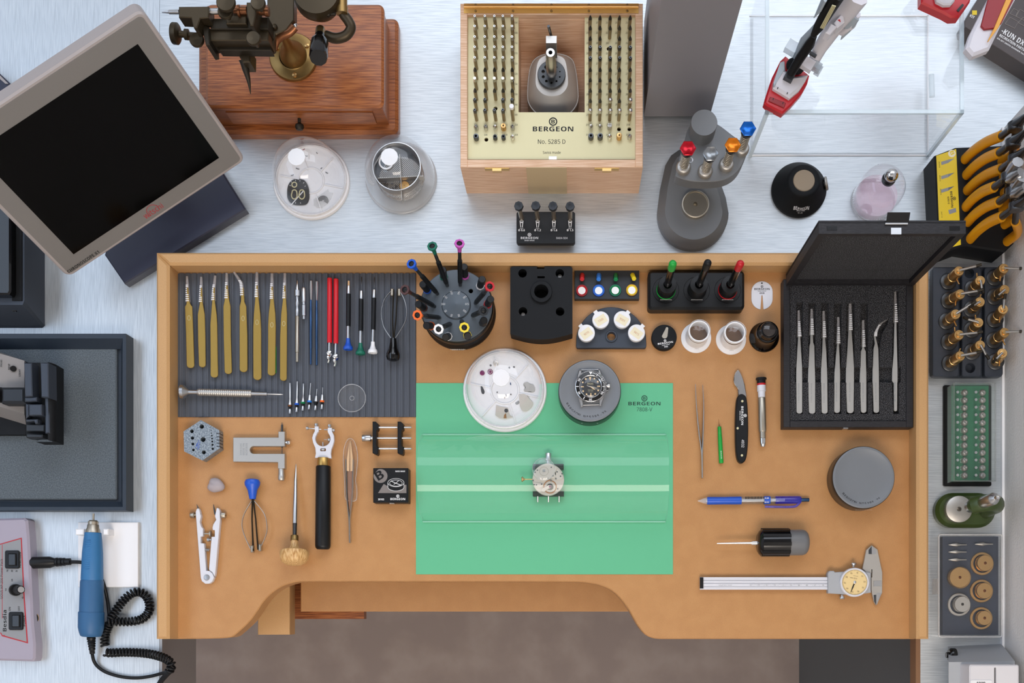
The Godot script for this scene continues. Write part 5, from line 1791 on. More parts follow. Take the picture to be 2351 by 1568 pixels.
# ---- the open tweezers case and the loose tools on that side of the tray
func tray_right() -> void:
	var o: Node3D
	var s: Sh
	var K := 3.0146
	var ox := 1760.0
	var oy := 480.0
	o = thing("tweezers_case", "open black wooden case lined with foam holding steel tweezers", "case", 1945, 812, 0)
	# walls
	for k in [[1799, 641, 1814, 981], [2081, 641, 2096.7, 981], [1814, 641, 2081, 650.5], [1814, 966, 2081, 981]]:
		s = Sh.new()
		bx(s, k[0], k[1], k[2], k[3], 0.6, 20, 0.5)
		part(o, "wall", s, "black_wood")
	s = Sh.new()
	bx(s, 1814, 650.5, 2081, 966, 0.4, 10.5)
	part(o, "foam_base", s, "foam")
	var hole := pl(cv([195, 1095, 930, 1095, 930, 1200, 195, 1200], ox, oy, K), 18)
	for k in [[205, 648, 252, 1418], [290, 648, 340, 1418], [378, 648, 430, 1418], [467, 650, 519, 1418], [552, 648, 610, 1418], [650, 650, 703, 1418]]:
		hole = Geometry2D.merge_polygons(hole, pl(cv([k[0], k[1], k[2], k[1], k[2], k[3], k[0], k[3]], ox, oy, K), 18))[0]
	hole = Geometry2D.merge_polygons(hole, pl(cv([732, 1418, 732, 960, 742, 860, 780, 790, 846, 756, 838, 800, 800, 860, 784, 960, 784, 1418], ox, oy, K), 18))[0]
	hole = Geometry2D.merge_polygons(hole, pl(cv([866, 1200, 878, 565, 914, 565, 918, 1418, 878, 1418], ox, oy, K), 18))[0]
	s = Sh.new()
	ext(s, [1814.2, 650.8, 2080.8, 650.8, 2080.8, 965.8, 1814.2, 965.8], 10.5, 18, 0, [hole])
	part(o, "foam_insert", s, "foam", "black foam cut with tweezer slots")
	# lid standing open
	var x0 := Q(1879.4, 520, 202).x
	var x1 := Q(2217, 520, 202).x
	var hy := 0.021
	var ty := 0.2025
	var zb0 := Q(0, 637, 20).z - 0.004
	var zb1 := Q(0, 506.5, 202).z
	var tilt := atan2(zb0 - zb1, ty - hy)
	var bs := Basis(Vector3.RIGHT, -tilt)
	var L := (ty - hy) / cos(tilt)
	var W := x1 - x0
	var base := Vector3((x0 + x1) / 2, Y(21), zb0)
	s = Sh.new()
	s.box(base + bs * Vector3(0, L / 2, 0.0015), Vector3(W, L, 0.003), bs)
	var lidm := part(o, "lid", s, "black_wood")
	for k in [[-W / 2 + 0.004, L / 2, 0.008, L], [W / 2 - 0.004, L / 2, 0.008, L], [0, L - 0.004, W - 0.016, 0.008], [0, 0.004, W - 0.016, 0.008]]:
		s = Sh.new()
		s.box(base + bs * Vector3(k[0], k[1], 0.008), Vector3(k[2], k[3], 0.0125), bs)
		part(lidm, "frame_side", s, "black_wood")
	s = Sh.new()
	s.box(base + bs * Vector3(0, L / 2, 0.006), Vector3(W - 0.0165, L - 0.0165, 0.006), bs)
	part(lidm, "foam_pad", s, "foam")
	for x in [-W / 2 + 0.014, W / 2 - 0.012]:
		s = Sh.new()
		s.box(base + bs * Vector3(x, L + 0.0001, 0.0085), Vector3(0.011, 0.0005, 0.0045), bs)
		part(lidm, "joint_key", s, "black_gloss")
	s = Sh.new()
	s.box(base + bs * Vector3(0.004, L + 0.0002, 0.0115), Vector3(0.011, 0.0008, 0.007), bs)
	part(lidm, "clasp_plate", s, "steel")
	s = Sh.new()
	s.cyl(base + bs * Vector3(-0.008, L + 0.0012, 0.004), base + bs * Vector3(0.016, L + 0.0012, 0.004), 0.0012, 0.0012, 10)
	part(lidm, "clasp_pin", s, "steel")
	s = Sh.new()
	s.box(base + bs * Vector3(0.005, L + 0.004, -0.0015), Vector3(0.024, 0.0012, 0.011), bs * Basis(Vector3.RIGHT, 0.6))
	part(lidm, "clasp_flap", s, "black_gloss")
	for k in [[1844.6, 1898.7], [1996.5, 2051.0]]:
		s = Sh.new()
		var a := Q(k[0], 642, 20.6)
		var b := Q(k[1], 642, 20.6)
		s.cyl(a, b, 0.0013, 0.0013, 10)
		part(o, "hinge", s, "steel")
	s = Sh.new()
	bx(s, 1936, 980, 1948, 984.5, 9, 18, 0.4)
	part(o, "catch", s, "steel")
	var g := "steel tweezers in the foam case"
	var T := [
		["first of the row, slim with sloping shoulders", [[820, 224, 3], [885, 226, 8], [960, 226, 13], [1090, 226, 21], [1200, 226, 22], [1400, 227, 21]], [[222, 702, 8], [223, 800, 12], [226, 886, 18]], "7026-1"],
		["second of the row, with square shoulders", [[800, 312, 4], [872, 312, 9], [925, 313, 11], [945, 314, 18], [1090, 312, 23], [1200, 312, 26], [1400, 315, 23]], [[312, 692, 9], [312, 780, 13], [312, 874, 19]], "7026-2"],
		["third of the row, with long slender points", [[820, 396, 3], [890, 397, 9], [980, 399, 15], [1090, 398, 21], [1200, 399, 23], [1400, 402, 22]], [[394, 706, 9], [396, 800, 13], [397, 892, 18]], "7026-3"],
		["fourth of the row, short with needle points", [[860, 496, 3], [932, 495, 7], [1010, 493, 13], [1130, 490, 20], [1200, 489, 21], [1395, 488, 21]], [[496, 748, 9], [496, 840, 12], [495, 934, 17]], "7026-3C"],
		["fifth of the row, broadest with heavy points", [[770, 578, 5], [840, 578, 11], [950, 579, 19], [1090, 578, 28], [1200, 577, 29], [1395, 580, 24]], [[578, 656, 10], [578, 750, 14], [578, 842, 19]], "7026-AA"],
		["sixth of the row, shortest with stepped shoulders", [[880, 668, 3], [955, 669, 8], [965, 669, 9], [985, 670, 18], [1130, 669, 22], [1200, 668, 24], [1395, 672, 20]], [[668, 770, 9], [668, 860, 12], [669, 957, 17]], "7026-5"],
		["seventh of the row, with a curved hooked tip", [[860, 749, 4], [890, 750, 7], [930, 758, 9], [968, 757, 18], [1100, 756, 22], [1200, 756, 23], [1395, 760, 20]], [[838, 760, 7], [800, 780, 10], [766, 820, 13], [752, 856, 15], [749, 884, 16]], "7026-7"],
		["last of the row, longest, on its edge", [[690, 891, 3], [790, 892, 8], [1000, 892, 13], [1100, 889, 19], [1190, 888, 20], [1205, 893, 13], [1390, 893, 12]], [[890, 573, 8], [891, 680, 12], [892, 788, 18]], "7026-SS"]]
	for t in T:
		var sec := []
		for q in t[1]:
			var c := cv([q[1], q[0]], ox, oy, K)
			sec.append([c[1], c[0], q[2] / K])
		var tip := []
		for q in t[2]:
			var c := cv([q[0], q[1]], ox, oy, K)
			tip.append([c[0], c[1], q[2] / K])
		var n := tweezer("steel_tweezers", "satin steel tweezers in the foam case, %s" % t[0], g, sec, 2, "satin_steel", 11, tip)
		s = Sh.new()
		var e: Array = sec[sec.size() - 1]
		tx(s, "BERGEON " + t[3], e[1] - 1.5, e[0] - 42, 17, 44, 3.0, 90, "")
		var arm := n.get_child(0)
		part(arm, "lettering", s, "ink_grey")
	# standing tools beside the green mat
	K = 5.6
	ox = 1560
	oy = 830
	o = thing("edge_tweezers", "steel tweezers lying open on edge beside the green mat", "tweezers", 1611, 1095, 0)
	for d in [[205, 292, 215, 560, 245, 900, 272, 1100, 284, 1220, 290, 1500], [297, 305, 309, 560, 302, 900, 294, 1100, 290, 1220, 292, 1500]]:
		var p := cv(d, ox, oy, K)
		var q := []
		for i in range(0, p.size(), 2): q.append_array([p[i], p[i + 1], 5])
		s = Sh.new()
		var sm := smooth(line(q), 6)
		var rd := []
		for i in sm.size(): rd.append(lerpf(0.0004, 0.0011, minf(1.0, float(i) / sm.size() * 3.0)))
		s.tube(sm, rd, 8, Vector2(0.9, 4.0))
		part(o, "arm", s, "steel")
	o = thing("green_oiler", "thin green plastic oiler with a fine needle beside the knife", "oiler", 1654, 1060, 0)
	s = Sh.new()
	lay(s, 1651.6, 979.6, 1655.9, 1064, 3, [[0, 0], [0, 4], [0.6, 4.5], [16, 4.7], [17, 5.2], [20, 4.6], [24, 5.2], [82, 5.6], [84, 5.2], [84.5, 0]], 6)
	part(o, "handle", s, "bright_green")
	s = Sh.new()
	lay(s, 1649.6, 962, 1651.7, 980, 3, [[0, 0.2], [12, 0.5], [14, 1.0], [18, 1.2]], 8)
	part(o, "needle", s, "copper_brass")
	s = Sh.new()
	tx(s, "BERGEON", 1656, 1044, 5.9, 18, 2.4, 87, "")
	part(o, "lettering", s, "ink_white")
	o = thing("case_knife", "case opening knife with black riveted handle and broad steel blade", "knife", 1703, 1010, 0)
	s = Sh.new()
	ext(s, cv(curve2([755, 107, 790, 150, 828, 250, 848, 350, 862, 470, 800, 480, 755, 450, 762, 390, 745, 335, 712, 295, 698, 240, 712, 160], 4, true), ox, oy, K), 3, 5, 0.6)
	part(o, "blade", s, "bright_steel")
	s = Sh.new()
	ext(s, cv(curve2([800, 415, 848, 440, 868, 500, 880, 650, 885, 900, 876, 1130, 852, 1260, 803, 1304, 752, 1268, 728, 1150, 720, 900, 724, 650, 736, 500, 756, 440], 4, true), ox, oy, K), 0, 9, 1.2)
	part(o, "handle", s, "black_plastic")
	for k in [[808, 510], [748, 858], [803, 1207]]:
		var c := cv(k, ox, oy, K)
		s = Sh.new()
		lat(s, c[0], c[1], 9, [[2.7, 8.8], [2.7, 9.3], [0, 9.6]], 16)
		part(o, "rivet", s, "pale_gold")
	s = Sh.new()
	var c0 := cv([808, 695], ox, oy, K)
	logo(s, c0[0], c0[1], 9, 43, 5, 90, 3.6)
	tx(s, "SWISS MADE", c0[0] - 5.2, c0[1], 9, 22, 2.2, 90)
	c0 = cv([815, 1055], ox, oy, K)
	tx(s, "4932", c0[0], c0[1], 9, 18, 6.2, 90, "")
	part(o, "lettering", s, "ink_white")
	o = thing("pin_chuck", "knurled nickel pin chuck with black cap and red ring by the tweezers case", "pin vise", 1750, 1000, 0)
	s = Sh.new()
	var A := [1747.5, 867.5, 1751.6, 1026.5]
	lay(s, A[0], A[1], A[2], A[3], 6.5, [[0, 0], [0, 11.5], [1, 12.4], [4, 12.4], [5.5, 10.2], [13, 9.9], [13, 0]], 26)
	part(o, "cap", s, "black_plastic")
	s = Sh.new()
	lay(s, A[0], A[1], A[2], A[3], 6.5, [[13, 0], [13, 9.8], [17.5, 9.8], [17.5, 0]], 24)
	part(o, "ring", s, "scarlet", "red ring")
	s = Sh.new()
	lay(s, A[0], A[1], A[2], A[3], 6.5, [[17.5, 0], [17.5, 9.9], [31, 9.9], [32, 8.4], [45, 8.0], [46, 6]], 24)
	part(o, "collar", s, "white_metal")
	s = Sh.new()
	lay(s, A[0], A[1], A[2], A[3], 6.5, [[45, 6], [46, 8.6], [47, 9.1], [122, 9.0], [124, 8.4], [124, 7.2], [139, 7.2]], 24)
	part(o, "knurled_body", s, "nickel")
	s = Sh.new()
	lay(s, A[0], A[1], A[2], A[3], 6.5, [[139, 7], [139.5, 7.6], [147, 7.4], [156, 6], [158.5, 4.5], [159, 0]], 16)
	part(o, "collet", s, "bright_steel")
	# pen
	o = thing("ballpoint_pen", "clear barrelled pen with blue rubber grip and blue clip", "pen", 1725, 1150, 0)
	s = Sh.new()
	lay(s, 1601.7, 1150, 1860, 1147.5, 5.2, [[0, 0], [0.5, 1.2], [6, 3], [14, 6.2], [22, 7.6], [22, 0]], 20)
	part(o, "nose_cone", s, "frosted")
	s = Sh.new()
	lay(s, 1601.7, 1150, 1860, 1147.5, 5.2, [[21.5, 0], [21.5, 8.2], [24, 9], [60, 8.7], [98, 9.2], [100, 9], [100, 0]], 22)
	part(o, "grip", s, "blue")
	s = Sh.new()
	lay(s, 1601.7, 1150, 1860, 1147.5, 5.2, [[100, 9], [178, 9.2]], 22)
	part(o, "barrel", s, "smoke")
	s = Sh.new()
	lay(s, 1601.7, 1150, 1860, 1147.5, 5.2, [[20, 2], [100, 3.2], [200, 3.4], [200, 0]], 12)
	part(o, "refill", s, "white_plastic")
	s = Sh.new()
	lay(s, 1601.7, 1150, 1860, 1147.5, 5.2, [[152, 9.3], [152, 9.5], [166, 9.5], [166, 9.3]], 22)
	var band := part(o, "band", s, "blue")
	s = Sh.new()
	tx(s, "0.38", 1760.5, 1143.5, 10.4, 9, 3.6, 0)
	tx(s, "BLUE", 1760.5, 1153, 10.0, 10, 3.0, 0)
	part(band, "lettering", s, "ink_white")
	s = Sh.new()
	for i in 16:
		s.box(Q(1712 + i * 2.4, 1143, 9.9), Vector3(0.0006 if i % 3 else 0.0010, 0.0003, 0.003))
	part(o, "barcode", s, "ink_black")
	s = Sh.new()
	lay(s, 1601.7, 1150, 1860, 1147.5, 5.2, [[178, 9.2], [180, 9.4], [232, 9.4], [237, 8], [238, 4]], 22)
	part(o, "rear_barrel", s, "pen_blue")
	s = Sh.new()
	lay(s, 1601.7, 1150, 1860, 1147.5, 5.2, [[236, 0], [236, 4.4], [255, 4.4], [256, 3.6], [256, 0]], 16)
	part(o, "button", s, "blued_steel")
	s = Sh.new()
	s.tube(smooth(line([1756, 1163, 7, 1772, 1163.5, 8, 1820, 1163.5, 8, 1832, 1158, 8, 1838, 1150, 8]), 5), 0.0013, 8, Vector2(1.2, 0.8))
	part(o, "clip", s, "pen_blue")
	# burnisher with dome handle
	o = thing("broach_handle", "fat fluted black handle with grey dome end and thin steel spike", "handle tool", 1790, 1245, 0)
	s = Sh.new()
	lay(s, 1645.6, 1247.6, 1857.5, 1245, 14, [[0, 0], [0.5, 1.4], [79, 3.0], [79, 4.6], [82, 5.2], [94, 5.2], [95, 0]], 16, 18)
	part(o, "spike", s, "bright_steel")
	s = Sh.new()
	lay(s, 1645.6, 1247.6, 1857.5, 1245, 17.6, [[93, 0], [93, 20], [97, 27], [103, 31.5], [103, 31.8], [165, 32.2], [166, 0]], 28, 18)
	var fl := part(o, "fluted_grip", s, "black_gloss")
	for i in 10:
		var a := TAU * i / 10 + 0.15
		s = Sh.new()
		s.box(Q(1779.5, 1245.4, 18) + Vector3(0, sin(a), cos(a)) * R(31.4, 18), Vector3(R(63), 0.0014, 0.0042), Basis(Vector3.RIGHT, PI / 2 - a))
		part(fl, "rib", s, "black_gloss")
	s = Sh.new()
	lay(s, 1645.6, 1247.6, 1857.5, 1245, 17.6, [[165, 29.6], [196, 29.6], [203, 27.5], [208, 22], [211, 13], [212, 0]], 32, 18)
	part(o, "dome_end", s, "grey_paint")
	caliper()

func caliper() -> void:
	var K := 9.2235
	var ox := 1880.0
	var oy := 1230.0
	var o := thing("dial_caliper", "silver dial caliper with cream dial lying along the front of the tray", "caliper", 1815, 1340, 0)
	var s := Sh.new()
	bx(s, 1607, 1325, 1990, 1353.6, 3, 5.8, 0.2)
	var beam := part(o, "beam", s, "white_metal")
	for k in [[1325, 1331.8], [1333.2, 1338.3], [1340, 1346.6], [1347.4, 1353.6]]:
		s = Sh.new()
		bx(s, 1607, k[0], 1990, k[1], 5.7, 7, 0.1)
		part(beam, "rail", s, "white_metal")
	s = Sh.new()
	for i in 56:
		bx(s, 1722 + i * 3.2, 1340.6, 1722.5 + i * 3.2, 1343.4 if i % 5 else 1345, 7, 7.15)
	for i in 10: tx(s, str(15 - i), 1724 + i * 18.4, 1343.5, 7.05, 4, 3, 180, "")
	tx(s, "DIAL CALIPER", 1665, 1343.5, 7.05, 30, 2.4, 180, "")
	part(beam, "scale", s, "ink_grey")
	s = Sh.new()
	bx(s, 1607, 1325.6, 1615, 1351, 6.9, 8.2, 0.2)
	part(o, "end_cap", s, "black_plastic")
	s = Sh.new()
	ext(s, cv([925, 700, 1005, 300, 1120, 200, 1245, 290, 1300, 560, 1348, 780, 1345, 1205, 1300, 1300, 1240, 1450, 1213, 1470, 1165, 1390, 1110, 1150, 1108, 790, 1000, 770], ox, oy, K), 2.5, 6.5, 0.4, [pl(cv([1113, 712, 1132, 712, 1130, 885, 1115, 885], ox, oy, K), 6.5)])
	var jaw := part(o, "jaw", s, "satin_steel")
	for k in [[1052, 300, 1120, 215, 1120, 390, 1052, 385], [1160, 1252, 1215, 1248, 1215, 1465, 1170, 1390]]:
		s = Sh.new()
		ext(s, cv(k, ox, oy, K), 6.4, 6.62)
		part(jaw, "bevel", s, "dark_steel")
	for k in [[1122, 215, 1210, 300, 1210, 388, 1122, 390], [1222, 1212, 1330, 1210, 1290, 1300, 1222, 1455]]:
		s = Sh.new()
		ext(s, cv(k, ox, oy, K), 6.4, 6.62)
		part(jaw, "bevel", s, "steel")
	s = Sh.new()
	ext(s, cv([1160, 950, 1322, 950, 1322, 1072, 1160, 1072], ox, oy, K), 6.4, 6.8, 0.2)
	part(jaw, "step", s, "steel")
	s = Sh.new()
	ext(s, cv([190, 800, 205, 770, 235, 742, 318, 742, 345, 770, 600, 755, 900, 740, 1105, 785, 1105, 1205, 900, 1235, 600, 1245, 200, 1218], ox, oy, K), 1, 11, 0.8)
	part(o, "slide", s, "device_grey")
	var d := cv([762, 985], ox, oy, K)
	s = Sh.new()
	lat(s, d[0], d[1], 15, [[33.4, 10], [33.8, 12], [33.4, 14.5], [32, 15.4], [29.6, 15.4], [28.8, 14.4]], 56)
	part(o, "dial_bezel", s, "white_metal")
	s = Sh.new()
	lat(s, d[0], d[1], 14, [[29, 14.2], [0, 14.2]], 48)
	var face := part(o, "dial_face", s, "cream_dial")
	s = Sh.new()
	for i in 100:
		var a := TAU * i / 100
		s.box(Q(d[0], d[1], 14.3) + Vector3(cos(a), 0, sin(a)) * R(27.4, 14), Vector3(0.0009 if i % 5 else 0.0014, 0.0001, 0.0002), Basis(Vector3.UP, -a))
	for i in 10:
		var a := deg_to_rad(-75 + 36 * i)
		tx(s, str(i * 10), d[0] + cos(a) * 22.5, d[1] + sin(a) * 22.5, 14.2, 3.4 if i == 0 else 4.8, 3.6, 180 + 10, "")
	tx(s, "0.02 mm", d[0] - 3, d[1] - 9.5, 14.2, 16, 3.2, 190, "")
	tx(s, "MADE IN JAPAN", d[0] + 2, d[1] - 14.5, 14.2, 11, 1.6, 190, "")
	part(face, "marking", s, "brown")
	s = Sh.new()
	var e := cv([670, 1210], ox, oy, K)
	s.tube([Q(d[0], d[1], 14.9), Q((d[0] + e[0]) / 2, (d[1] + e[1]) / 2, 14.9), Q(e[0], e[1], 14.9)], [0.0006, 0.0008, 0.0001], 6, Vector2(1, 0.3))
	part(o, "needle", s, "ink_black")
	s = Sh.new()
	lat(s, d[0], d[1], 15, [[3.2, 14.2], [3.2, 15.2], [2, 15.6], [0, 15.6]], 16)
	part(o, "hub", s, "steel")
	for k in [[735, 660, 735, 570], [490, 1250, 490, 1345]]:
		var q := cv(k, ox, oy, K)
		s = Sh.new()
		lay(s, q[0], q[1], q[2], q[3], 8, [[0, 3], [4, 3], [4, 5.4], [5, 6], [9, 6], [9.8, 5.2], [9.8, 0]], 12)
		part(o, "thumb_screw", s, "steel")

# ---- back of the worktop: timing machine, old milling tool, glass domes
func back_left() -> void:
	var o: Node3D
	var s: Sh
	o = thing("timing_machine", "grey tilted timing machine display with black screen on a navy base plate", "timing machine", 420, 520, TT)
	s = Sh.new()
	ext(s, [563.7, 480, 285.7, 651.6, 240, 585, 300, 330, 420, 250], TT, TT + 16, 1.5)
	part(o, "base_plate", s, "navy_plate")
	var B := Q(158, 638, 30)
	var u := (Q(565, 368, 30) - B).normalized()
	var v := (Q(325, 22, 215) - Q(565, 368, 30))
	v = (v - u * v.dot(u)).normalized()
	var nn := u.cross(v)
	var xf := Transform3D(Basis(u, nn, -v), B)
	var rrm := func(a: float, b: float, c: float, d: float, r: float) -> PackedVector2Array:
		var q := PackedVector2Array()
		for k in [[c - r, -b - r, 0], [a + r, -b - r, 1], [a + r, -d + r, 2], [c - r, -d + r, 3]]:
			for i in 6: q.append(Vector2(k[0], k[1]) + Vector2.from_angle(PI / 2 * (k[2] + i / 5.0)) * r)
		return q
	s = Sh.new()
	var t := Sh.new()
	t.prism(rrm.call(-0.0005, 0.0, 0.2595, 0.2115, 0.009), -0.019, 0.0, 0.002)
	s.add(t, xf)
	part(o, "housing", s, "light_trim")
	t = Sh.new()
	t.prism(rrm.call(0.004, 0.0045, 0.255, 0.207, 0.005), 0.0, 0.0006, 0.0)
	s = Sh.new()
	s.add(t, xf)
	var bz := part(o, "bezel", s, "bezel_grey")
	t = Sh.new()
	t.prism(rrm.call(0.0247, 0.023, 0.2342, 0.1846, 0.0004), 0.0006, 0.001, 0.0)
	s = Sh.new()
	s.add(t, xf)
	part(o, "screen", s, "screen_black", "black glass screen, switched off")
	s = Sh.new()
	wr(s, "CHRONOSCOPE X1", B + u * 0.0268 + v * 0.0078 + nn * 0.0009, u, v, 0.045, 0.0042, "bold")
	part(bz, "lettering", s, "ink_black")
	s = Sh.new()
	wr(s, "witschi", B + u * 0.132 + v * 0.0128 + nn * 0.0008, u, v, 0.026, 0.008, "")
	var ring := []
	for i in 19:
		var a := -0.4 + 4.2 * i / 18.0
		ring.append(B + u * (0.132 + cos(a) * 0.0075) + v * (0.0135 + sin(a) * 0.0075) + nn * 0.0009)
	s.tube(ring, 0.0003, 5)
	part(bz, "emblem", s, "ink_red", "thin red maker emblem")
	s = Sh.new()
	var mid := B + u * 0.13 + v * 0.1 - nn * 0.019
	s.tube([mid, mid - nn * 0.02 + Vector3(0, -0.03, 0), Vector3(mid.x - nn.x * 0.03, Y(TT + 14), mid.z - nn.z * 0.03)], [0.03, 0.03, 0.035], 4)
	part(o, "neck", s, "dark_grey")

	# antique tool on a mahogany box
	var K := 3.918
	var ox := 340.0
	o = thing("antique_milling_tool", "antique bronze watchmaker's milling tool screwed to a mahogany drawer box", "milling tool", 690, 180, TT)
	s = Sh.new()
	ext(s, rr(455, 40, 914, 306, 14, -14), TT, -14, 4.0)
	var bxm := part(o, "plinth", s, "mahogany")
	s = Sh.new()
	ext(s, rr(474, 14, 878, 247, 4, 36), -14, 36)
	part(o, "box_body", s, "mahogany")
	s = Sh.new()
	ext(s, rr(471.4, 8, 881, 247, 14, 45), 36, 45, 3.0)
	part(o, "box_top", s, "mahogany")
	s = Sh.new()
	var zf := Q(0, 247, 36).z
	s.box(Vector3(Q(690, 0, 20).x, Y(12), zf + 0.0012), Vector3(R(330), 0.032, 0.003))
	var dr := part(o, "drawer", s, "mahogany")
	s = Sh.new()
	s.lathe([Vector2(0.002, 0), Vector2(0.002, 0.008), Vector2(0.005, 0.010), Vector2(0.0056, 0.013), Vector2(0.004, 0.016), Vector2(0, 0.0165)], Sh.axis(Vector3(Q(687, 0, 12).x, Y(12), zf), Vector3(Q(687, 0, 12).x, Y(10), zf + 0.02)), 18)
	part(dr, "knob", s, "dark_bronze")
	# brass foot and column
	s = Sh.new()
	lat(s, 673, 130, 48, [[0, 45], [55, 45], [55, 47.5], [53, 49], [34, 50], [31, 51]], 48)
	part(o, "foot_flange", s, "old_brass")
	s = Sh.new()
	lat(s, 673, 126, 52, [[31, 50.5], [30, 56], [25, 62], [17, 68], [11, 76], [9, 90], [8, 120]], 36)
	part(o, "column", s, "old_brass")
	for k in [[1155, 435], [1430, 410], [1318, 675]]:
		var c := cv(k, ox, 0, K)
		s = Sh.new()
		lat(s, c[0], c[1], 50, [[5.5, 49.4], [5.2, 51.2], [0, 52]], 14)
		part(o, "screw", s, "gold_brass")
	var blocks := [
		["bed", [510, 350, 1080, 355, 1110, 455, 640, 452, 620, 425, 545, 425], 118, 132, "dark_bronze"],
		["slide", [540, 255, 1080, 255, 1080, 365, 540, 365], 118, 146, "old_bronze"],
		["top_plate", [560, 165, 1080, 150, 1080, 262, 560, 262], 120, 150, "dark_bronze"],
		["pillar_plate", [1070, -120, 1312, -120, 1312, 180, 1245, 265, 1150, 310, 1120, 425, 1070, 448], 112, 126, "old_bronze"],
		["cross_slide", [700, 120, 885, 120, 885, 215, 700, 215], 140, 156, "old_bronze"],
		["tail_block", [275, 58, 545, 55, 545, 160, 470, 165, 440, 250, 410, 250, 385, 160, 275, 155], 146, 166, "old_bronze"],
		["head_block", [885, 18, 972, 18, 972, 122, 945, 230, 915, 230, 885, 122], 146, 170, "old_bronze"],
		["gib", [478, 205, 545, 240, 555, 400, 520, 405, 500, 330], 118, 152, "dark_bronze"]]
	for b in blocks:
		s = Sh.new()
		ext(s, cv(b[1], ox, 0, K), b[2], b[3], 1.0)
		part(o, b[0], s, b[4])
	for k in [["spindle", 122, 110, 280, 108, 158, [[0, 0], [1, 1.6], [16, 3], [17, 4.6], [40, 5]], "steel"], ["arbor", 540, 105, 660, 100, 158, [[0, 7], [31, 7]], "steel"], ["worm", 760, 98, 890, 98, 158, [[0, 6], [12, 7], [13, 13], [18, 13], [19, 9], [33, 9]], "copper_brass"], ["sleeve", 970, 100, 1100, 105, 158, [[0, 8], [20, 9], [22, 11], [30, 11], [31, 0]], "copper_brass"]]:
		var c := cv([k[1], k[2], k[3], k[4]], ox, 0, K)
		s = Sh.new()
		lay(s, c[0], c[1], c[2], c[3], k[5], k[6], 20)
		part(o, k[0], s, k[7])
	var c2 := cv([218, 300, 490, 322], ox, 0, K)
	s = Sh.new()
	lay(s, c2[0], c2[1], c2[2], c2[3], 128, [[0, 0], [0, 22], [2, 23.5], [12, 23.5], [15, 20], [17, 8], [28, 7], [29, 12], [37, 12], [39, 6], [69, 6]], 28)
	part(o, "hand_wheel", s, "old_bronze")
	for k in [[432, 350, 16.5, 140, 126], [690, 95, 17.5, 176, 160], [695, 12, 22, 184, 168], [943, 338, 16.5, 166, 148], [985, 20, 17, 182, 166], [1135, 232, 6, 130, 124]]:
		var c := cv([k[0], k[1]], ox, 0, K)
		s = Sh.new()
		lat(s, c[0], c[1], k[3], [[5, k[4]], [5, k[3] - 5], [k[2] - 1, k[3] - 5], [k[2], k[3] - 4], [k[2], k[3] - 1], [k[2] - 1.5, k[3]], [k[2] * 0.4, k[3] - 0.6], [0, k[3] - 0.8]], 24)
		part(o, "thumb_screw", s, "old_bronze")
	var hk := cv([812, 430, 920, 440, 918, 558, 850, 560, 815, 500], ox, 0, K)
	s = Sh.new()
	ext(s, hk, 96, 120, 1.5)
	part(o, "lever_boss", s, "old_bronze")
	s = Sh.new()
	var hc := cv([862, 540, 880, 630, 905, 730, 922, 845], ox, 0, K)
	s.tube(smooth([Q(hc[0], hc[1], 108), Q(hc[2], hc[3], 104), Q(hc[4], hc[5], 98), Q(hc[6], hc[7], 90)], 5), [0.006, 0.0055, 0.005, 0.0046, 0.0043, 0.004, 0.0036, 0.0032, 0.0029, 0.0026, 0.0022, 0.0018, 0.0014, 0.001, 0.0007, 0.0004], 10)
	part(o, "hooked_lever", s, "dark_bronze")
	s = Sh.new()
	hc = cv([1128, 440, 1150, 370, 1200, 320, 1270, 290, 1318, 240], ox, 0, K)
	s.tube(smooth([Q(hc[0], hc[1], 112), Q(hc[2], hc[3], 116), Q(hc[4], hc[5], 120), Q(hc[6], hc[7], 122), Q(hc[8], hc[9], 124)], 5), 0.0042, 10, Vector2(1.2, 0.8))
	part(o, "rocker", s, "copper_brass")
	s = Sh.new()
	s.ball(Q(678.3, 58.5, 128), Vector3.ONE * R(4.6, 128), 14, 8)
	part(o, "steel_ball", s, "bright_steel")
	s = Sh.new()
	hc = cv([1745, -60, 1748, 100, 1800, 185, 1825, 250, 1780, 320, 1690, 345, 1600, 320], ox, 0, K)
	s.tube(smooth([Q(hc[0], hc[1], 150), Q(hc[2], hc[3], 150), Q(hc[4], hc[5], 148), Q(hc[6], hc[7], 146), Q(hc[8], hc[9], 144), Q(hc[10], hc[11], 142), Q(hc[12], hc[13], 140)], 5), 0.0056, 12)
	part(o, "crank_arm", s, "old_bronze")
	s = Sh.new()
	hc = cv([1745, -90, 1745, 130], ox, 0, K)
	lay(s, hc[0], hc[1], hc[2], hc[3], 154, [[0, 12], [40, 12], [40, 13.5], [55, 13.5], [56, 0]], 22)
	part(o, "crank_socket", s, "old_brass")
	s = Sh.new()
	hc = cv([1605, 125, 1690, 130], ox, 0, K)
	lay(s, hc[0], hc[1], hc[2], hc[3], 156, [[0, 0], [0, 7], [3, 8], [8, 7], [10, 3.5], [20, 3.5]], 16)
	part(o, "clamp_screw", s, "dark_bronze")
	s = Sh.new()
	hc = cv([1548, 300, 1532, 520], ox, 0, K)
	var a0 := Q(hc[0], hc[1], 146)
	var a1 := Q(hc[2], hc[3], 178)
	var ax := Sh.axis(a0, a1)
	var l := a0.distance_to(a1)
	s.lathe([Vector2(0, -0.008), Vector2(0.0055, -0.008), Vector2(0.0055, 0.006), Vector2(0, 0.006)], ax, 18)
	part(o, "handle_collar", s, "old_brass")
	s = Sh.new()
	s.lathe([Vector2(0.0058, l * 0.1), Vector2(0.0058, l * 0.3), Vector2(0.0098, l * 0.38), Vector2(0.0102, l * 0.45), Vector2(0.0102, l * 0.94), Vector2(0.0092, l), Vector2(0, l)], ax, 10)
	part(o, "handle", s, "black_gloss")
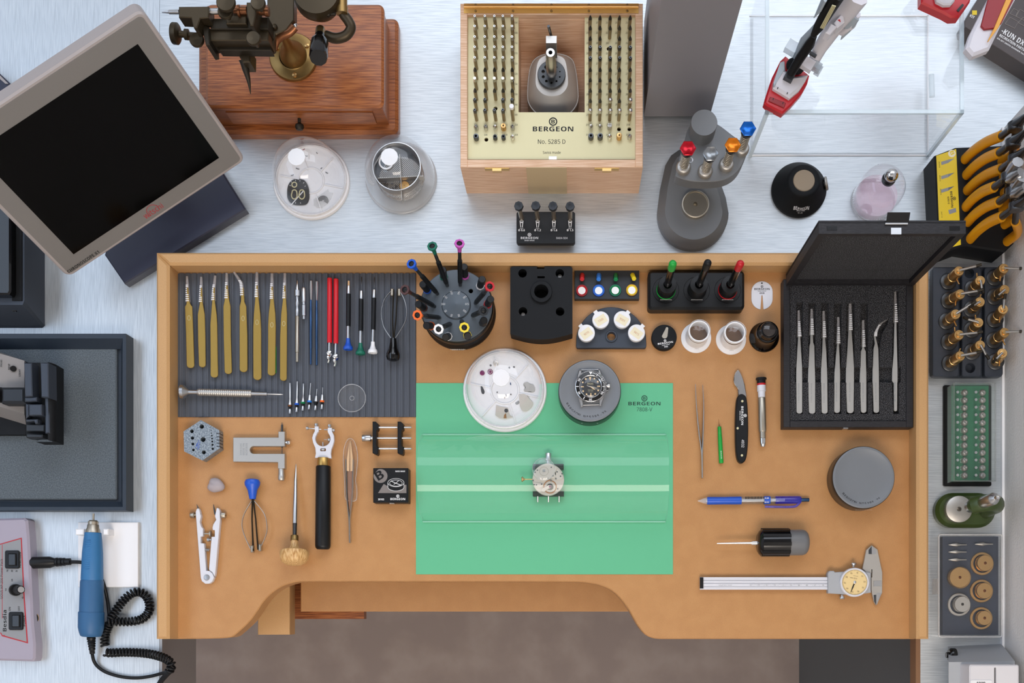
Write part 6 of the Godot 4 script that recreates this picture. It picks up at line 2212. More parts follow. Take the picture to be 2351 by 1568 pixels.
	s = Sh.new()
	hc = cv([1500, -110], ox, 0, K)
	lat(s, hc[0], hc[1], 170, [[0, 128], [40, 134], [56, 150], [56, 158], [52, 164], [0, 166]], 36)
	part(o, "pulley", s, "old_bronze")

	# domes on the worktop
	parts_tray("white parts tray with clear dome beside the mahogany box", 715.9, 417.8, 88, TT, 80, 680.9, 360.4, 47, true)
	K = 5.224
	ox = 580
	var oy := 280.0
	o = thing("chronograph_dial", "black chronograph dial with three pale ringed subdials under the dome", "watch dial", 684, 440, TT + 4.6)
	s = Sh.new()
	ext(s, cv(curve2([545, 683, 620, 700, 665, 770, 678, 850, 675, 930, 640, 985, 560, 996, 480, 985, 425, 930, 413, 850, 425, 760, 470, 700], 4, true), ox, oy, K), TT + 4.8, TT + 6, 0.2)
	var dl := part(o, "plate", s, "dial_black")
	for k in [[500, 752, 5.5, 0], [500, 878, 6.5, 1], [590, 878, 6.5, 1]]:
		var c := cv([k[0], k[1]], ox, oy, K)
		s = Sh.new()
		var rg := []
		for i in 25:
			var a := TAU * i / 24
			rg.append_array([c[0] + cos(a) * k[2], c[1] + sin(a) * k[2] * (1.35 if k[3] else 1.05) - (3.5 if k[3] and sin(a) < -0.5 else 0.0), TT + 6.3])
		s.tube(line(rg), 0.0008, 6, Vector2(1, 0.5))
		part(dl, "subdial_ring", s, "pale_gold")
	s = Sh.new()
	for k in [[465, 718], [515, 702], [567, 706], [612, 730], [630, 770], [450, 762], [515, 970], [575, 972]]:
		var c := cv(k, ox, oy, K)
		s.box(Q(c[0], c[1], TT + 6.15), Vector3(0.0006, 0.0002, 0.0016), Basis(Vector3.UP, -atan2(c[1] - 440, c[0] - 684) + PI / 2))
	part(dl, "marking", s, "ink_white")
	o = thing("foil_packet", "clear packet with engraved silver disc under the dome by the mahogany box", "packet", 742, 460, TT + 4.4)
	s = Sh.new()
	ext(s, cv([730, 930, 905, 805, 915, 840, 965, 850, 940, 920, 890, 985, 830, 1030, 770, 1030, 735, 1000], ox, oy, K), TT + 4.6, TT + 5.2)
	part(o, "packet_film", s, "frosted")
	for k in [60, 46, 32, 18]:
		s = Sh.new()
		var c := cv([845, 945], ox, oy, K)
		var rg := []
		for i in 21:
			var a := TAU * (0.48 + 0.62 * i / 20)
			rg.append_array([c[0] + cos(a) * k / K, c[1] + sin(a) * k / K * 0.95, TT + 5.5])
		s.tube(line(rg), 0.0004, 5)
		part(o, "engraved_ring", s, "dark_steel")
	for k in [[600, 335, 625, 322, "dark_red", "tiny red sprung part under the dome by the mahogany box"], [635, 405, 660, 408, "dark_steel", "small coiled spring under the dome by the mahogany box"], [765, 365, 778, 378, "dark_steel", "tiny hooked click under the dome by the mahogany box"], [875, 600, 905, 615, "dark_steel", "short straight pin under the dome by the mahogany box"], [460, 640, 492, 632, "dark_steel", "tiny bent lever under the dome by the mahogany box"], [520, 552, 560, 565, "dark_steel", "thin curved wire under the dome by the mahogany box"], [815, 560, 830, 548, "gunmetal", "tiny stud under the dome at the dish centre"]]:
		var c := cv([k[0], k[1], k[2], k[3]], ox, oy, K)
		o = thing("loose_watch_part", k[5], "watch part", c[0], c[1], TT + 4.4)
		s = Sh.new()
		s.tube(smooth(line([c[0], c[1], TT + 5, (c[0] + c[2]) / 2, (c[1] + c[3]) / 2 + 0.8, TT + 5.2, c[2], c[3], TT + 5]), 4), 0.0004, 6)
		part(o, "wire", s, k[4])

	# glass dome with sieve basket
	o = thing("basket_dome", "clear glass dome over a stacked metal mesh basket beside the mahogany box", "glass dome", 921.7, 411, TT)
	s = Sh.new()
	lat(s, 921.7, 411, TT, [[0, TT], [80, TT], [82, TT + 1.5], [82, TT + 4], [79, TT + 5], [0, TT + 5]], 56)
	part(o, "base", s, "frosted")
	s = Sh.new()
	var pr := []
	for i in 15:
		var tt := float(i) / 14 * PI / 2
		pr.append([79 * pow(cos(tt), 0.72) if i < 14 else 0.0, TT + 5 + 69 * sin(tt)])
	lat(s, 921.7, 411, TT, pr, 56)
	part(o, "dome_cover", s, "dome")
	s = Sh.new()
	lat(s, 894, 360, 47, [[6, 40], [8, 45], [19.5, 46], [20, 47], [0, 48.4]], 12)
	part(o, "knob", s, "white_plastic")
	var bk := thing("mesh_basket", "round wire mesh sorting basket with four compartments under the glass dome", "basket", 921.7, 411, TT + 5)
	s = Sh.new()
	lat(s, 921.7, 411, TT, [[54, -26.5], [54, -24], [52, -23], [52, -12], [54.5, -11], [54.5, -8], [52.5, -7], [52.5, 6], [54, 7.5], [54, 9], [52.4, 9], [51, 7], [51, -20]], 48)
	part(bk, "wall", s, "steel")
	s = Sh.new()
	lat(s, 921.7, 411, TT, [[51, -8], [0, -8]], 40)
	part(bk, "mesh_bottom", s, "gunmetal")
	for i in 2:
		s = Sh.new()
		s.box(Q(921.7, 411, 0), Vector3(R(102, TT), 0.013, 0.0006), Basis(Vector3.UP, i * PI / 2 + 0.05))
		part(bk, "divider", s, "satin_steel")
	s = Sh.new()
	for i in 31:
		for d in 2:
			var f := -1.0 + 2.0 * i / 30
			var half := sqrt(maxf(0.0, 1 - f * f)) * R(50, TT)
			var b2 := Basis(Vector3.UP, PI / 4 + d * PI / 2)
			s.box(Q(921.7, 411, -7.6) + b2 * Vector3(0, 0, f * R(50, TT)), Vector3(half * 2 + 0.0001, 0.0003, 0.0004), b2)
	var ms := part(bk, "mesh_wire", s, "satin_steel")
	ms.set_meta("kind", "stuff")
	o = thing("nylon_ring", "white ring lying in the mesh basket under the glass dome", "ring", 890, 375, -7)
	s = Sh.new()
	lat(s, 886, 371, -4, [[17, -6.8], [17, -5], [13.5, -5], [13.5, -6.8]], 30)
	part(o, "ring", s, "soft_white")
	o = thing("gold_wheel", "small gold wheel with centre hole in the mesh basket", "wheel", 926, 428, -7)
	s = Sh.new()
	lat(s, 929, 428, -6, [[12, -7], [12, -5], [11, -4.4], [2, -4.4], [2, -5], [0, -5]], 26)
	part(o, "disc", s, "gold_brass")
	var rng := RandomNumberGenerator.new()
	rng.seed = 5
	for i in 14:
		var qx := 895.0 + rng.randf_range(-16, 14)
		var qy := 420.0 + rng.randf_range(-8, 16)
		o = thing("loose_screw", "tiny dark screw heaped in a mesh basket compartment under the glass dome", "screw", qx, qy, -7, "screws in the mesh basket")
		s = Sh.new()
		var an := rng.randf() * TAU
		rod(s, qx, qy, -6, qx + cos(an) * 5, qy + sin(an) * 5, -5, 1.5, 0.8, 8)
		part(o, "shank", s, "dark_steel")

# ---- middle of the back worktop: staking set, column, hand press, small stand
func back_middle() -> void:
	var o: Node3D
	var s: Sh
	var K := 3.336
	var ox := 1030.0
	var PH := 46.0
	o = thing("staking_set_box", "open beech staking set box with gold plate full of punches", "box", 1266, 240, TT)
	for k in [[1057, 8, 1073, 384], [1459, 8, 1476, 384], [1073, 366, 1459, 384], [1073, 8, 1459, 33]]:
		s = Sh.new()
		bx(s, k[0], k[1], k[2], k[3], TT, 52, 0.6)
		part(o, "wall", s, "beech")
	s = Sh.new()
	bx(s, 1073, 33, 1459, 366, TT, TT + 8)
	part(o, "bottom", s, "beech")
	var empties := []
	for k in [[1137.7, 249], [1397.5, 112], [1116.6, 320.5], [1421.2, 296.5], [1445, 296.5]]: empties.append(circ(k[0], k[1], 4.6, PH, 14))
	s = Sh.new()
	ext(s, [1073.4, 33.5, 1190.4, 33.5, 1190.4, 257.8, 1342.4, 257.8, 1342.4, 33.5, 1458.6, 33.5, 1458.6, 365.6, 1073.4, 365.6], PH - 3, PH, 0, empties)
	var plt := part(o, "punch_plate", s, "pale_gold", "pale gold punch plate")
	for k in [[1184.4, 1190.4], [1342.4, 1348.4]]:
		s = Sh.new()
		bx(s, k[0], 33.5, k[1], 262, TT + 8, PH - 3)
		part(o, "well_wall", s, "beech")
	s = Sh.new()
	bx(s, 1184.4, 258, 1348.4, 264, TT + 8, PH - 3)
	part(o, "well_wall", s, "black_wood")
	s = Sh.new()
	s.hexa([Q(1188, 34, -10), Q(1344, 34, -10), Q(1344, 120, -24), Q(1188, 120, -24), Q(1188, 34, 44), Q(1344, 34, 44), Q(1344, 46, 40), Q(1188, 46, 40)])
	part(o, "well_back", s, "beech")
	# lid and hinge
	s = Sh.new()
	s.box(Vector3(Q(1266, 0, 52).x, Y(53) + 0.049, Q(0, 5, 52).z - 0.017), Vector3(R(418, 52), 0.1, 0.012), Basis(Vector3.RIGHT, -0.18))
	part(o, "lid", s, "beech")
	s = Sh.new()
	bx(s, 1065, 8, 1466, 30, 52, 52.8)
	var hg := part(o, "piano_hinge", s, "brass")
	s = Sh.new()
	s.cyl(Q(1065, 15.5, 53), Q(1466, 15.5, 53), 0.0016, 0.0016, 12)
	part(hg, "knuckle", s, "gold_brass")
	for x in [1092, 1178, 1266, 1352, 1440]:
		for y in [11, 25]:
			s = Sh.new()
			lat(s, x, y, 53, [[3, 52.7], [2.6, 53.6], [0, 54]], 12)
			part(hg, "screw", s, "old_brass")
	# front catches and tape
	var zf := Q(0, 384, 52).z
	for x in [1141, 1393]:
		s = Sh.new()
		s.box(Vector3(Q(x, 0, 49).x, Y(47), zf + 0.0005), Vector3(R(54), 0.0075, 0.001))
		var ct := part(o, "catch", s, "brass")
		s = Sh.new()
		s.box(Vector3(Q(x, 0, 49).x, Y(48), zf + 0.0025), Vector3(R(20), 0.006, 0.003))
		part(ct, "hook", s, "gold_brass")
	s = Sh.new()
	s.box(Vector3(Q(1256, 0, 10).x, Y(10), zf + 0.0003), Vector3(R(90), 0.084, 0.0005))
	part(o, "paper_tape", s, "paper_tape", "strip of tan paper tape")
	s = Sh.new()
	bx(s, 1260.5, 359, 1278, 366, PH, PH + 1)
	part(o, "plate_latch", s, "steel")
	s = Sh.new()
	logo(s, 1269.8, 296, PH, 93, 11, 0, 9.8)
	tx(s, "No. 5285 D", 1266.5, 325.3, PH, 63, 10, 0, "")
	tx(s, "Swiss made", 1266.8, 350, PH, 41, 6.6, 0, "")
	for i in 10:
		tx(s, str(204 + i * 5), 1184, 52 + 23.5 * i, PH, 7.5, 4.4, 0, "")
		tx(s, str(250 + i * 5), 1350, 52 + 23.5 * i, PH, 7, 4.4, 0, "")
		if i < 10:
			for c in 4:
				tx(s, str(251 + i * 5 + c), [1372, 1394.5, 1416, 1440][c], 52 + 23.5 * i, PH, 7, 4.4, 0, "")
	for i in 5:
		tx(s, str(300 + i), [1092, 1114.5, 1137, 1161, 1185][i], 286.5, PH, 7.5, 4.4, 0, "")
		tx(s, str(305 + i), [1092, 1115, 1138, 1161, 1185][i], 309.5, PH, 7.5, 4.4, 0, "")
		tx(s, str(310 + i), [1349.5, 1372, 1396, 1418.5, 1442][i], 286.5, PH, 7.5, 4.4, 0, "")
		tx(s, str(315 + i), [1349.5, 1371, 1395, 1418.5, 1441][i], 309.5, PH, 7.5, 4.4, 0, "")
	part(plt, "lettering", s, "ink_black")
	# punches: shank below, worked tip above
	var lx := [1094.2, 1117, 1138.3, 1157.5, 1178.1]
	var rx := [1354.4, 1376.5, 1399.4, 1420.4, 1444.6]
	var rows := [66.0, 88.8, 112.6, 135.6, 159.3, 182.9, 206.1, 229.8, 253.2, 277.0]
	var protos := {}
	var ordinal := ["first", "second", "third", "fourth", "fifth", "sixth", "seventh", "eighth", "ninth", "tenth"]
	for side in 2:
		for r in 10:
			for c in 5:
				if side == 0 and r == 8 and c == 2: continue
				if side == 1 and r == 2 and c == 2: continue
				var kind := 0   # hollow, pointed, flat, ball
				if side == 0: kind = [0, 0, 0, 0, 0, 1, 2, 1, 3, 3][r]
				else: kind = [1, 1, 1, 3, 3, 1, 1, 1, 1, 4][r]
				if side == 0 and r == 9 and c == 4: kind = 5
				if side == 1 and r == 8 and (c == 2 or c == 4): kind = 4
				var px: float = lx[c] if side == 0 else rx[c]
				var to := P(px, rows[r] - 2, PH)
				var names := ["hollow ended", "pointed", "flat ended", "domed", "bright round ended", "tall pale capped"]
				var lb: String = "%s steel punch, %s row from hinge, %s from well, %s" % [names[kind], ordinal[r], ordinal[4 - c if side == 0 else c], ["mahogany box side", "grey column side"][side]]
				if protos.has(kind):
					copy(protos[kind], to, lb)
					continue
				var n := thing("staking_punch", lb, "punch", px, rows[r] - 2, PH, "staking punches, " + names[kind])
				n.position = to
				org = to
				protos[kind] = n
				var b := Sh.new()
				var R0 := R(4.1, 60)
				b.lathe([Vector2(R0, 0), Vector2(R0, 0.021 if kind != 5 else 0.034), Vector2(0, 0.021 if kind != 5 else 0.034)], Transform3D(), 12)
				part(n, "shank", b, "punch_steel")
				b = Sh.new()
				match kind:
					0: b.lathe([Vector2(R0, 0.021), Vector2(R0 * 0.62, 0.0265), Vector2(R0 * 0.62, 0.0275), Vector2(R0 * 0.34, 0.0275), Vector2(R0 * 0.34, 0.0225), Vector2(0, 0.0225)], Transform3D(), 12)
					1: b.lathe([Vector2(R0, 0.021), Vector2(R0 * 0.75, 0.024), Vector2(R0 * 0.25, 0.028), Vector2(0, 0.0282)], Transform3D(), 12)
					2: b.lathe([Vector2(R0, 0.021), Vector2(R0 * 0.75, 0.0265), Vector2(R0 * 0.75, 0.0275), Vector2(0, 0.0275)], Transform3D(), 12)
					3: b.lathe([Vector2(R0, 0.021), Vector2(R0, 0.026), Vector2(R0 * 0.7, 0.0275), Vector2(R0 * 0.4, 0.0275), Vector2(R0 * 0.4, 0.0225), Vector2(0, 0.0225)], Transform3D(), 12)
					4: b.lathe([Vector2(R0 * 1.15, 0.021), Vector2(R0 * 1.25, 0.025), Vector2(R0, 0.0275), Vector2(R0 * 0.5, 0.0287), Vector2(0, 0.029)], Transform3D(), 14)
					5: b.lathe([Vector2(R0 * 1.25, 0.032), Vector2(R0 * 1.25, 0.037), Vector2(0, 0.037)], Transform3D(), 14)
				part(n, "tip", b, ["steel", "dark_steel", "bright_steel", "dark_steel", "bright_steel", "white_plastic"][kind])
	for k in [[0, 1093.8, 295.6, 0, "300"], [0, 1116, 295.6, 0, "301"], [0, 1137.3, 295.6, 1, "302"], [0, 1156.4, 295.6, 2, "303"], [0, 1177.5, 295.6, 0, "304"], [0, 1093.8, 318.4, 3, "305"], [0, 1137.3, 318.4, 4, "307"], [0, 1156.4, 318.4, 4, "308"], [0, 1177.5, 318.4, 1, "309"], [1, 1356.5, 294.5, 1, "310"], [1, 1377.7, 294.5, 1, "311"], [1, 1399.4, 294.5, 5, "312"], [1, 1356.5, 317.3, 3, "315"], [1, 1377.7, 317.3, 3, "316"], [1, 1399.4, 317.3, 1, "317"], [1, 1421.2, 317.3, 2, "318"], [1, 1445, 317.3, 0, "319"]]:
		var d: Array = [["drilled steel", "steel", 5.2, 0.006], ["domed steel", "bright_steel", 5.2, 0.006], ["brass", "gold_brass", 6.2, 0.008], ["wide dark bored", "dark_steel", 6.2, 0.007], ["dark capped", "gunmetal", 5.0, 0.006], ["cross slotted", "satin_steel", 5.4, 0.007]][k[3]]
		var n := thing("staking_stump", "short %s stump, %s stump row, %s from well, %s" % [d[0], "hinge side" if k[2] < 300 else "latch side", ordinal[(4 - [1093.8, 1116.0, 1137.3, 1156.4, 1177.5].find(k[1] * 1.0)) if k[0] == 0 else [1356.5, 1377.7, 1399.4, 1421.2, 1445.0].find(k[1] * 1.0)], ["mahogany box side", "grey column side"][k[0]]], "stump", k[1], k[2], PH, "staking stumps, " + d[0])
		var b := Sh.new()
		var r0: float = R(d[2], PH)
		var hh: float = d[3]
		var prof := [Vector2(r0, 0), Vector2(r0, hh), Vector2(r0 * 0.9, hh + 0.0008)]
		var dome: float = 0.003 if k[3] in [1, 0] else 0.001
		if k[3] in [0, 2, 3, 4]:   # bored right down
			var br: float = r0 * (0.5 if k[3] in [3, 4] else 0.3)
			prof.append_array([Vector2(br * 1.15, hh + dome), Vector2(br, hh + dome), Vector2(br, 0.0004), Vector2(0, 0.0004)])
		else:
			prof.append_array([Vector2(r0 * 0.4, hh + dome), Vector2(0, hh + dome * 1.07)])
		b.lathe(prof, Transform3D(), 18)
		part(n, "body", b, d[1])
		if k[3] == 5:   # four lands with the cross slot left between them
			for ix in [-1, 1]:
				for iz in [-1, 1]:
					b = Sh.new()
					b.box(Vector3(ix * r0 * 0.42, hh + 0.0016, iz * r0 * 0.42), Vector3(r0 * 0.58, 0.0018, r0 * 0.58))
					part(n, "land", b, d[1])
	# staking frame standing in the well
	o = thing("staking_tool", "satin steel staking tool frame standing in the well of the punch box", "staking tool", 1268, 200, TT + 8)
	s = Sh.new()
	var base := curve2([618, 640, 640, 470, 700, 400, 800, 380, 900, 400, 950, 460, 975, 640, 965, 740, 900, 815, 800, 838, 700, 815, 630, 740], 5, true)
	var bp := pl(cv(base, ox, 0, K), 20)
	var cc := Q(ox + 797 / K, 600 / K, 20)
	var wide := PackedVector2Array()
	for p in bp: wide.append(Vector2(cc.x, cc.z) + (p - Vector2(cc.x, cc.z)) * 1.12)
	s.prism(wide, Y(TT + 8), Y(4), 0.0006)
	part(o, "foot", s, "cast_steel")
	s = Sh.new()
	var mid := PackedVector2Array()
	for p in bp: mid.append(Vector2(cc.x, cc.z) + (p - Vector2(cc.x, cc.z)) * 1.08)
	var tp := PackedVector2Array()
	var tc := Q(ox + 790 / K, 560 / K, 44)
	for p in bp: tp.append(Vector2(tc.x, tc.z) + (p - Vector2(cc.x, cc.z)) * 0.68)
	s.side(mid, Y(4), Y(40), false, 0.9, tp)
	s.cap(tp, Y(40), 1.0)
	part(o, "body", s, "cast_steel")
	s = Sh.new()
	var dies := []
	for i in 9:
		var a := -0.9 + i * 0.62
		dies.append(circ(ox + 788 / K + cos(a) * 20, 567 / K + sin(a) * 20, 1.2 + 0.4 * i, 45.4, 12))
	ext(s, circ(ox + 788 / K, 567 / K, 32.2, 45.4, 48), 40.5, 45.4, 0.6, dies)
	part(o, "anvil_disc", s, "gunmetal")
	s = Sh.new()
	s.hexa([Q(ox + 745 / K, 400 / K, 46), Q(ox + 832 / K, 400 / K, 46), Q(ox + 832 / K, 445 / K, 46), Q(ox + 745 / K, 445 / K, 46), Q(ox + 746 / K, 275 / K, 104), Q(ox + 828 / K, 275 / K, 104), Q(ox + 826 / K, 330 / K, 104), Q(ox + 746 / K, 330 / K, 104)])
	part(o, "arm", s, "satin_steel")
	s = Sh.new()
	var A := Q(ox + 788 / K, 560 / K, 54)
	var Bp := Q(ox + 780 / K, 402 / K, 104)
	var ax := Sh.axis(A, Bp)
	var l := A.distance_to(Bp)
	s.lathe([Vector2(0, 0), Vector2(0.0062, 0), Vector2(0.0062, l * 0.55), Vector2(0.0054, l * 0.58), Vector2(0.0054, l - 0.0006), Vector2(0.0049, l), Vector2(0.0024, l), Vector2(0.0024, l * 0.3), Vector2(0, l * 0.3)], ax, 26)
	part(o, "punch_sleeve", s, "steel")
	s = Sh.new()
	s.cyl(Q(ox + 785 / K, 275 / K, 98), Q(ox + 765 / K, 200 / K, 116), 0.0017, 0.0017, 12)
	part(o, "lock_pin", s, "dark_steel")

	# tall grey column
	o = thing("grey_column", "tall grey painted square column standing behind the hand press", "column stand", 1555, 230, TT)
	s = Sh.new()
	var zc := Q(0, 272, TT).z
	s.box(Vector3(Q(1553, 0, TT).x, 0.006 + 0.17, zc - 0.06), Vector3(R(150, TT), 0.34, 0.12))
	part(o, "post", s, "column_grey")
	s = Sh.new()
	s.box(Vector3(Q(1553, 0, TT).x, 0.003, zc - 0.066), Vector3(R(120, TT), 0.0062, 0.09))
	part(o, "plinth", s, "column_grey")

	# hand press with four plungers
	K = 2.6133
	ox = 1460
	o = thing("hand_setting_press", "grey hand setting press with four coloured plunger knobs", "press", 1593, 470, TT)
	s = Sh.new()
	var bpts := cv([330, 872, 265, 880, 215, 915, 180, 975, 150, 1110], ox, 0, K)
	var lowr := arc(ox + 347 / K, 1265 / K, 82.3, 186, 0, 22)
	bpts.append_array(lowr)
	bpts.append_array(cv([545, 1170, 520, 1100, 500, 1010], ox, 0, K))
	ext(s, bpts, TT, -12, 9.0)
	part(o, "base", s, "press_grey")
	s = Sh.new()
	lat(s, ox + 358 / K, 1222 / K, -4, [[31.5, -12], [31.5, -4.4], [30.5, -4], [28, -4], [27, -5.2], [5, -5.4], [4.4, -6], [4.4, -11.8], [0, -11.8]], 44)
	part(o, "anvil", s, "nickel")
	s = Sh.new()
	lat(s, ox + 410 / K, 735 / K, 96, [[30.5, -14], [30.5, 95], [29.8, 96], [0, 96]], 40)
	part(o, "post", s, "press_grey")
	s = Sh.new()
	var hd := cv(curve2([290, 850, 320, 760, 400, 712, 490, 745, 580, 812, 668, 880, 655, 950, 610, 1030, 540, 1075, 440, 1090, 330, 1085, 245, 1060, 240, 1030, 265, 930], 4, true), ox, 0, K)
	ext(s, hd, 46, 68, 0.8)
	part(o, "head", s, "press_grey")
	s = Sh.new()
	lat(s, ox + 328 / K, 960 / K, 68, [[6, 67.8], [6, 68.3], [4.5, 68.3], [3.5, 67.9], [0, 67.9]], 16)
	part(o, "screw", s, "steel")
	for k in [["anodised_red", 313, 888, 284, 1010, "red"], ["anodised_silver", 450, 920, 414, 1032, "silver"], ["anodised_orange", 582, 868, 541, 993, "orange"], ["anodised_blue", 673, 770, 634, 898, "blue"]]:
		var a := cv([k[3], k[4], k[1], k[2]], ox, 0, K)
		var A2 := Q(a[0], a[1], 70)
		var B2 := Q(a[2], a[3], 124)
		var x2 := Sh.axis(A2, B2)
		var l2 := A2.distance_to(B2)
		s = Sh.new()
		s.lathe([Vector2(0.0084, -0.003), Vector2(0.0088, 0.001), Vector2(0.0088, 0.004), Vector2(0.0078, 0.006), Vector2(0.0066, 0.007), Vector2(0, 0.007)], x2, 24)
		var pg := part(o, "plunger", s, "satin_steel")
		s = Sh.new()
		var sp := []
		for i in 73:
			var t := i / 72.0
			var an2 := TAU * 9 * t
			sp.append(x2 * Vector3(cos(an2) * 0.0048, 0.007 + t * (l2 - 0.02), sin(an2) * 0.0048))
		s.tube(sp, 0.0008, 6)
		part(pg, "spring", s, "nickel")
		s = Sh.new()
		s.lathe([Vector2(0.0028, 0.006), Vector2(0.0028, l2 - 0.012), Vector2(0.0068, l2 - 0.011), Vector2(0.0068, l2 - 0.007)], x2, 16)
		part(pg, "stem", s, "dark_steel")
		s = Sh.new()
		s.lathe([Vector2(0.004, l2 - 0.009), Vector2(0.0065, l2 - 0.007), Vector2(0.0092, l2 - 0.002), Vector2(0.0094, l2 - 0.0006), Vector2(0.0085, l2), Vector2(0.006, l2 - 0.0014), Vector2(0.003, l2 - 0.0022), Vector2(0, l2 - 0.0024)], x2, 6)
		part(pg, "knob", s, k[0])

	# small black stand with four pushers
	K = 5.8775
	ox = 1120
	var oy := 430.0
	o = thing("pusher_stand", "flat black stand with four pushers and printed diameters before the staking set", "stand", 1253, 525, TT)
	s = Sh.new()
	var ch := 3.4
	ext(s, [1185.8 + ch, 486, 1320.4 - ch, 486, 1320.4, 486 + ch, 1320.4, 559.3 - ch, 1320.4 - ch, 559.3, 1185.8 + ch, 559.3, 1185.8, 559.3 - ch, 1185.8, 486 + ch], -20, -12, 0.3)
	part(o, "plate", s, "black_plastic")
	s = Sh.new()
	bx(s, 1192, 490, 1314, 556, TT, -20)
	part(o, "foot", s, "bright_steel")
	s = Sh.new()
	for i in 4:
		var x: float = ox + [455, 672, 892, 1110][i] / K
		tx(s, ["Ø 0.6", "Ø 1.2", "Ø 1.6", "Ø 1.5"][i], x, oy + 578 / K, -12, 15, 5.4)
		var y := oy + 446 / K
		for q in [[-4.6, 0, -3, 0, -1, 16, -2.6, 16], [4.6, 0, 3, 0, 1, 16, 2.6, 16], [-4.6, 0, 4.6, 0, 4.6, 1, -4.6, 1], [-2.4, 3, 2.4, 3, 2, 6, -2, 6], [-4, 17.6, 4, 17.6, 4, 18.4, -4, 18.4]]:
			var pp := []
			for j in range(0, 8, 2): pp.append_array([x + q[j], y + q[j + 1]])
			s.cap(pl(pp, -11.9), Y(-11.88), 1.0)
	logo(s, 1215.6, 546.2, -12, 40, 5, 0, 4.2)
	tx(s, "SWISS MADE", 1215.6, 552, -12, 23, 2.8)
	tx(s, "8404-S04", 1290.2, 546.5, -12, 26, 4.8, 0, "")
	part(o, "lettering", s, "ink_white")
	for k in [[455, 415, 415, 245, "at the 0.6 mark"], [672, 415, 645, 243, "at the 1.2 mark"], [892, 418, 878, 248, "at the 1.6 mark"], [1110, 420, 1110, 250, "at the 1.5 mark"]]:
		var a := cv([k[0], k[1], k[2], k[3]], ox, oy, K)
		o = thing("hand_pusher", "nickel pusher with faceted black knob %s of the flat black stand" % ["first from the logo end", "second from the logo end", "third from the logo end", "farthest from the logo end"][[455, 672, 892, 1110].find(k[0])], "pusher", a[0], a[1], -12, "pushers in the flat stand")
		var A3 := Q(a[0], a[1], -12)
		var B3 := Q(a[2], a[3], 31)
		var x3 := Sh.axis(A3, B3)
		var l3 := A3.distance_to(B3)
		s = Sh.new()
		s.lathe([Vector2(0.0031, 0), Vector2(0.0031, 0.001), Vector2(0.0027, 0.0015), Vector2(0.0027, l3 - 0.008)], x3, 20)
		part(o, "shank", s, "nickel")
		s = Sh.new()
		s.lathe([Vector2(0.003, l3 - 0.012), Vector2(0.0055, l3 - 0.006), Vector2(0.0059, l3 - 0.003), Vector2(0.0054, l3), Vector2(0.003, l3), Vector2(0.0015, l3 - 0.0006), Vector2(0, l3 - 0.0008)], x3, 8)
		part(o, "knob", s, "black_anodised")

# ---- far corner: display case with robot toy, kit box, holder, bottle, pliers
func sheet(o: Node3D, called: String, a: Vector3, b: Vector3) -> void:   # an axis aligned clear sheet between two corners
	var s := Sh.new()
	s.box((a + b) / 2, (b - a).abs())
	part(o, called, s, "acrylic")

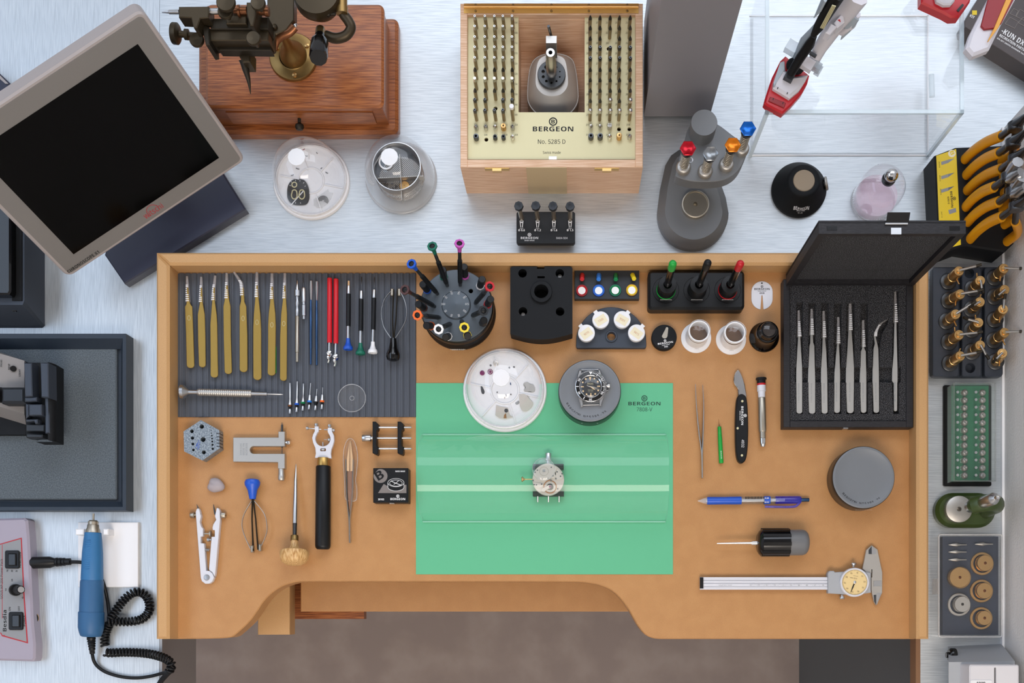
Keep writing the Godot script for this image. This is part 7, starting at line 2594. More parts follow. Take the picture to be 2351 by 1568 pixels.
func back_right() -> void:
	var o: Node3D
	var s: Sh
	o = thing("acrylic_case", "large clear acrylic display case with polished edges carrying the toy robot", "display case", 1929, 200, TT)
	var x0 := Q(1722, 0, TT).x
	var x1 := Q(2130, 0, TT).x
	var z0 := Q(0, 37, TT).z
	var z1 := Q(0, 357, TT).z
	var yt := Y(92)
	var t := 0.004
	sheet(o, "front_sheet", Vector3(x0, 0, z1 - t), Vector3(x1, yt - t, z1))
	sheet(o, "back_sheet", Vector3(x0, 0, z0), Vector3(x1, yt - t, z0 + t))
	sheet(o, "side_sheet", Vector3(x0, 0, z0 + t), Vector3(x0 + t, yt - t, z1 - t))
	sheet(o, "side_sheet", Vector3(x1 - t, 0, z0 + t), Vector3(x1, yt - t, z1 - t))
	sheet(o, "top_sheet", Vector3(x0, yt - t, z0), Vector3(x1, yt, z1))
	for k in [[Vector3(x0, yt, z1), Vector3(x1, yt, z1)], [Vector3(x0, yt, z0), Vector3(x0, yt, z1)], [Vector3(x1, yt, z0), Vector3(x1, yt, z1)], [Vector3(x0, 0, z1), Vector3(x0, yt, z1)], [Vector3(x1, 0, z1), Vector3(x1, yt, z1)]]:
		s = Sh.new()
		s.box((k[0] + k[1]) / 2, ((k[1] - k[0]).abs()) + Vector3.ONE * 0.0042)
		part(o, "glued_edge", s, "acrylic_edge", "polished acrylic edge")
	for k in [[Vector3(x0, 0.0006, z1), Vector3(x1, 0.0006, z1)], [Vector3(x0, 0.0006, z0), Vector3(x1, 0.0006, z0)], [Vector3(x1, 0.0006, z0), Vector3(x1, 0.0006, z1)]]:
		s = Sh.new()
		s.box((k[0] + k[1]) / 2, ((k[1] - k[0]).abs()) + Vector3(0.0016, 0.0012, 0.0016))
		part(o, "lower_edge", s, "soft_white")
	s = Sh.new()
	s.cyl(Q(2138, 172, -8), Q(2140, 222, -8), 0.0035, 0.0035, 12)
	part(o, "finger_notch", s, "acrylic_edge")

	# toy robot standing on the case
	var K := 5.8077
	var ox := 1740.0
	o = thing("toy_robot", "white and red toy robot leg figure standing on the clear display case", "toy robot", 1800, 200, 92)
	s = Sh.new()
	ext(s, cv([85, 1370, 110, 1270, 190, 1030, 300, 810, 372, 740, 690, 1000, 662, 1110, 590, 1240, 450, 1400, 330, 1512, 120, 1405], ox, 0, K), 92, 104, 2.0)
	var ft := part(o, "foot", s, "scarlet")
	s = Sh.new()
	ext(s, cv([300, 832, 362, 808, 372, 930, 480, 1012, 680, 985, 650, 1050, 560, 1190, 428, 1300, 205, 1165, 215, 1080], ox, 0, K), 104, 112, 3.0)
	part(ft, "instep", s, "robot_white")
	s = Sh.new()
	ext(s, cv([300, 832, 350, 815, 352, 930, 215, 1150, 208, 1100], ox, 0, K), 110, 113)
	part(ft, "instep_side", s, "robot_grey")
	s = Sh.new()
	ext(s, cv([165, 1290, 375, 1370, 352, 1440, 140, 1345], ox, 0, K), 103, 105.5, 0.6)
	part(ft, "toe_vent", s, "dark_red")
	s = Sh.new()
	for k in [[265, 1175], [392, 1243], [205, 1320], [335, 1372]]:
		var c := cv(k, ox, 0, K)
		s.box(Q(c[0], c[1], 112.2), Vector3(0.0009, 0.0006, 0.0024), Basis(Vector3.UP, -0.3))
	part(ft, "slot_mark", s, "ink_black")
	s = Sh.new()
	s.ball(Q(1826, 152, 114), Vector3(R(22, 114), 0.010, R(17, 114)), 18, 10, Basis(Vector3.UP, -0.5))
	part(o, "ankle_joint", s, "black_matte")
	s = Sh.new()
	s.box(Q(1812, 176, 116), Vector3(R(19), 0.008, R(17)), Basis(Vector3.UP, -0.5))
	part(o, "ankle_block", s, "dark_grey")
	var seg := func(pts: Array) -> Array:
		var r := []
		for i in range(0, pts.size(), 3): r.append(Q(ox + pts[i] / K, pts[i + 1] / K, pts[i + 2]))
		return r
	for k in [["shin_armour", [700, 900, 118, 830, 640, 140, 1000, 380, 165, 1200, 120, 200, 1330, -60, 225], [12, 16, 20, 24, 26], "robot_white", Vector2(1.0, 0.7)], ["calf_armour", [1000, 420, 155, 1150, 420, 170, 1260, 330, 180, 1340, 200, 195], [3, 13, 14, 8], "robot_white", Vector2(1, 0.6)], ["shin_side", [480, 790, 118, 600, 560, 145, 720, 420, 165, 800, 300, 180], [7, 13, 10, 5], "robot_grey", Vector2(1, 0.6)], ["knee_fin", [745, 240, 195, 830, 110, 215, 900, -40, 235], [1, 10, 12], "robot_grey", Vector2(1, 0.4)], ["heel_fin", [1105, 530, 165, 1200, 380, 178, 1310, 230, 195], [1, 9, 9], "robot_grey", Vector2(1, 0.5)]]:
		s = Sh.new()
		var rad := []
		for r in k[2]: rad.append(R(r, 160))
		s.tube(seg.call(k[1]), rad, 8, k[4])
		part(o, k[0], s, k[3])
	s = Sh.new()
	s.tube(seg.call([440, 980, 122, 560, 780, 140, 690, 590, 160, 750, 480, 172]), [R(10, 130), R(11, 140), R(11.5, 150), R(7, 160)], 14)
	part(o, "piston", s, "black_plastic")
	s = Sh.new()
	s.tube(seg.call([740, 470, 178, 820, 340, 190, 950, 120, 216, 1080, -80, 240]), [R(7, 170), R(13, 180), R(16, 200), R(17, 220)], 8)
	var th := part(o, "thigh_frame", s, "black_plastic")
	for d in [-18, 0, 18]:
		s = Sh.new()
		s.tube(seg.call([855 + d, 375 + d * 0.3, 203, 940 + d, 215 + d * 0.3, 222, 1015 + d, 75 + d * 0.3, 238]), R(1.6, 200), 6)
		part(th, "gold_stripe", s, "pale_gold")
	for k in [[450, 640, 126, 24, 22], [760, 880, 126, 26, 14], [805, 940, 122, 12, 14]]:
		s = Sh.new()
		s.box(Q(ox + k[0] / K, k[1] / K, k[2]), Vector3(R(k[3]), 0.011, R(k[4])), Basis(Vector3.UP, -0.55))
		part(o, "clear_joint", s, "robot_clear")
	s = Sh.new()
	s.box(Q(ox + 660 / K, 860 / K, 130), Vector3(R(26), 0.008, R(22)), Basis(Vector3.UP, -0.55))
	part(o, "ankle_guard", s, "robot_white")
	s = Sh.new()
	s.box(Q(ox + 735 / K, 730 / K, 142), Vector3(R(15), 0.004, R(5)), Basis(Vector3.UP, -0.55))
	part(o, "shin_slot_dark", s, "dark_grey")  # dark grey strip painted in for the shade inside a shin slot
	for k in [[900, 430, 975, 310, 1060, 350, 960, 460], [1020, 300, 1110, 190, 1150, 215, 1160, 290, 1060, 370]]:
		s = Sh.new()
		ext(s, cv(k, ox, 0, K), 184, 198, 1.0)
		part(o, "knee_plate", s, "robot_white")
	s = Sh.new()
	s.cap(pl(cv([1095, 255, 1105, 300, 1060, 268], ox, 0, K), 198), Y(198.2), 1.0)
	part(o, "warning_mark", s, "scarlet")
	K = 4.753
	ox = 2100
	s = Sh.new()
	ext(s, cv([72, 30, 310, 140, 330, 150, 400, 190, 490, 185, 605, 20, 640, -120, 72, -120], ox, 0, K), 92, 106, 2.0)
	var f2 := part(o, "foot", s, "scarlet")
	s = Sh.new()
	ext(s, cv([225, -60, 440, -60, 440, 5, 400, 50, 320, 52, 240, 10], ox, 0, K), 106, 112, 1.5)
	part(f2, "instep", s, "robot_white")
	s = Sh.new()
	ext(s, cv([458, 110, 520, 40, 540, 55, 480, 130], ox, 0, K), 105, 107)
	part(f2, "toe_vent", s, "dark_grey")
	# its shield, hanging beside the case
	s = Sh.new()
	var tip := Q(ox + 640 / K, 605 / K, 130)
	ext(s, cv([565, 520, 615, 360, 830, -60, 1130, -60, 950, 265, 820, 535, 640, 605], ox, 0, K), 122, 134, 3.0)
	var sd := part(o, "shield", s, "robot_white")
	s = Sh.new()
	ext(s, cv([725, 280, 815, -60, 1110, -60, 950, 255, 862, 308, 762, 320], ox, 0, K), 134, 137, 0.6)
	part(sd, "red_panel", s, "dark_red")
	s = Sh.new()
	ext(s, cv([795, 452, 870, 300, 1020, -60, 1085, -60, 915, 300, 805, 452], ox, 0, K), 137, 139, 0.3)
	part(sd, "yellow_rib", s, "amber")
	s = Sh.new()
	s.tube([Q(ox + 900 / K, -10, 128), Q(2180, -60, 150), Q(2130, -60, 130), Q(2130, -40, 105)], 0.006, 8)
	part(sd, "shield_arm", s, "dark_grey")

	# kit box
	o = thing("model_kit_box", "dark printed model kit box lying at the back corner of the worktop", "box", 2290, 40, TT)
	s = Sh.new()
	ext(s, [2214.7, 50, 2216, 62, 2420, 192, 2500, 60, 2330, -90, 2252, -14], TT, -2, 0.5)
	part(o, "carton", s, "kit_box")
	s = Sh.new()
	var rot := 31.5
	var kx := func(x: float, y: float) -> Vector2: return Vector2(ox + x / K, y / K)
	tx(s, "-KUN DX", ox + 1075 / K, 402 / K, -2, 60, 12, rot)
	tx(s, "RECREATION PARTS", ox + 1062 / K, 464 / K, -2, 66, 6, rot)
	tx(s, "OX SET (WITH RUNNER Ver)", ox + 1050 / K, 508 / K, -2, 74, 4.2, rot)
	tx(s, "KIT", ox + 628 / K, 180 / K, -2, 11, 6, rot)
	part(o, "lettering", s, "ink_white")
	s = Sh.new()
	bx(s, 2232, 24, 2243, 34, -2, -1.8)
	part(o, "printed_square", s, "label_yellow")
	s = Sh.new()
	for k in [[985, 260, 1090, 310, 1130, 240, 1040, 190], [1105, 180, 1190, 225, 1230, 150, 1150, 105], [1130, 250, 1220, 300, 1250, 230, 1180, 190], [1040, 150, 1100, 180, 1130, 120, 1080, 95]]:
		var p := []
		for i in 5:
			var c := cv([k[(i * 2) % 8], k[(i * 2 + 1) % 8]], ox, 0, K)
			p.append(Q(c[0], c[1], -1.9))
		s.tube(p, 0.0006, 5)
	part(o, "printed_frame", s, "ink_card")

	# black holder
	K = 3.8478
	ox = 1740
	var oy := 250.0
	o = thing("round_holder", "black conical movement holder with tan pad and white lettering", "holder", 1833, 438.4, TT)
	s = Sh.new()
	lat(s, 1833, 438.4, TT, [[0, TT], [62.6, TT], [62.6, TT + 5], [61, TT + 6.5], [50, TT + 20], [38, TT + 32], [36, TT + 34], [33, TT + 35], [25, TT + 35], [24, TT + 34]], 56)
	part(o, "body", s, "black_matte")
	s = Sh.new()
	lat(s, 1833, 438.4, TT, [[24.4, TT + 34.4], [23, TT + 35.4], [0, TT + 35.6]], 40)
	part(o, "pad", s, "tan_pad")
	s = Sh.new()
	s.cyl(Q(1884, 425, -18), Q(1898, 421, -16), 0.003, 0.003, 14)
	part(o, "screw_shank", s, "dark_steel")
	s = Sh.new()
	s.cyl(Q(1894, 422, -17), Q(1900, 420.5, -16), 0.0085, 0.0085, 20, 0.0008)
	part(o, "thumb_screw", s, "satin_steel")
	var up := Vector3(0, 0.75, -0.66).normalized()
	s = Sh.new()
	var ct := Q(1833, 438.4, TT)
	wr(s, "BERGEON", ct + Vector3(0, 0.0186, R(52.4)), Vector3.RIGHT, up, R(36), 0.0048, "bold")
	wr(s, "SWISS MADE", ct + Vector3(0, 0.0148, R(55.4)), Vector3.RIGHT, up, R(19), 0.0022, "bold")
	wr(s, "6730", ct + Vector3(0, 0.0118, R(57.8)), Vector3.RIGHT, up, R(11), 0.0034, "")
	part(o, "lettering", s, "ink_white")
	for d in [-17, 0, 17]:
		s = Sh.new()
		s.lathe([Vector2(0.003, 0), Vector2(0.003, 0.006), Vector2(0.0022, 0.0062), Vector2(0.0022, 0.001), Vector2(0, 0.001)], Sh.axis(Q(1840 + d, 455 - absf(d) * 0.2, TT + 23), Q(1840 + d, 463 - absf(d) * 0.2, TT + 28)), 14)
		part(o, "hole_tube", s, "black_matte")  # short open tubes added to stand for holes in the black body
	# alcohol bottle
	o = thing("spirit_bottle", "squat round glass bottle of pink liquid with chrome stopper", "bottle", 2003, 462, TT)
	s = Sh.new()
	lat(s, 2003, 462, TT, [[0, TT], [48, TT], [50, TT + 2], [50, TT + 44], [48, TT + 54], [40, TT + 63], [26, TT + 68], [14, TT + 70], [11, TT + 74]], 56)
	part(o, "glass_body", s, "clear")
	s = Sh.new()
	lat(s, 2003, 462, TT, [[0, TT + 4], [46, TT + 4], [47, TT + 6], [47, TT + 20], [0, TT + 20]], 48)
	part(o, "liquid", s, "pink_liquid", "pink liquid")
	s = Sh.new()
	lat(s, 2003, 462, TT, [[49.5, TT + 0.5], [50.6, TT + 1.5], [50.4, TT + 3.5], [48.5, TT + 4]], 56)
	part(o, "glass_foot", s, "frosted")
	s = Sh.new()
	lat(s, 2003, 462, TT, [[15, TT + 71], [15, TT + 75], [11, TT + 77], [9, TT + 81], [10, TT + 83]], 32)
	part(o, "neck_collar", s, "dark_steel")
	s = Sh.new()
	s.ball(Q(2046.5, 402.5, TT + 90), Vector3.ONE * R(15.5, 50), 28, 14)
	part(o, "stopper", s, "bright_steel")
	pliers_stand()

func pliers_stand() -> void:
	var o: Node3D
	var s: Sh
	var K := 5.8095
	var ox := 2120.0
	var oy := 320.0
	var PH := 12.0
	o = thing("pliers_block", "black pliers block with yellow picture label in the wall corner", "stand", 2235, 455, TT)
	s = Sh.new()
	ext(s, cv([150, 215, 435, 105, 1120, 78, 1205, 130, 1210, 1385, 1090, 1500, 540, 1415, 320, 1500, 215, 1500], ox, oy, K), TT, PH, 2.0)
	part(o, "block", s, "black_matte")
	s = Sh.new()
	var lab := pl(cv([172, 218, 437, 127, 500, 1405, 330, 1450, 222, 1450], ox, oy, K), PH + 0.3)
	s.prism(lab, Y(PH), Y(PH + 0.3))
	var lb := part(o, "label_plate", s, "label_yellow")
	s = Sh.new()
	tx(s, "BERGEON", ox + 378 / K, oy + 800 / K, PH + 0.3, 37, 5, 86)
	emblem(s, ox + 412 / K, oy + 788 / K, PH + 0.3, 4, 86)
	tx(s, "6283 D", ox + 335 / K, oy + 812 / K, PH + 0.3, 17, 4, 86)
	for k in [["2624-D", 213, 335], ["2625-D", 222, 516], ["2626-D", 232, 698], ["2627-13", 245, 1003]]:
		tx(s, k[0], ox + k[1] / K, oy + k[2] / K, PH + 0.3, 14, 2.6, 86, "")
	part(lb, "lettering", s, "ink_black")
	for y in [300, 490, 670]:
		s = Sh.new()
		s.cap(pl(cv([235, y + 2, 330, y - 28, 332, y + 15, 240, y + 45], ox, oy, K), PH), Y(PH + 0.42), 1.0)
		part(lb, "printed_pliers", s, "ink_grey")
		s = Sh.new()
		s.cap(pl(cv([332, y - 28, 412, y - 45, 332, y + 14], ox, oy, K), PH), Y(PH + 0.42), 1.0)
		part(lb, "printed_jaw", s, "dark_steel")
	s = Sh.new()
	s.cap(pl(cv([330, 945, 430, 915, 438, 970, 345, 1000], ox, oy, K), PH), Y(PH + 0.42), 1.0)
	part(lb, "printed_pliers", s, "ink_grey")
	s = Sh.new()
	s.cap(circ(ox + 378 / K, oy + 190 / K, 8.6, PH, 24), Y(PH + 0.42), 1.0)
	part(lb, "printed_disc", s, "cream_label")
	s = Sh.new()
	tx(s, "B", ox + 385 / K, oy + 180 / K, PH + 0.4, 9, 9, 70)
	part(lb, "printed_letter", s, "label_yellow")
	var data := [[2214.5, 366.5, 2298.5, 312.5, "first, at the open end of the block", 0], [2218, 402.5, 2293.5, 351, "second along the block", 0], [2220, 438, 2298.8, 388, "third along the block", 0], [2217, 475.5, 2283, 429, "fourth along the block, with flat cutting jaws", 1], [2221.5, 510, 2293.6, 463, "fifth along the block, with flat cutting jaws", 1], [2227, 549, 2301, 497, "last, nearest the tweezers case lid", 0]]
	for k in data:
		o = thing("yellow_pliers", "yellow handled pliers standing in the black block, %s" % k[4], "pliers", k[0], k[1], PH, "yellow handled pliers")
		var A := Q(k[0], k[1], PH - 1)
		var B := Q(k[2], k[3], 92)
		var m1 := A.lerp(B, 0.3) + Vector3(-0.002, 0.002, -0.002)
		var m2 := A.lerp(B, 0.65) + Vector3(-0.0015, 0.0, -0.003)
		s = Sh.new()
		s.tube(smooth([A, m1, m2, B], 6), R(12.2, 40), 14, Vector2(1.0, 0.85))
		part(o, "handle", s, "grip_amber")
		var piv := Q(k[2] + 34, k[3] - 25, 122)
		s = Sh.new()
		s.tube([B, B.lerp(piv, 0.4), piv], [R(8.5, 92), R(8, 100), R(8, 115)], 12)
		part(o, "tang", s, "dark_steel")
		var C := Q(k[0] + 84, k[1] + 6, PH - 1)
		var D := Q(k[2] + 30, k[3] + 12, 88)
		s = Sh.new()
		s.tube(smooth([C, C.lerp(D, 0.35) + Vector3(0.007, 0.004, 0), C.lerp(D, 0.7) + Vector3(0.006, 0, 0), D], 6), R(11.6, 40), 14, Vector2(1.0, 0.85))
		part(o, "handle", s, "grip_amber")
		s = Sh.new()
		s.tube([D, piv], [R(8, 92), R(8, 115)], 12)
		part(o, "tang", s, "dark_steel")
		s = Sh.new()
		s.cyl(piv + Vector3(0, -0.002, -0.0045), piv + Vector3(0, -0.002, 0.0055), 0.0085, 0.0085, 24, 0.001)
		part(o, "pivot", s, "dark_steel")
		for d in [-1, 1]:
			s = Sh.new()
			var e := piv + Vector3(0.004 + d * 0.002, 0.028, -0.002)
			if k[5] == 1:
				s.tube([piv + Vector3(0, 0, d * 0.003), piv + Vector3(0.002, 0.012, d * 0.006), e + Vector3(0, -0.008, d * 0.006)], [0.006, 0.008, 0.0065], 8)
			else:
				s.tube([piv + Vector3(d * 0.002, 0, 0), piv.lerp(e, 0.5), e], [0.006, 0.004, 0.001], 8)
			part(o, "jaw", s, "dark_steel" if k[5] == 0 else "steel")

# ---- instruments on the worktop beside the tray
func side_left() -> void:
	var o: Node3D
	var s: Sh
	o = thing("amplifier_box", "dark slanted instrument housing behind the timing machine display", "instrument", 20, 600, TT)
	s = Sh.new()
	var lo := pl([103, 440, 103, 748, 97, 753, -200, 753, -200, 440], TT)
	var hi := pl([56, 430, 56, 690, 52, 700, -200, 700, -200, 430], 22)
	s.side(lo, Y(TT), Y(22), false, 0.4, hi)
	s.cap(hi, Y(22), 1.0)
	s.cap(lo, Y(TT), -1.0)
	part(o, "housing", s, "slate_blue")
	s = Sh.new()
	ext(s, [-200, 430, 24, 430, 24, 668, 20, 676, -200, 676], 22, 38, 2.0)
	part(o, "cover", s, "black_gloss")
	s = Sh.new()
	bx(s, 27, 440, 50, 690, 22, 24, 0.5)
	part(o, "side_strip", s, "black_matte")
	s = Sh.new()
	lat(s, 32, 706, 10, [[9, -2], [9, 9], [7, 10], [0, 10]], 16)
	part(o, "foot_knob", s, "black_gloss")
	o = thing("instrument_edge", "dark blue instrument corner peeping out behind the tilted display", "instrument", 0, 190, TT)
	s = Sh.new()
	ext(s, [-120, 100, -20, 150, 22, 190, 22, 330, -120, 330], TT, -4, 2.0)
	part(o, "housing", s, "navy_plate")
	s = Sh.new()
	ext(s, [-118, 104, -20, 153, 19, 192, 12, 192, -24, 160, -118, 112], -4, -3)
	part(o, "trim", s, "light_trim")

	# leather tray
	var K := 3.2667
	o = thing("leather_tray", "dark navy leather tray with grey suede pad", "tray", 130, 970, TT)
	var out := pl([306, 776, 306, 1174, -220, 1174, -220, 762, 292, 762], TT)
	s = Sh.new()
	var a := [-220.0, 766.0, 289.3, 766.0, 289.3, 1171.6, -220.0, 1171.6]
	ext(s, a, TT, TT + 6)
	part(o, "bottom_board", s, "tray_leather")
	var hh := -8.0
	var sides := [[289.3, 766, 289.3, 1171.6, 268.5, 1150, 268.5, 796], [-220, 766, 289.3, 766, 268.5, 796, -220, 796], [-220, 1171.6, 289.3, 1171.6, 268.5, 1150, -220, 1150]]
	for k in sides:
		# a rim with flat top and bevelled inner face
		s = Sh.new()
		var o0 := Q(k[0], k[1], hh)
		var o1 := Q(k[2], k[3], hh)
		var i1 := Q(k[4], k[5], hh)
		var i0 := Q(k[6], k[7], hh)
		var t0 := o0.lerp(i0, 0.36)
		var t1 := o1.lerp(i1, 0.36)
		var dn := Vector3(0, -0.024, 0)
		var dn2 := Vector3(0, -0.012, 0)
		s.f(o0, o1, t1, t0, Vector3.UP)
		var c := (o0 + o1) / 2 - (i0 + i1) / 2
		s.f(o0, o1, o1 + dn, o0 + dn, c)
		s.f(t0, t1, i1 + dn2, i0 + dn2, -c + Vector3.UP)
		s.f(i0 + dn2, i1 + dn2, i1 + dn, i0 + dn, -c)
		s.f(o0, t0, i0 + dn2, o0 + dn, o0 - o1)
		part(o, "rim", s, "tray_leather")
	s = Sh.new()
	ext(s, rr(-218, 799, 268, 1147, 3, -22), TT + 6, -21, 1.5)
	part(o, "pad", s, "suede")

	# microphone stand on the leather tray
	K = 5.806
	o = thing("timing_microphone", "dark grey watch timing microphone clamp standing on the suede pad", "microphone", 90, 930, -21)
	var oy := 760.0
	s = Sh.new()
	var b0 := pl(cv([-200, 240, 330, 400, 345, 1380, -200, 1380], 0, oy, K), -10)
	s.prism(b0, Y(-21), Y(-10))
	part(o, "foot", s, "black_matte")
	s = Sh.new()
	s.hexa([Q(-40, 795, -10), Q(60, 832, -10), Q(60, 975, -10), Q(-40, 945, -10), Q(-40, 800, 30), Q(56, 828, 14), Q(56, 950, 14), Q(-40, 922, 30)])
	part(o, "control_panel", s, "grey_housing", "grey sloping panel")
	s = Sh.new()
	s.cyl(Q(30, 846.5, 18), Q(31, 846.5, 20.5), R(6.5), R(6.5), 18)
	part(o, "test_button", s, "black_plastic")
	s = Sh.new()
	wr(s, "TEST", Q(21, 842, 20.5), Vector3(0, 0, -1), Vector3(-1, 0.2, 0).normalized(), R(14), R(4), "bold")
	wr(s, "LIGHT", Q(45, 856, 17), Vector3(0, 0, -1), Vector3(-1, 0.2, 0).normalized(), R(16), R(3.6), "bold")
	wr(s, "PROBE", Q(3, 834, 25.5), Vector3(0, 0, -1), Vector3(-1, 0.2, 0).normalized(), R(16), R(3.6), "bold")
	part(o, "lettering", s, "ink_black")
	s = Sh.new()
	bx(s, 2, 888.5, 57, 926, 20, 40, 3.0)
	part(o, "arm", s, "black_anodised")
	s = Sh.new()
	lay(s, -4, 907, 6, 907, 30, [[0, 0], [0, 15], [3, 18], [8, 18], [10, 15], [10, 0]], 22)
	part(o, "arm_knob", s, "dark_steel")
	var head := [["head_body", [320, 420, 640, 420, 660, 1365, 345, 1410], 6, 34, "black_matte"], ["fixed_jaw", [318, 424, 417, 426, 430, 868, 330, 875], 30, 52, "slate_blue"], ["front_jaw", [535, 422, 640, 424, 648, 885, 548, 880], 30, 52, "slate_blue"], ["front_rail", [595, 885, 650, 885, 660, 1362, 600, 1362], 30, 44, "slate_blue"], ["jaw_step", [328, 882, 488, 878, 485, 938, 330, 942], 30, 48, "slate_blue"], ["clamp_block", [385, 976, 552, 976, 556, 1122, 385, 1125], 30, 50, "slate_blue"], ["clamp_side", [338, 960, 385, 976, 385, 1125, 345, 1170], 30, 44, "slate_blue"], ["lower_step", [342, 1178, 498, 1172, 498, 1225, 470, 1240, 450, 1200, 345, 1212], 30, 46, "slate_blue"], ["lower_shelf", [345, 1240, 590, 1245, 590, 1340, 345, 1340], 30, 40, "black_anodised"], ["end_plate", [350, 1368, 565, 1378, 562, 1420, 350, 1424], 30, 46, "black_anodised"]]
	for k in head:
		s = Sh.new()
		ext(s, cv(k[1], 0, oy, K), k[2], k[3], 1.0)
		part(o, k[0], s, k[4])
	s = Sh.new()   # rounded outer shell
	var f0 := cv([655, 425, 665, 1460], 0, oy, K)
	var pts := []
	for i in 13:
		var t := PI / 2 * i / 12
		pts.append(Vector2(sin(t) * R(7, 30), 0.034 + cos(t) * 0.014))
	var z0 := Q(0, f0[1], 40).z
	var z1 := Q(0, f0[3], 40).z
	var xx := Q(110, 900, 44).x
	for i in 12:
		var p: Vector2 = pts[i]
		var q: Vector2 = pts[i + 1]
		var n0 := Vector3(sin(PI / 2 * i / 12), cos(PI / 2 * i / 12), 0)
		var n1 := Vector3(sin(PI / 2 * (i + 1) / 12), cos(PI / 2 * (i + 1) / 12), 0)
		s.q(Vector3(xx + p.x, p.y + Y(-4), z0), Vector3(xx + q.x, q.y + Y(-4), z0), Vector3(xx + q.x, q.y + Y(-4), z1), Vector3(xx + p.x, p.y + Y(-4), z1), n0, n1, n1, n0)
		s.t(Vector3(xx + p.x, p.y + Y(-4), z1), Vector3(xx + q.x, q.y + Y(-4), z1), Vector3(xx, Y(30), z1), Vector3(0, 0, 1), Vector3(0, 0, 1), Vector3(0, 0, 1))
	s.f(Vector3(xx + R(7, 30), Y(30), z0), Vector3(xx + R(7, 30), Y(30), z1), Vector3(xx + R(3, 30), Y(5), z1), Vector3(xx + R(3, 30), Y(5), z0), Vector3.RIGHT)
	s.f(Vector3(xx - R(40), Y(30), z1), Vector3(xx + R(7, 30), Y(30), z1), Vector3(xx + R(3, 30), Y(5), z1), Vector3(xx - R(40), Y(5), z1), Vector3(0, 0, 1))
	part(o, "round_shell", s, "black_matte")

	# micromotor power pack
	K = 4.3545
	oy = 1180
	o = thing("power_pack", "lilac grey micromotor power pack with red bordered control panel", "power pack", 20, 1360, TT)
	s = Sh.new()
	var ph := -12.0
	ext(s, cv([-700, 60, 0, 45, 240, 38, 272, 62, 288, 240, 330, 1100, 350, 1300, 348, 1440, 330, 1475, 0, 1465, -700, 1460], 0, oy, K), TT, ph, 2.5)
	part(o, "housing", s, "lilac_plastic")
	s = Sh.new()
	ext(s, cv([-700, 480, 0, 298, 217, 236, 244, 800, 280, 1294, 20, 1222, 2, 1190, -700, 1190], 0, oy, K), ph, ph + 0.3)
	part(o, "panel_border", s, "ink_red", "red border line")
	s = Sh.new()
	ext(s, cv([-700, 490, 0, 308, 207, 250, 232, 800, 266, 1278, 24, 1210, 12, 1186, -700, 1186], 0, oy, K), ph + 0.3, ph + 0.5)
	var pan := part(o, "control_panel", s, "ink_grey")
	for k in [[118, 455, "function_switch"], [155, 1070, "power_switch"]]:
		var c := cv([k[0], k[1]], 0, oy, K)
		s = Sh.new()
		ext(s, rr(c[0] - 16.5, c[1] - 20.5, c[0] + 16.5, c[1] + 20.5, 4, ph + 3), ph + 0.5, ph + 3, 0.8)
		var sw := part(o, k[2], s, "black_plastic")
		s = Sh.new()
		bx(s, c[0] - 9, c[1] - 14, c[0] + 9, c[1] + 14, ph + 3, ph + 5, 1.0)
		part(sw, "rocker", s, "black_gloss")
	var c0 := cv([148, 760], 0, oy, K)
	s = Sh.new()
	s.cyl(Q(c0[0], c0[1], ph), Q(c0[0] + 3, c0[1], ph + 4), R(13.5), R(13.5), 24)
	var kn := part(o, "speed_knob", s, "black_plastic")
	s = Sh.new()
	s.cyl(Q(c0[0] + 3, c0[1], ph + 3), Q(c0[0] + 14, c0[1] - 1, ph + 17), R(10.5), R(9.5), 9, 0.0006)
	part(kn, "grip", s, "black_plastic")
	s = Sh.new()
	s.cyl(Q(c0[0] + 14, c0[1] - 1, ph + 16.8), Q(c0[0] + 14.4, c0[1] - 1, ph + 17.4), R(7), R(7), 24)
	part(kn, "cap", s, "steel")
	s = Sh.new()
	var a1 := cv([342, 1043], 0, oy, K)
	s.cyl(Q(a1[0] - 12, a1[1], -22), Q(a1[0] + 1, a1[1], -20), 0.0078, 0.0078, 24)
	var so := part(o, "socket", s, "gold_brass")
	s = Sh.new()
	s.cyl(Q(a1[0] + 0.6, a1[1], -20.1), Q(a1[0] + 1.6, a1[1], -19.9), 0.006, 0.006, 22)
	part(so, "socket_face", s, "black_plastic")
	s = Sh.new()
	var hp := ph + 0.5
	for k in [["Besdia", 10.5, 1425, 49, 9, -90], ["FUNCTION", 46, 1285.6, 35, 4.6, -90], ["POWER", 55.6, 1425, 25, 4.6, -92], ["ON", 22.3, 1398, 9, 4.4, -90], ["OFF", 43.6, 1397, 10.5, 4.4, -90], ["N", 17, 1310, 4, 4, -90], ["IR", 27.5, 1310.5, 5, 4, -90], ["S", 38, 1311, 4, 4, -90], ["10", 13.5, 1354, 6, 3.6, -90], ["24", 27.5, 1332, 6, 3.6, -90], ["0", 52, 1372, 4, 3.6, -90]]:
		tx(s, k[0], k[1], k[2], hp, k[3], k[4], k[5])
	tx(s, "GOUS AP-200 Power Pack", 3.4, 1329, hp, 92, 6, -90, "")
	part(pan, "lettering", s, "ink_black")
	s = Sh.new()
	for k in [[4.5, 1250, 5.6, 1420], [7.2, 1458, 12, 1459]]: bx(s, k[0], k[1], k[2], k[3], hp, hp + 0.1)
	part(pan, "red_line", s, "ink_red")

	# handpiece rest
	o = thing("handpiece_rest", "white plastic rest plate with two prongs under the blue handpiece", "rest", 248, 1275, TT)
	s = Sh.new()
	bx(s, 179, 1199, 317, 1348, TT, TT + 5, 0.6)
	part(o, "plate", s, "soft_white")
	for k in [[173, 192], [236, 248]]:
		s = Sh.new()
		bx(s, k[0], 1214, k[1], 1228, TT + 5, -8, 1.0)
		part(o, "prong", s, "soft_white")
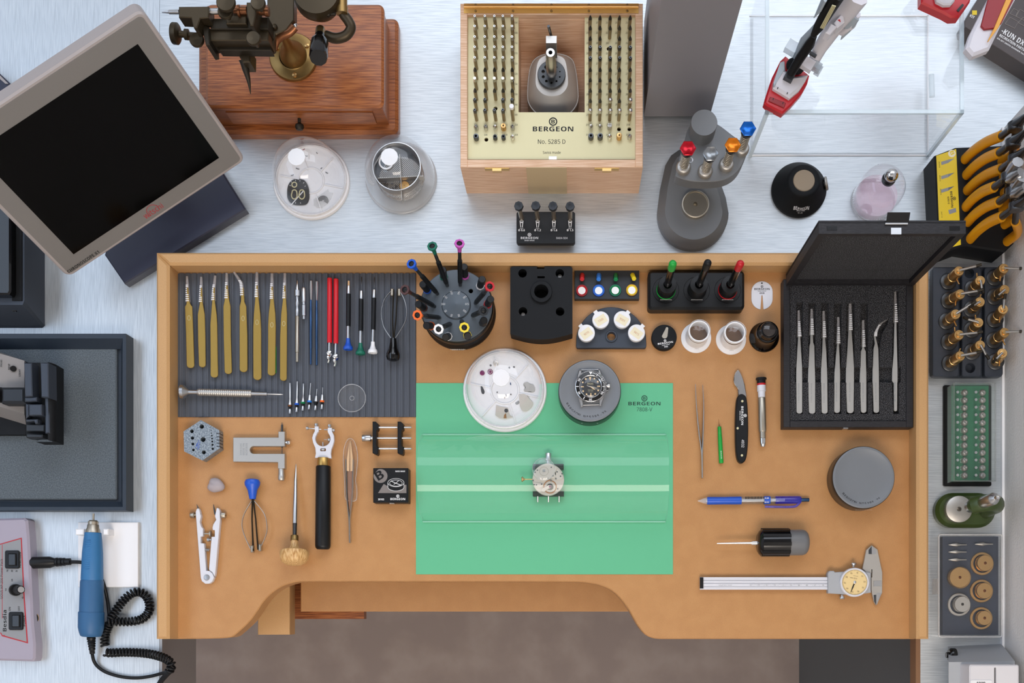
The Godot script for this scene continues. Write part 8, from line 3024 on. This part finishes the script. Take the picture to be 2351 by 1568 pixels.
	# handpiece with its coiled cord and plug
	K = 3.9386
	oy = 1170
	o = thing("micromotor_handpiece", "blue micromotor handpiece with black coiled cord lying on its white rest", "handpiece", 210, 1380, TT)
	var A := [214.5, 1179.0, 208.5, 1464.0]
	var h0 := -4.0
	var h1 := -11.0
	s = Sh.new()
	lay(s, A[0], A[1], A[2], A[3], h0, [[0, 0], [0, 2.4], [15, 2.5], [15, 8], [17, 9.5], [18, 11.4], [25, 11.4], [26, 12.5], [34, 13.5], [36, 15], [44, 16.2], [44, 0]], 28, h1)
	part(o, "nose", s, "nickel")
	s = Sh.new()
	lay(s, A[0], A[1], A[2], A[3], h0, [[43, 16], [44, 18], [60, 20], [90, 22.6], [150, 24.4], [153, 23.6], [153, 0]], 32, h1)
	var gr := part(o, "grip", s, "handpiece_blue")
	for i in 14:
		s = Sh.new()
		var t := (62.0 + i * 5) / 285.0
		var cx: float = lerpf(A[0], A[2], t)
		var cy: float = lerpf(A[1], A[3], t)
		var ch := lerpf(h0, h1, t)
		var rad := R(lerpf(20.4, 23.8, i / 13.0), ch)
		s.tube([Q(cx - 10, cy - 1, ch) + Vector3(0, rad * 0.88, 0), Q(cx - 3, cy + 1, ch) + Vector3(0, rad * 0.985, 0), Q(cx + 3, cy, ch) + Vector3(0, rad * 0.985, 0)], 0.0006, 6)
		part(gr, "grip_ridge", s, "handpiece_blue")
	s = Sh.new()
	lay(s, A[0], A[1], A[2], A[3], h0, [[153, 0], [153, 24.6], [158, 25.6], [226, 26.6], [227, 0]], 32, h1)
	var sl := part(o, "sleeve", s, "handpiece_dark")
	for x in [-9, 7]:
		s = Sh.new()
		s.box(Q(211.4 + x, 1369, -11) + Vector3(0, R(24.6), 0), Vector3(0.0008, 0.001, R(62)), Basis(Vector3.UP, 0.02))
		part(sl, "flute", s, "handpiece_blue")
	s = Sh.new()
	lay(s, A[0], A[1], A[2], A[3], h0, [[226, 0], [226, 27.6], [228, 28.4], [262, 28.2], [274, 25.5], [281, 23], [283, 20], [284, 0]], 32, h1)
	part(o, "end_cap", s, "handpiece_dark")
	s = Sh.new()
	var sr := cv([824, 1150, 836, 1310], 0, oy, K)
	lay(s, sr[0], sr[1], sr[2], sr[3], -16, [[0, 9.5], [6, 9.8], [8, 8], [11, 9.6], [13, 7.6], [17, 9], [19, 7.2], [23, 8.4], [25, 6.8], [30, 7.6], [32, 6.2], [40, 6], [41, 0]], 18, -22)
	part(o, "strain_relief", s, "black_plastic")
	s = Sh.new()
	var wire := []
	for k in [[834, 1305, -22], [850, 1370, -26], [890, 1425, -27], [970, 1475, -27], [1100, 1512, -27], [1240, 1522, -27], [1370, 1505, -26], [1470, 1478, -22], [1520, 1465, -14]]:
		var c := cv([k[0], k[1]], 0, oy, K)
		wire.append(Q(c[0], c[1], k[2]))
	s.tube(smooth(wire, 6), 0.0021, 10)
	part(o, "cord", s, "black_plastic")
	for sg in [[[1530, 1462, -12], [1552, 1400, -10], [1500, 1350, -14], [1400, 1315, -20], [1280, 1296, -24], [1120, 1290, -25], [1000, 1296, -25], [950, 1290, -25]], [[950, 1235, -25], [948, 1160, -25], [965, 1085, -24], [1000, 1020, -20]], [[975, 1008, -14], [1090, 1014, -20], [1200, 1010, -24], [1290, 985, -25], [1345, 925, -25], [1352, 850, -25], [1320, 780, -25], [1260, 745, -25], [1190, 760, -25], [1110, 830, -22], [1045, 920, -18], [1000, 985, -15]]]:
		var p := []
		for k in sg:
			var c := cv([k[0], k[1]], 0, oy, K)
			p.append(Q(c[0], c[1], k[2]))
		p = smooth(p, 10)
		var total := 0.0
		for i in p.size() - 1: total += p[i].distance_to(p[i + 1])
		var turns := total / 0.0042
		var coil := []
		var run := 0.0
		var steps := int(turns * 10)
		var seg := 0
		var acc := 0.0
		for i in steps + 1:
			var want := total * i / steps
			while seg < p.size() - 2 and acc + p[seg].distance_to(p[seg + 1]) < want:
				acc += p[seg].distance_to(p[seg + 1])
				seg += 1
			var f: float = (want - acc) / maxf(p[seg].distance_to(p[seg + 1]), 1e-6)
			var at: Vector3 = p[seg].lerp(p[seg + 1], f)
			var d: Vector3 = (p[seg + 1] - p[seg]).normalized()
			var x := Vector3.UP.cross(d).normalized()
			var yv := d.cross(x)
			var an := TAU * turns * i / steps
			coil.append(at + (x * cos(an) + yv * sin(an)) * 0.0046)
		s = Sh.new()
		s.tube(coil, 0.0015, 6)
		part(o, "coiled_cord", s, "black_plastic")
	s = Sh.new()
	wire = []
	for k in [[1540, 1460, -14], [1500, 1500, -20], [1450, 1560, -25], [1400, 1660, -28]]:
		var c := cv([k[0], k[1]], 0, oy, K)
		wire.append(Q(c[0], c[1], k[2]))
	s.tube(smooth(wire, 5), 0.0034, 10)
	part(o, "cord", s, "black_plastic")
	s = Sh.new()
	wire = []
	for k in [[985, 1010, -18], [985, 930, -24], [968, 800, -26], [940, 680, -21], [905, 600, -21], [860, 520, -22], [740, 478, -22], [620, 474, -22]]:
		var c := cv([k[0], k[1]], 0, oy, K)
		wire.append(Q(c[0], c[1], k[2]))
	s.tube(smooth(wire, 6), 0.0022, 10)
	part(o, "cord", s, "black_plastic")
	s = Sh.new()
	lay(s, 64, 1292.5, 160, 1289.5, -20, [[4, 0], [4, 12.5], [9, 12.8], [9, 13.6], [50, 13.4], [58, 10.5], [62, 9], [64, 10.4], [68, 10.4], [69, 8.6], [72, 10], [76, 10], [77, 8.2], [80, 9.4], [84, 9.4], [85, 7.8], [96, 8], [97, 0]], 22, -22)
	var pg := part(o, "plug", s, "black_plastic")
	s = Sh.new()
	lay(s, 64, 1292.5, 160, 1289.5, -20, [[2, 0], [2, 13], [4, 14], [7, 14], [8, 13.2]], 24, -22)
	part(pg, "plug_ring", s, "gold_brass")

# ---- the narrow strip between tray and wall
func side_right() -> void:
	var o: Node3D
	var s: Sh
	var K := 2.851
	var ox := 2110.0
	var oy := 580.0
	o = thing("brass_post_stand", "black block stand with rows of round wells for brass hand posts", "stand", 2222, 738, TT)
	s = Sh.new()
	ext(s, rr(2139.8, 613, 2303, 866, 10, -24), TT, -24, 1.0)
	part(o, "block", s, "slate_blue")
	for k in [[2141, 2201, []], [2209, 2253, [[330, 135], [335, 755]]], [2261, 2301, []]]:   # three raised bars with channels between
		var wells := []
		for w in k[2]:
			var c := cv(w, ox, oy, K)
			wells.append(circ(c[0], c[1], 11.6, -14, 24))
		s = Sh.new()
		ext(s, rr(k[0], 613.5, k[1], 864.5, 6, -14), -24, -14, 0.8, wells)
		part(o, "bar", s, "slate_blue")
	var posts := [[190, 190, 262, 120, 385, 85], [195, 315, 270, 272, 395, 248], [180, 450, 240, 403, 352, 332], [195, 585, 262, 538, 393, 522], [200, 725, 270, 676, 388, 652],
		[350, 235, 400, 183, 415, 248], [345, 370, 398, 323, 345, 350], [345, 505, 388, 458, 308, 432], [345, 650, 400, 606, 445, 680],
		[495, 165, 555, 103, 668, 105], [495, 290, 560, 243, 508, 290], [495, 440, 550, 370, 560, 292], [490, 575, 560, 523, 668, 517], [500, 715, 545, 658, 495, 706]]
	var rown := ["tray side row", "tray side row", "tray side row", "tray side row", "tray side row", "middle row", "middle row", "middle row", "middle row", "wall side row", "wall side row", "wall side row", "wall side row", "wall side row"]
	var ordn := ["first from the pliers", "second from the pliers", "third from the pliers", "fourth from the pliers", "last, by the green board case", "first from the pliers", "second from the pliers", "third from the pliers", "last, by the green board case", "first from the pliers", "second from the pliers", "third from the pliers", "fourth from the pliers", "last, by the green board case"]
	for i in posts.size():
		var k: Array = posts[i]
		var a := cv(k, ox, oy, K)
		o = thing("brass_post", "turned brass post with steel strip, %s, %s" % [rown[i], ordn[i]], "brass post", a[0], a[1], -14, "brass posts in the black block")
		var A := Q(a[0], a[1], -14)
		var B := Q(a[2], a[3], 24)
		var xf := Sh.axis(A, B)
		var l := A.distance_to(B)
		s = Sh.new()
		s.lathe([Vector2(0.0105, 0), Vector2(0.0105, 0.002), Vector2(0.0095, 0.0028), Vector2(0.006, 0.0028)], xf, 28)
		part(o, "bush", s, "gunmetal")
		s = Sh.new()
		s.lathe([Vector2(0.0062, 0.0025), Vector2(0.0064, l * 0.45), Vector2(0.0058, l * 0.46), Vector2(0.0058, l * 0.5), Vector2(0.0064, l * 0.51), Vector2(0.0064, l - 0.002), Vector2(0.0057, l), Vector2(0.0034, l), Vector2(0.003, l + 0.0022), Vector2(0, l + 0.0024)], xf, 26)
		part(o, "barrel", s, "gold_brass")
		s = Sh.new()
		var C := Q(a[4], a[5], 27)
		var T := B + (B - A).normalized() * 0.0026
		s.tube([T, T.lerp(C, 0.5), C], R(2.4, 20), 4, Vector2(1.2, 0.3))
		part(o, "strip", s, "satin_steel")
		s = Sh.new()
		s.cyl(C - (C - T).normalized() * 0.002, C + (C - T).normalized() * 0.004 + Vector3(0, 0.002, 0), 0.0019, 0.0017, 10)
		part(o, "nib", s, "dark_bronze")
		s = Sh.new()
		var side := A.lerp(B, 0.62)
		s.cyl(side, side + Vector3(-0.002 if i % 2 else 0.004, 0.004, 0.0125 if i < 3 or i > 8 else -0.012), 0.0013, 0.001, 10)
		part(o, "lever_pin", s, "gold_brass")

	# green board under a clear cover
	o = thing("green_board_case", "clear covered case with a green board of rows of steel knobs", "case", 2222, 998, TT)
	s = Sh.new()
	ext(s, rr(2166.5, 884, 2276.6, 1116, 4, TT + 4), TT, TT + 4, 0.6)
	part(o, "base", s, "black_plastic")
	s = Sh.new()
	bx(s, 2184, 886, 2270, 1104, TT + 4, -14, 0.3)
	var bd := part(o, "board", s, "board_green")
	var co := 0
	for c in 2:
		for r in 12:
			var px: float = ox + [320, 437][c] / K - 5
			var py := oy + (907 + 49.4 * r) / K + 2
			s = Sh.new()
			lat(s, px, py, -8, [[7.6, -14], [7.6, -11.5], [5, -9.5], [2.6, -8.6], [2.2, -6.4], [1, -6.4], [0.9, -7], [0, -7]], 18)
			part(bd, "knob", s, "satin_steel")
			s = Sh.new()
			var qx: float = ox + [265, 385][c] / K - 5
			s.cyl(Q(qx - 3, py + 2, -14), Q(qx + 1, py, -6), 0.0009, 0.0018, 8)
			part(bd, "pin", s, "steel")
	s = Sh.new()
	for r in 12:
		tx(s, str(180 - r * 10) if r < 1 else str(180 - r * 10), ox + 285 / K - 3, oy + (912 + 49.4 * r) / K + 2, -14, 9, 3.6, -90, "")
		tx(s, str(300 - r * 10), ox + 405 / K - 3, oy + (912 + 49.4 * r) / K + 2, -14, 9, 3.6, -90, "")
	part(bd, "lettering", s, "ink_white")
	s = Sh.new()
	var top := pl([2190.7, 879.5, 2285.4, 879.5, 2285.4, 1104, 2190.7, 1104], 4)
	s.prism(top, Y(TT + 4), Y(4), 0.0005, [], false)
	var cov := part(o, "cover", s, "clear", "clear plastic cover")
	for k in [[0, 1], [1, 2], [2, 3], [3, 0]]:
		s = Sh.new()
		var a: Vector2 = top[k[0]]
		var b: Vector2 = top[k[1]]
		s.tube([Vector3(a.x, Y(4), a.y), Vector3((a.x + b.x) / 2, Y(4), (a.y + b.y) / 2), Vector3(b.x, Y(4), b.y)], 0.0009, 6)
		part(cov, "edge", s, "smoke")

	# little green press
	K = 3.349
	oy = 1100
	o = thing("bench_press", "small dark green cast press with steel anvil and plunger", "press", 2215, 1171, TT)
	s = Sh.new()
	var ov := arc(2189, 1171, 40, 90, 270, 14)
	ov.append_array(arc(2248, 1171, 40, -90, 90, 14))
	ext(s, ov, TT, -18, 4.0)
	part(o, "base", s, "press_green")
	s = Sh.new()
	lat(s, ox + 310 / K, oy + 230 / K, -8, [[30, -18], [31, -10], [30.5, -8.6], [29, -8], [5.5, -8.4], [5, -9], [5, -17.6], [0, -17.6]], 44)
	part(o, "anvil", s, "satin_steel")
	s = Sh.new()
	s.tube(smooth([Q(2262, 1172, -20), Q(2274, 1165, 8), Q(2290, 1158, 34), Q(2278, 1154, 52), Q(2252, 1156, 50), Q(2234, 1160, 44)], 6), 0.0105, 14, Vector2(1.0, 0.8))
	part(o, "arm", s, "press_green")
	s = Sh.new()
	var A := Q(2226, 1164, 22)
	var B := Q(ox + 592 / K, oy + 143 / K, 84)
	var ax := Sh.axis(A, B)
	var l := A.distance_to(B)
	s.lathe([Vector2(0, 0), Vector2(0.0068, 0), Vector2(0.0068, l * 0.4), Vector2(0.0074, l * 0.42), Vector2(0.0074, l * 0.9), Vector2(0.0066, l * 0.94), Vector2(0.003, l), Vector2(0, l)], ax, 26)
	part(o, "plunger", s, "steel")
	s = Sh.new()
	s.lathe([Vector2(0.0028, l * 0.98), Vector2(0.0028, l + 0.005), Vector2(0.0012, l + 0.005), Vector2(0.0012, l + 0.003), Vector2(0, l + 0.003)], ax, 14)
	part(o, "plunger_tip", s, "bright_steel")
	s = Sh.new()
	s.lathe([Vector2(0.0095, l * 0.18), Vector2(0.0098, l * 0.22), Vector2(0.0098, l * 0.34), Vector2(0.0088, l * 0.38), Vector2(0.006, l * 0.38)], ax, 24)
	part(o, "collar", s, "press_green")

	# clear box of brass discs
	o = thing("bit_box", "clear plastic box with dark foam holding brass discs", "box", 2231, 1345, TT)
	s = Sh.new()
	bx(s, 2164, 1232, 2292, 1458, TT + 2, TT + 12)
	part(o, "foam", s, "navy_foam")
	s = Sh.new()
	s.prism(rr(2154.8, 1227, 2301, 1462.8, 5, 0), Y(TT), Y(-2), 0.001, [], false)
	var bxc := part(o, "lid", s, "clear")
	s = Sh.new()
	for h in [-2.6, -12.0]:
		var e := rr(2155.4, 1227.6, 2300.4, 1462.2, 5, h)
		var p := []
		for q in e: p.append(Vector3(q.x, Y(h), q.y))
		p.append(p[0])
		s.tube(p, 0.0012, 6)
	part(bxc, "lid_rim", s, "frosted")
	s = Sh.new()
	bx(s, 2152, 1328, 2158, 1364, -24, -4, 0.6)
	part(o, "catch", s, "frosted")
	for k in [[495, 650, 88, 520, 645, 63, "gold_brass", "brass disc in the clear box near the wall, nearest the steel bits"], [325, 757, 84, 325, 755, 80, "gold_brass", "largest brass disc in the clear box, on the tray side"], [490, 860, 88, 515, 858, 62, "gold_brass", "brass disc with cut edge between two others in the clear box"], [488, 1070, 86, 515, 1068, 57, "gold_brass", "brass disc in the clear box, nearest the white device"], [318, 965, 88, 345, 962, 62, "satin_steel", "silver steel disc in the clear box among brass ones"]]:
		var c := cv([k[0], k[1], k[3], k[4]], ox, oy, K)
		o = thing("turned_disc", k[7], "disc", c[0] - 3, c[1], TT + 12, "discs in the clear box")
		s = Sh.new()
		lat(s, c[0] - 3, c[1], -18, [[k[2] / K, TT + 12], [k[2] / K, TT + 14.5], [k[2] / K - 1, TT + 15], [k[2] / K * 0.8, TT + 15]], 40)
		part(o, "flange", s, k[6])
		s = Sh.new()
		var r1: float = k[5] / K
		lat(s, c[2] - 3, c[3], -8, [[r1, TT + 14], [r1, TT + 23], [r1 - 1, TT + 24], [3.4, TT + 24], [3.2, TT + 15], [0, TT + 15]], 40)
		part(o, "boss", s, k[6])
	for k in [[305, 505, "first steel bit in the clear box, beside the single bit"], [305, 560, "middle steel bit of three in the clear box"], [305, 620, "steel bit nearest the largest brass disc in the clear box"], [508, 500, "single steel bit on the wall side of the clear box"]]:
		var c := cv([k[0], k[1]], ox, oy, K)
		o = thing("steel_bit", k[2], "bit", c[0] - 3, c[1], TT + 12, "steel bits in the clear box")
		s = Sh.new()
		lay(s, c[0] - 24, c[1], c[0] + 18, c[1], TT + 15, [[0, 0], [1, 1], [10, 3], [16, 4.2], [20, 4.2], [22, 3], [30, 1.6], [42, 1.2], [42, 0]], 12)
		part(o, "shank", s, "satin_steel")

	# pale device
	K = 11.697
	ox = 2150
	oy = 1450
	o = thing("pale_device", "light grey bench device with white top, black knob and slot by the wall", "device", 2260, 1560, TT)
	s = Sh.new()
	s.hexa([Q(2177, 1484, TT), Q(2299, 1478, TT), Q(2299, 1760, TT), Q(2177, 1760, TT), Q(2178, 1520, 30), Q(2330, 1518, 42), Q(2330, 1760, 42), Q(2178, 1760, 30)])
	part(o, "housing", s, "device_grey")
	s = Sh.new()
	ext(s, rr(2226, 1526, 2340, 1800, 5, 66), 61, 66, 1.5, [rr(2282.5, 1532.5, 2287, 1790, 2, 66)])
	var tp := part(o, "top_cover", s, "device_white")
	s = Sh.new()
	s.side(rr(2227, 1527, 2339, 1799, 5, 66), Y(30), Y(61.2))
	part(tp, "skirt", s, "device_white")
	s = Sh.new()
	ext(s, rr(2228, 1561, 2278, 1790, 4, 67), 66, 67, 0.5)
	var fp := part(tp, "face_plate", s, "white_plastic")
	s = Sh.new()
	tx(s, "1000", 2252, 1568, 67, 20, 6, 0)
	part(fp, "lettering", s, "ink_black")
	s = Sh.new()
	lay(s, 2172, 1504, 2200, 1504, -2, [[0, 0], [0, 6.4], [6, 7], [6, 13], [10, 16], [19, 16.4], [22, 15], [22, 0]], 26)
	part(o, "knob", s, "black_gloss")
	s = Sh.new()
	lay(s, 2194, 1507, 2206, 1507, -2, [[0, 6], [9, 6], [10, 5], [10, 0]], 18)
	part(o, "knob_boss", s, "device_grey")
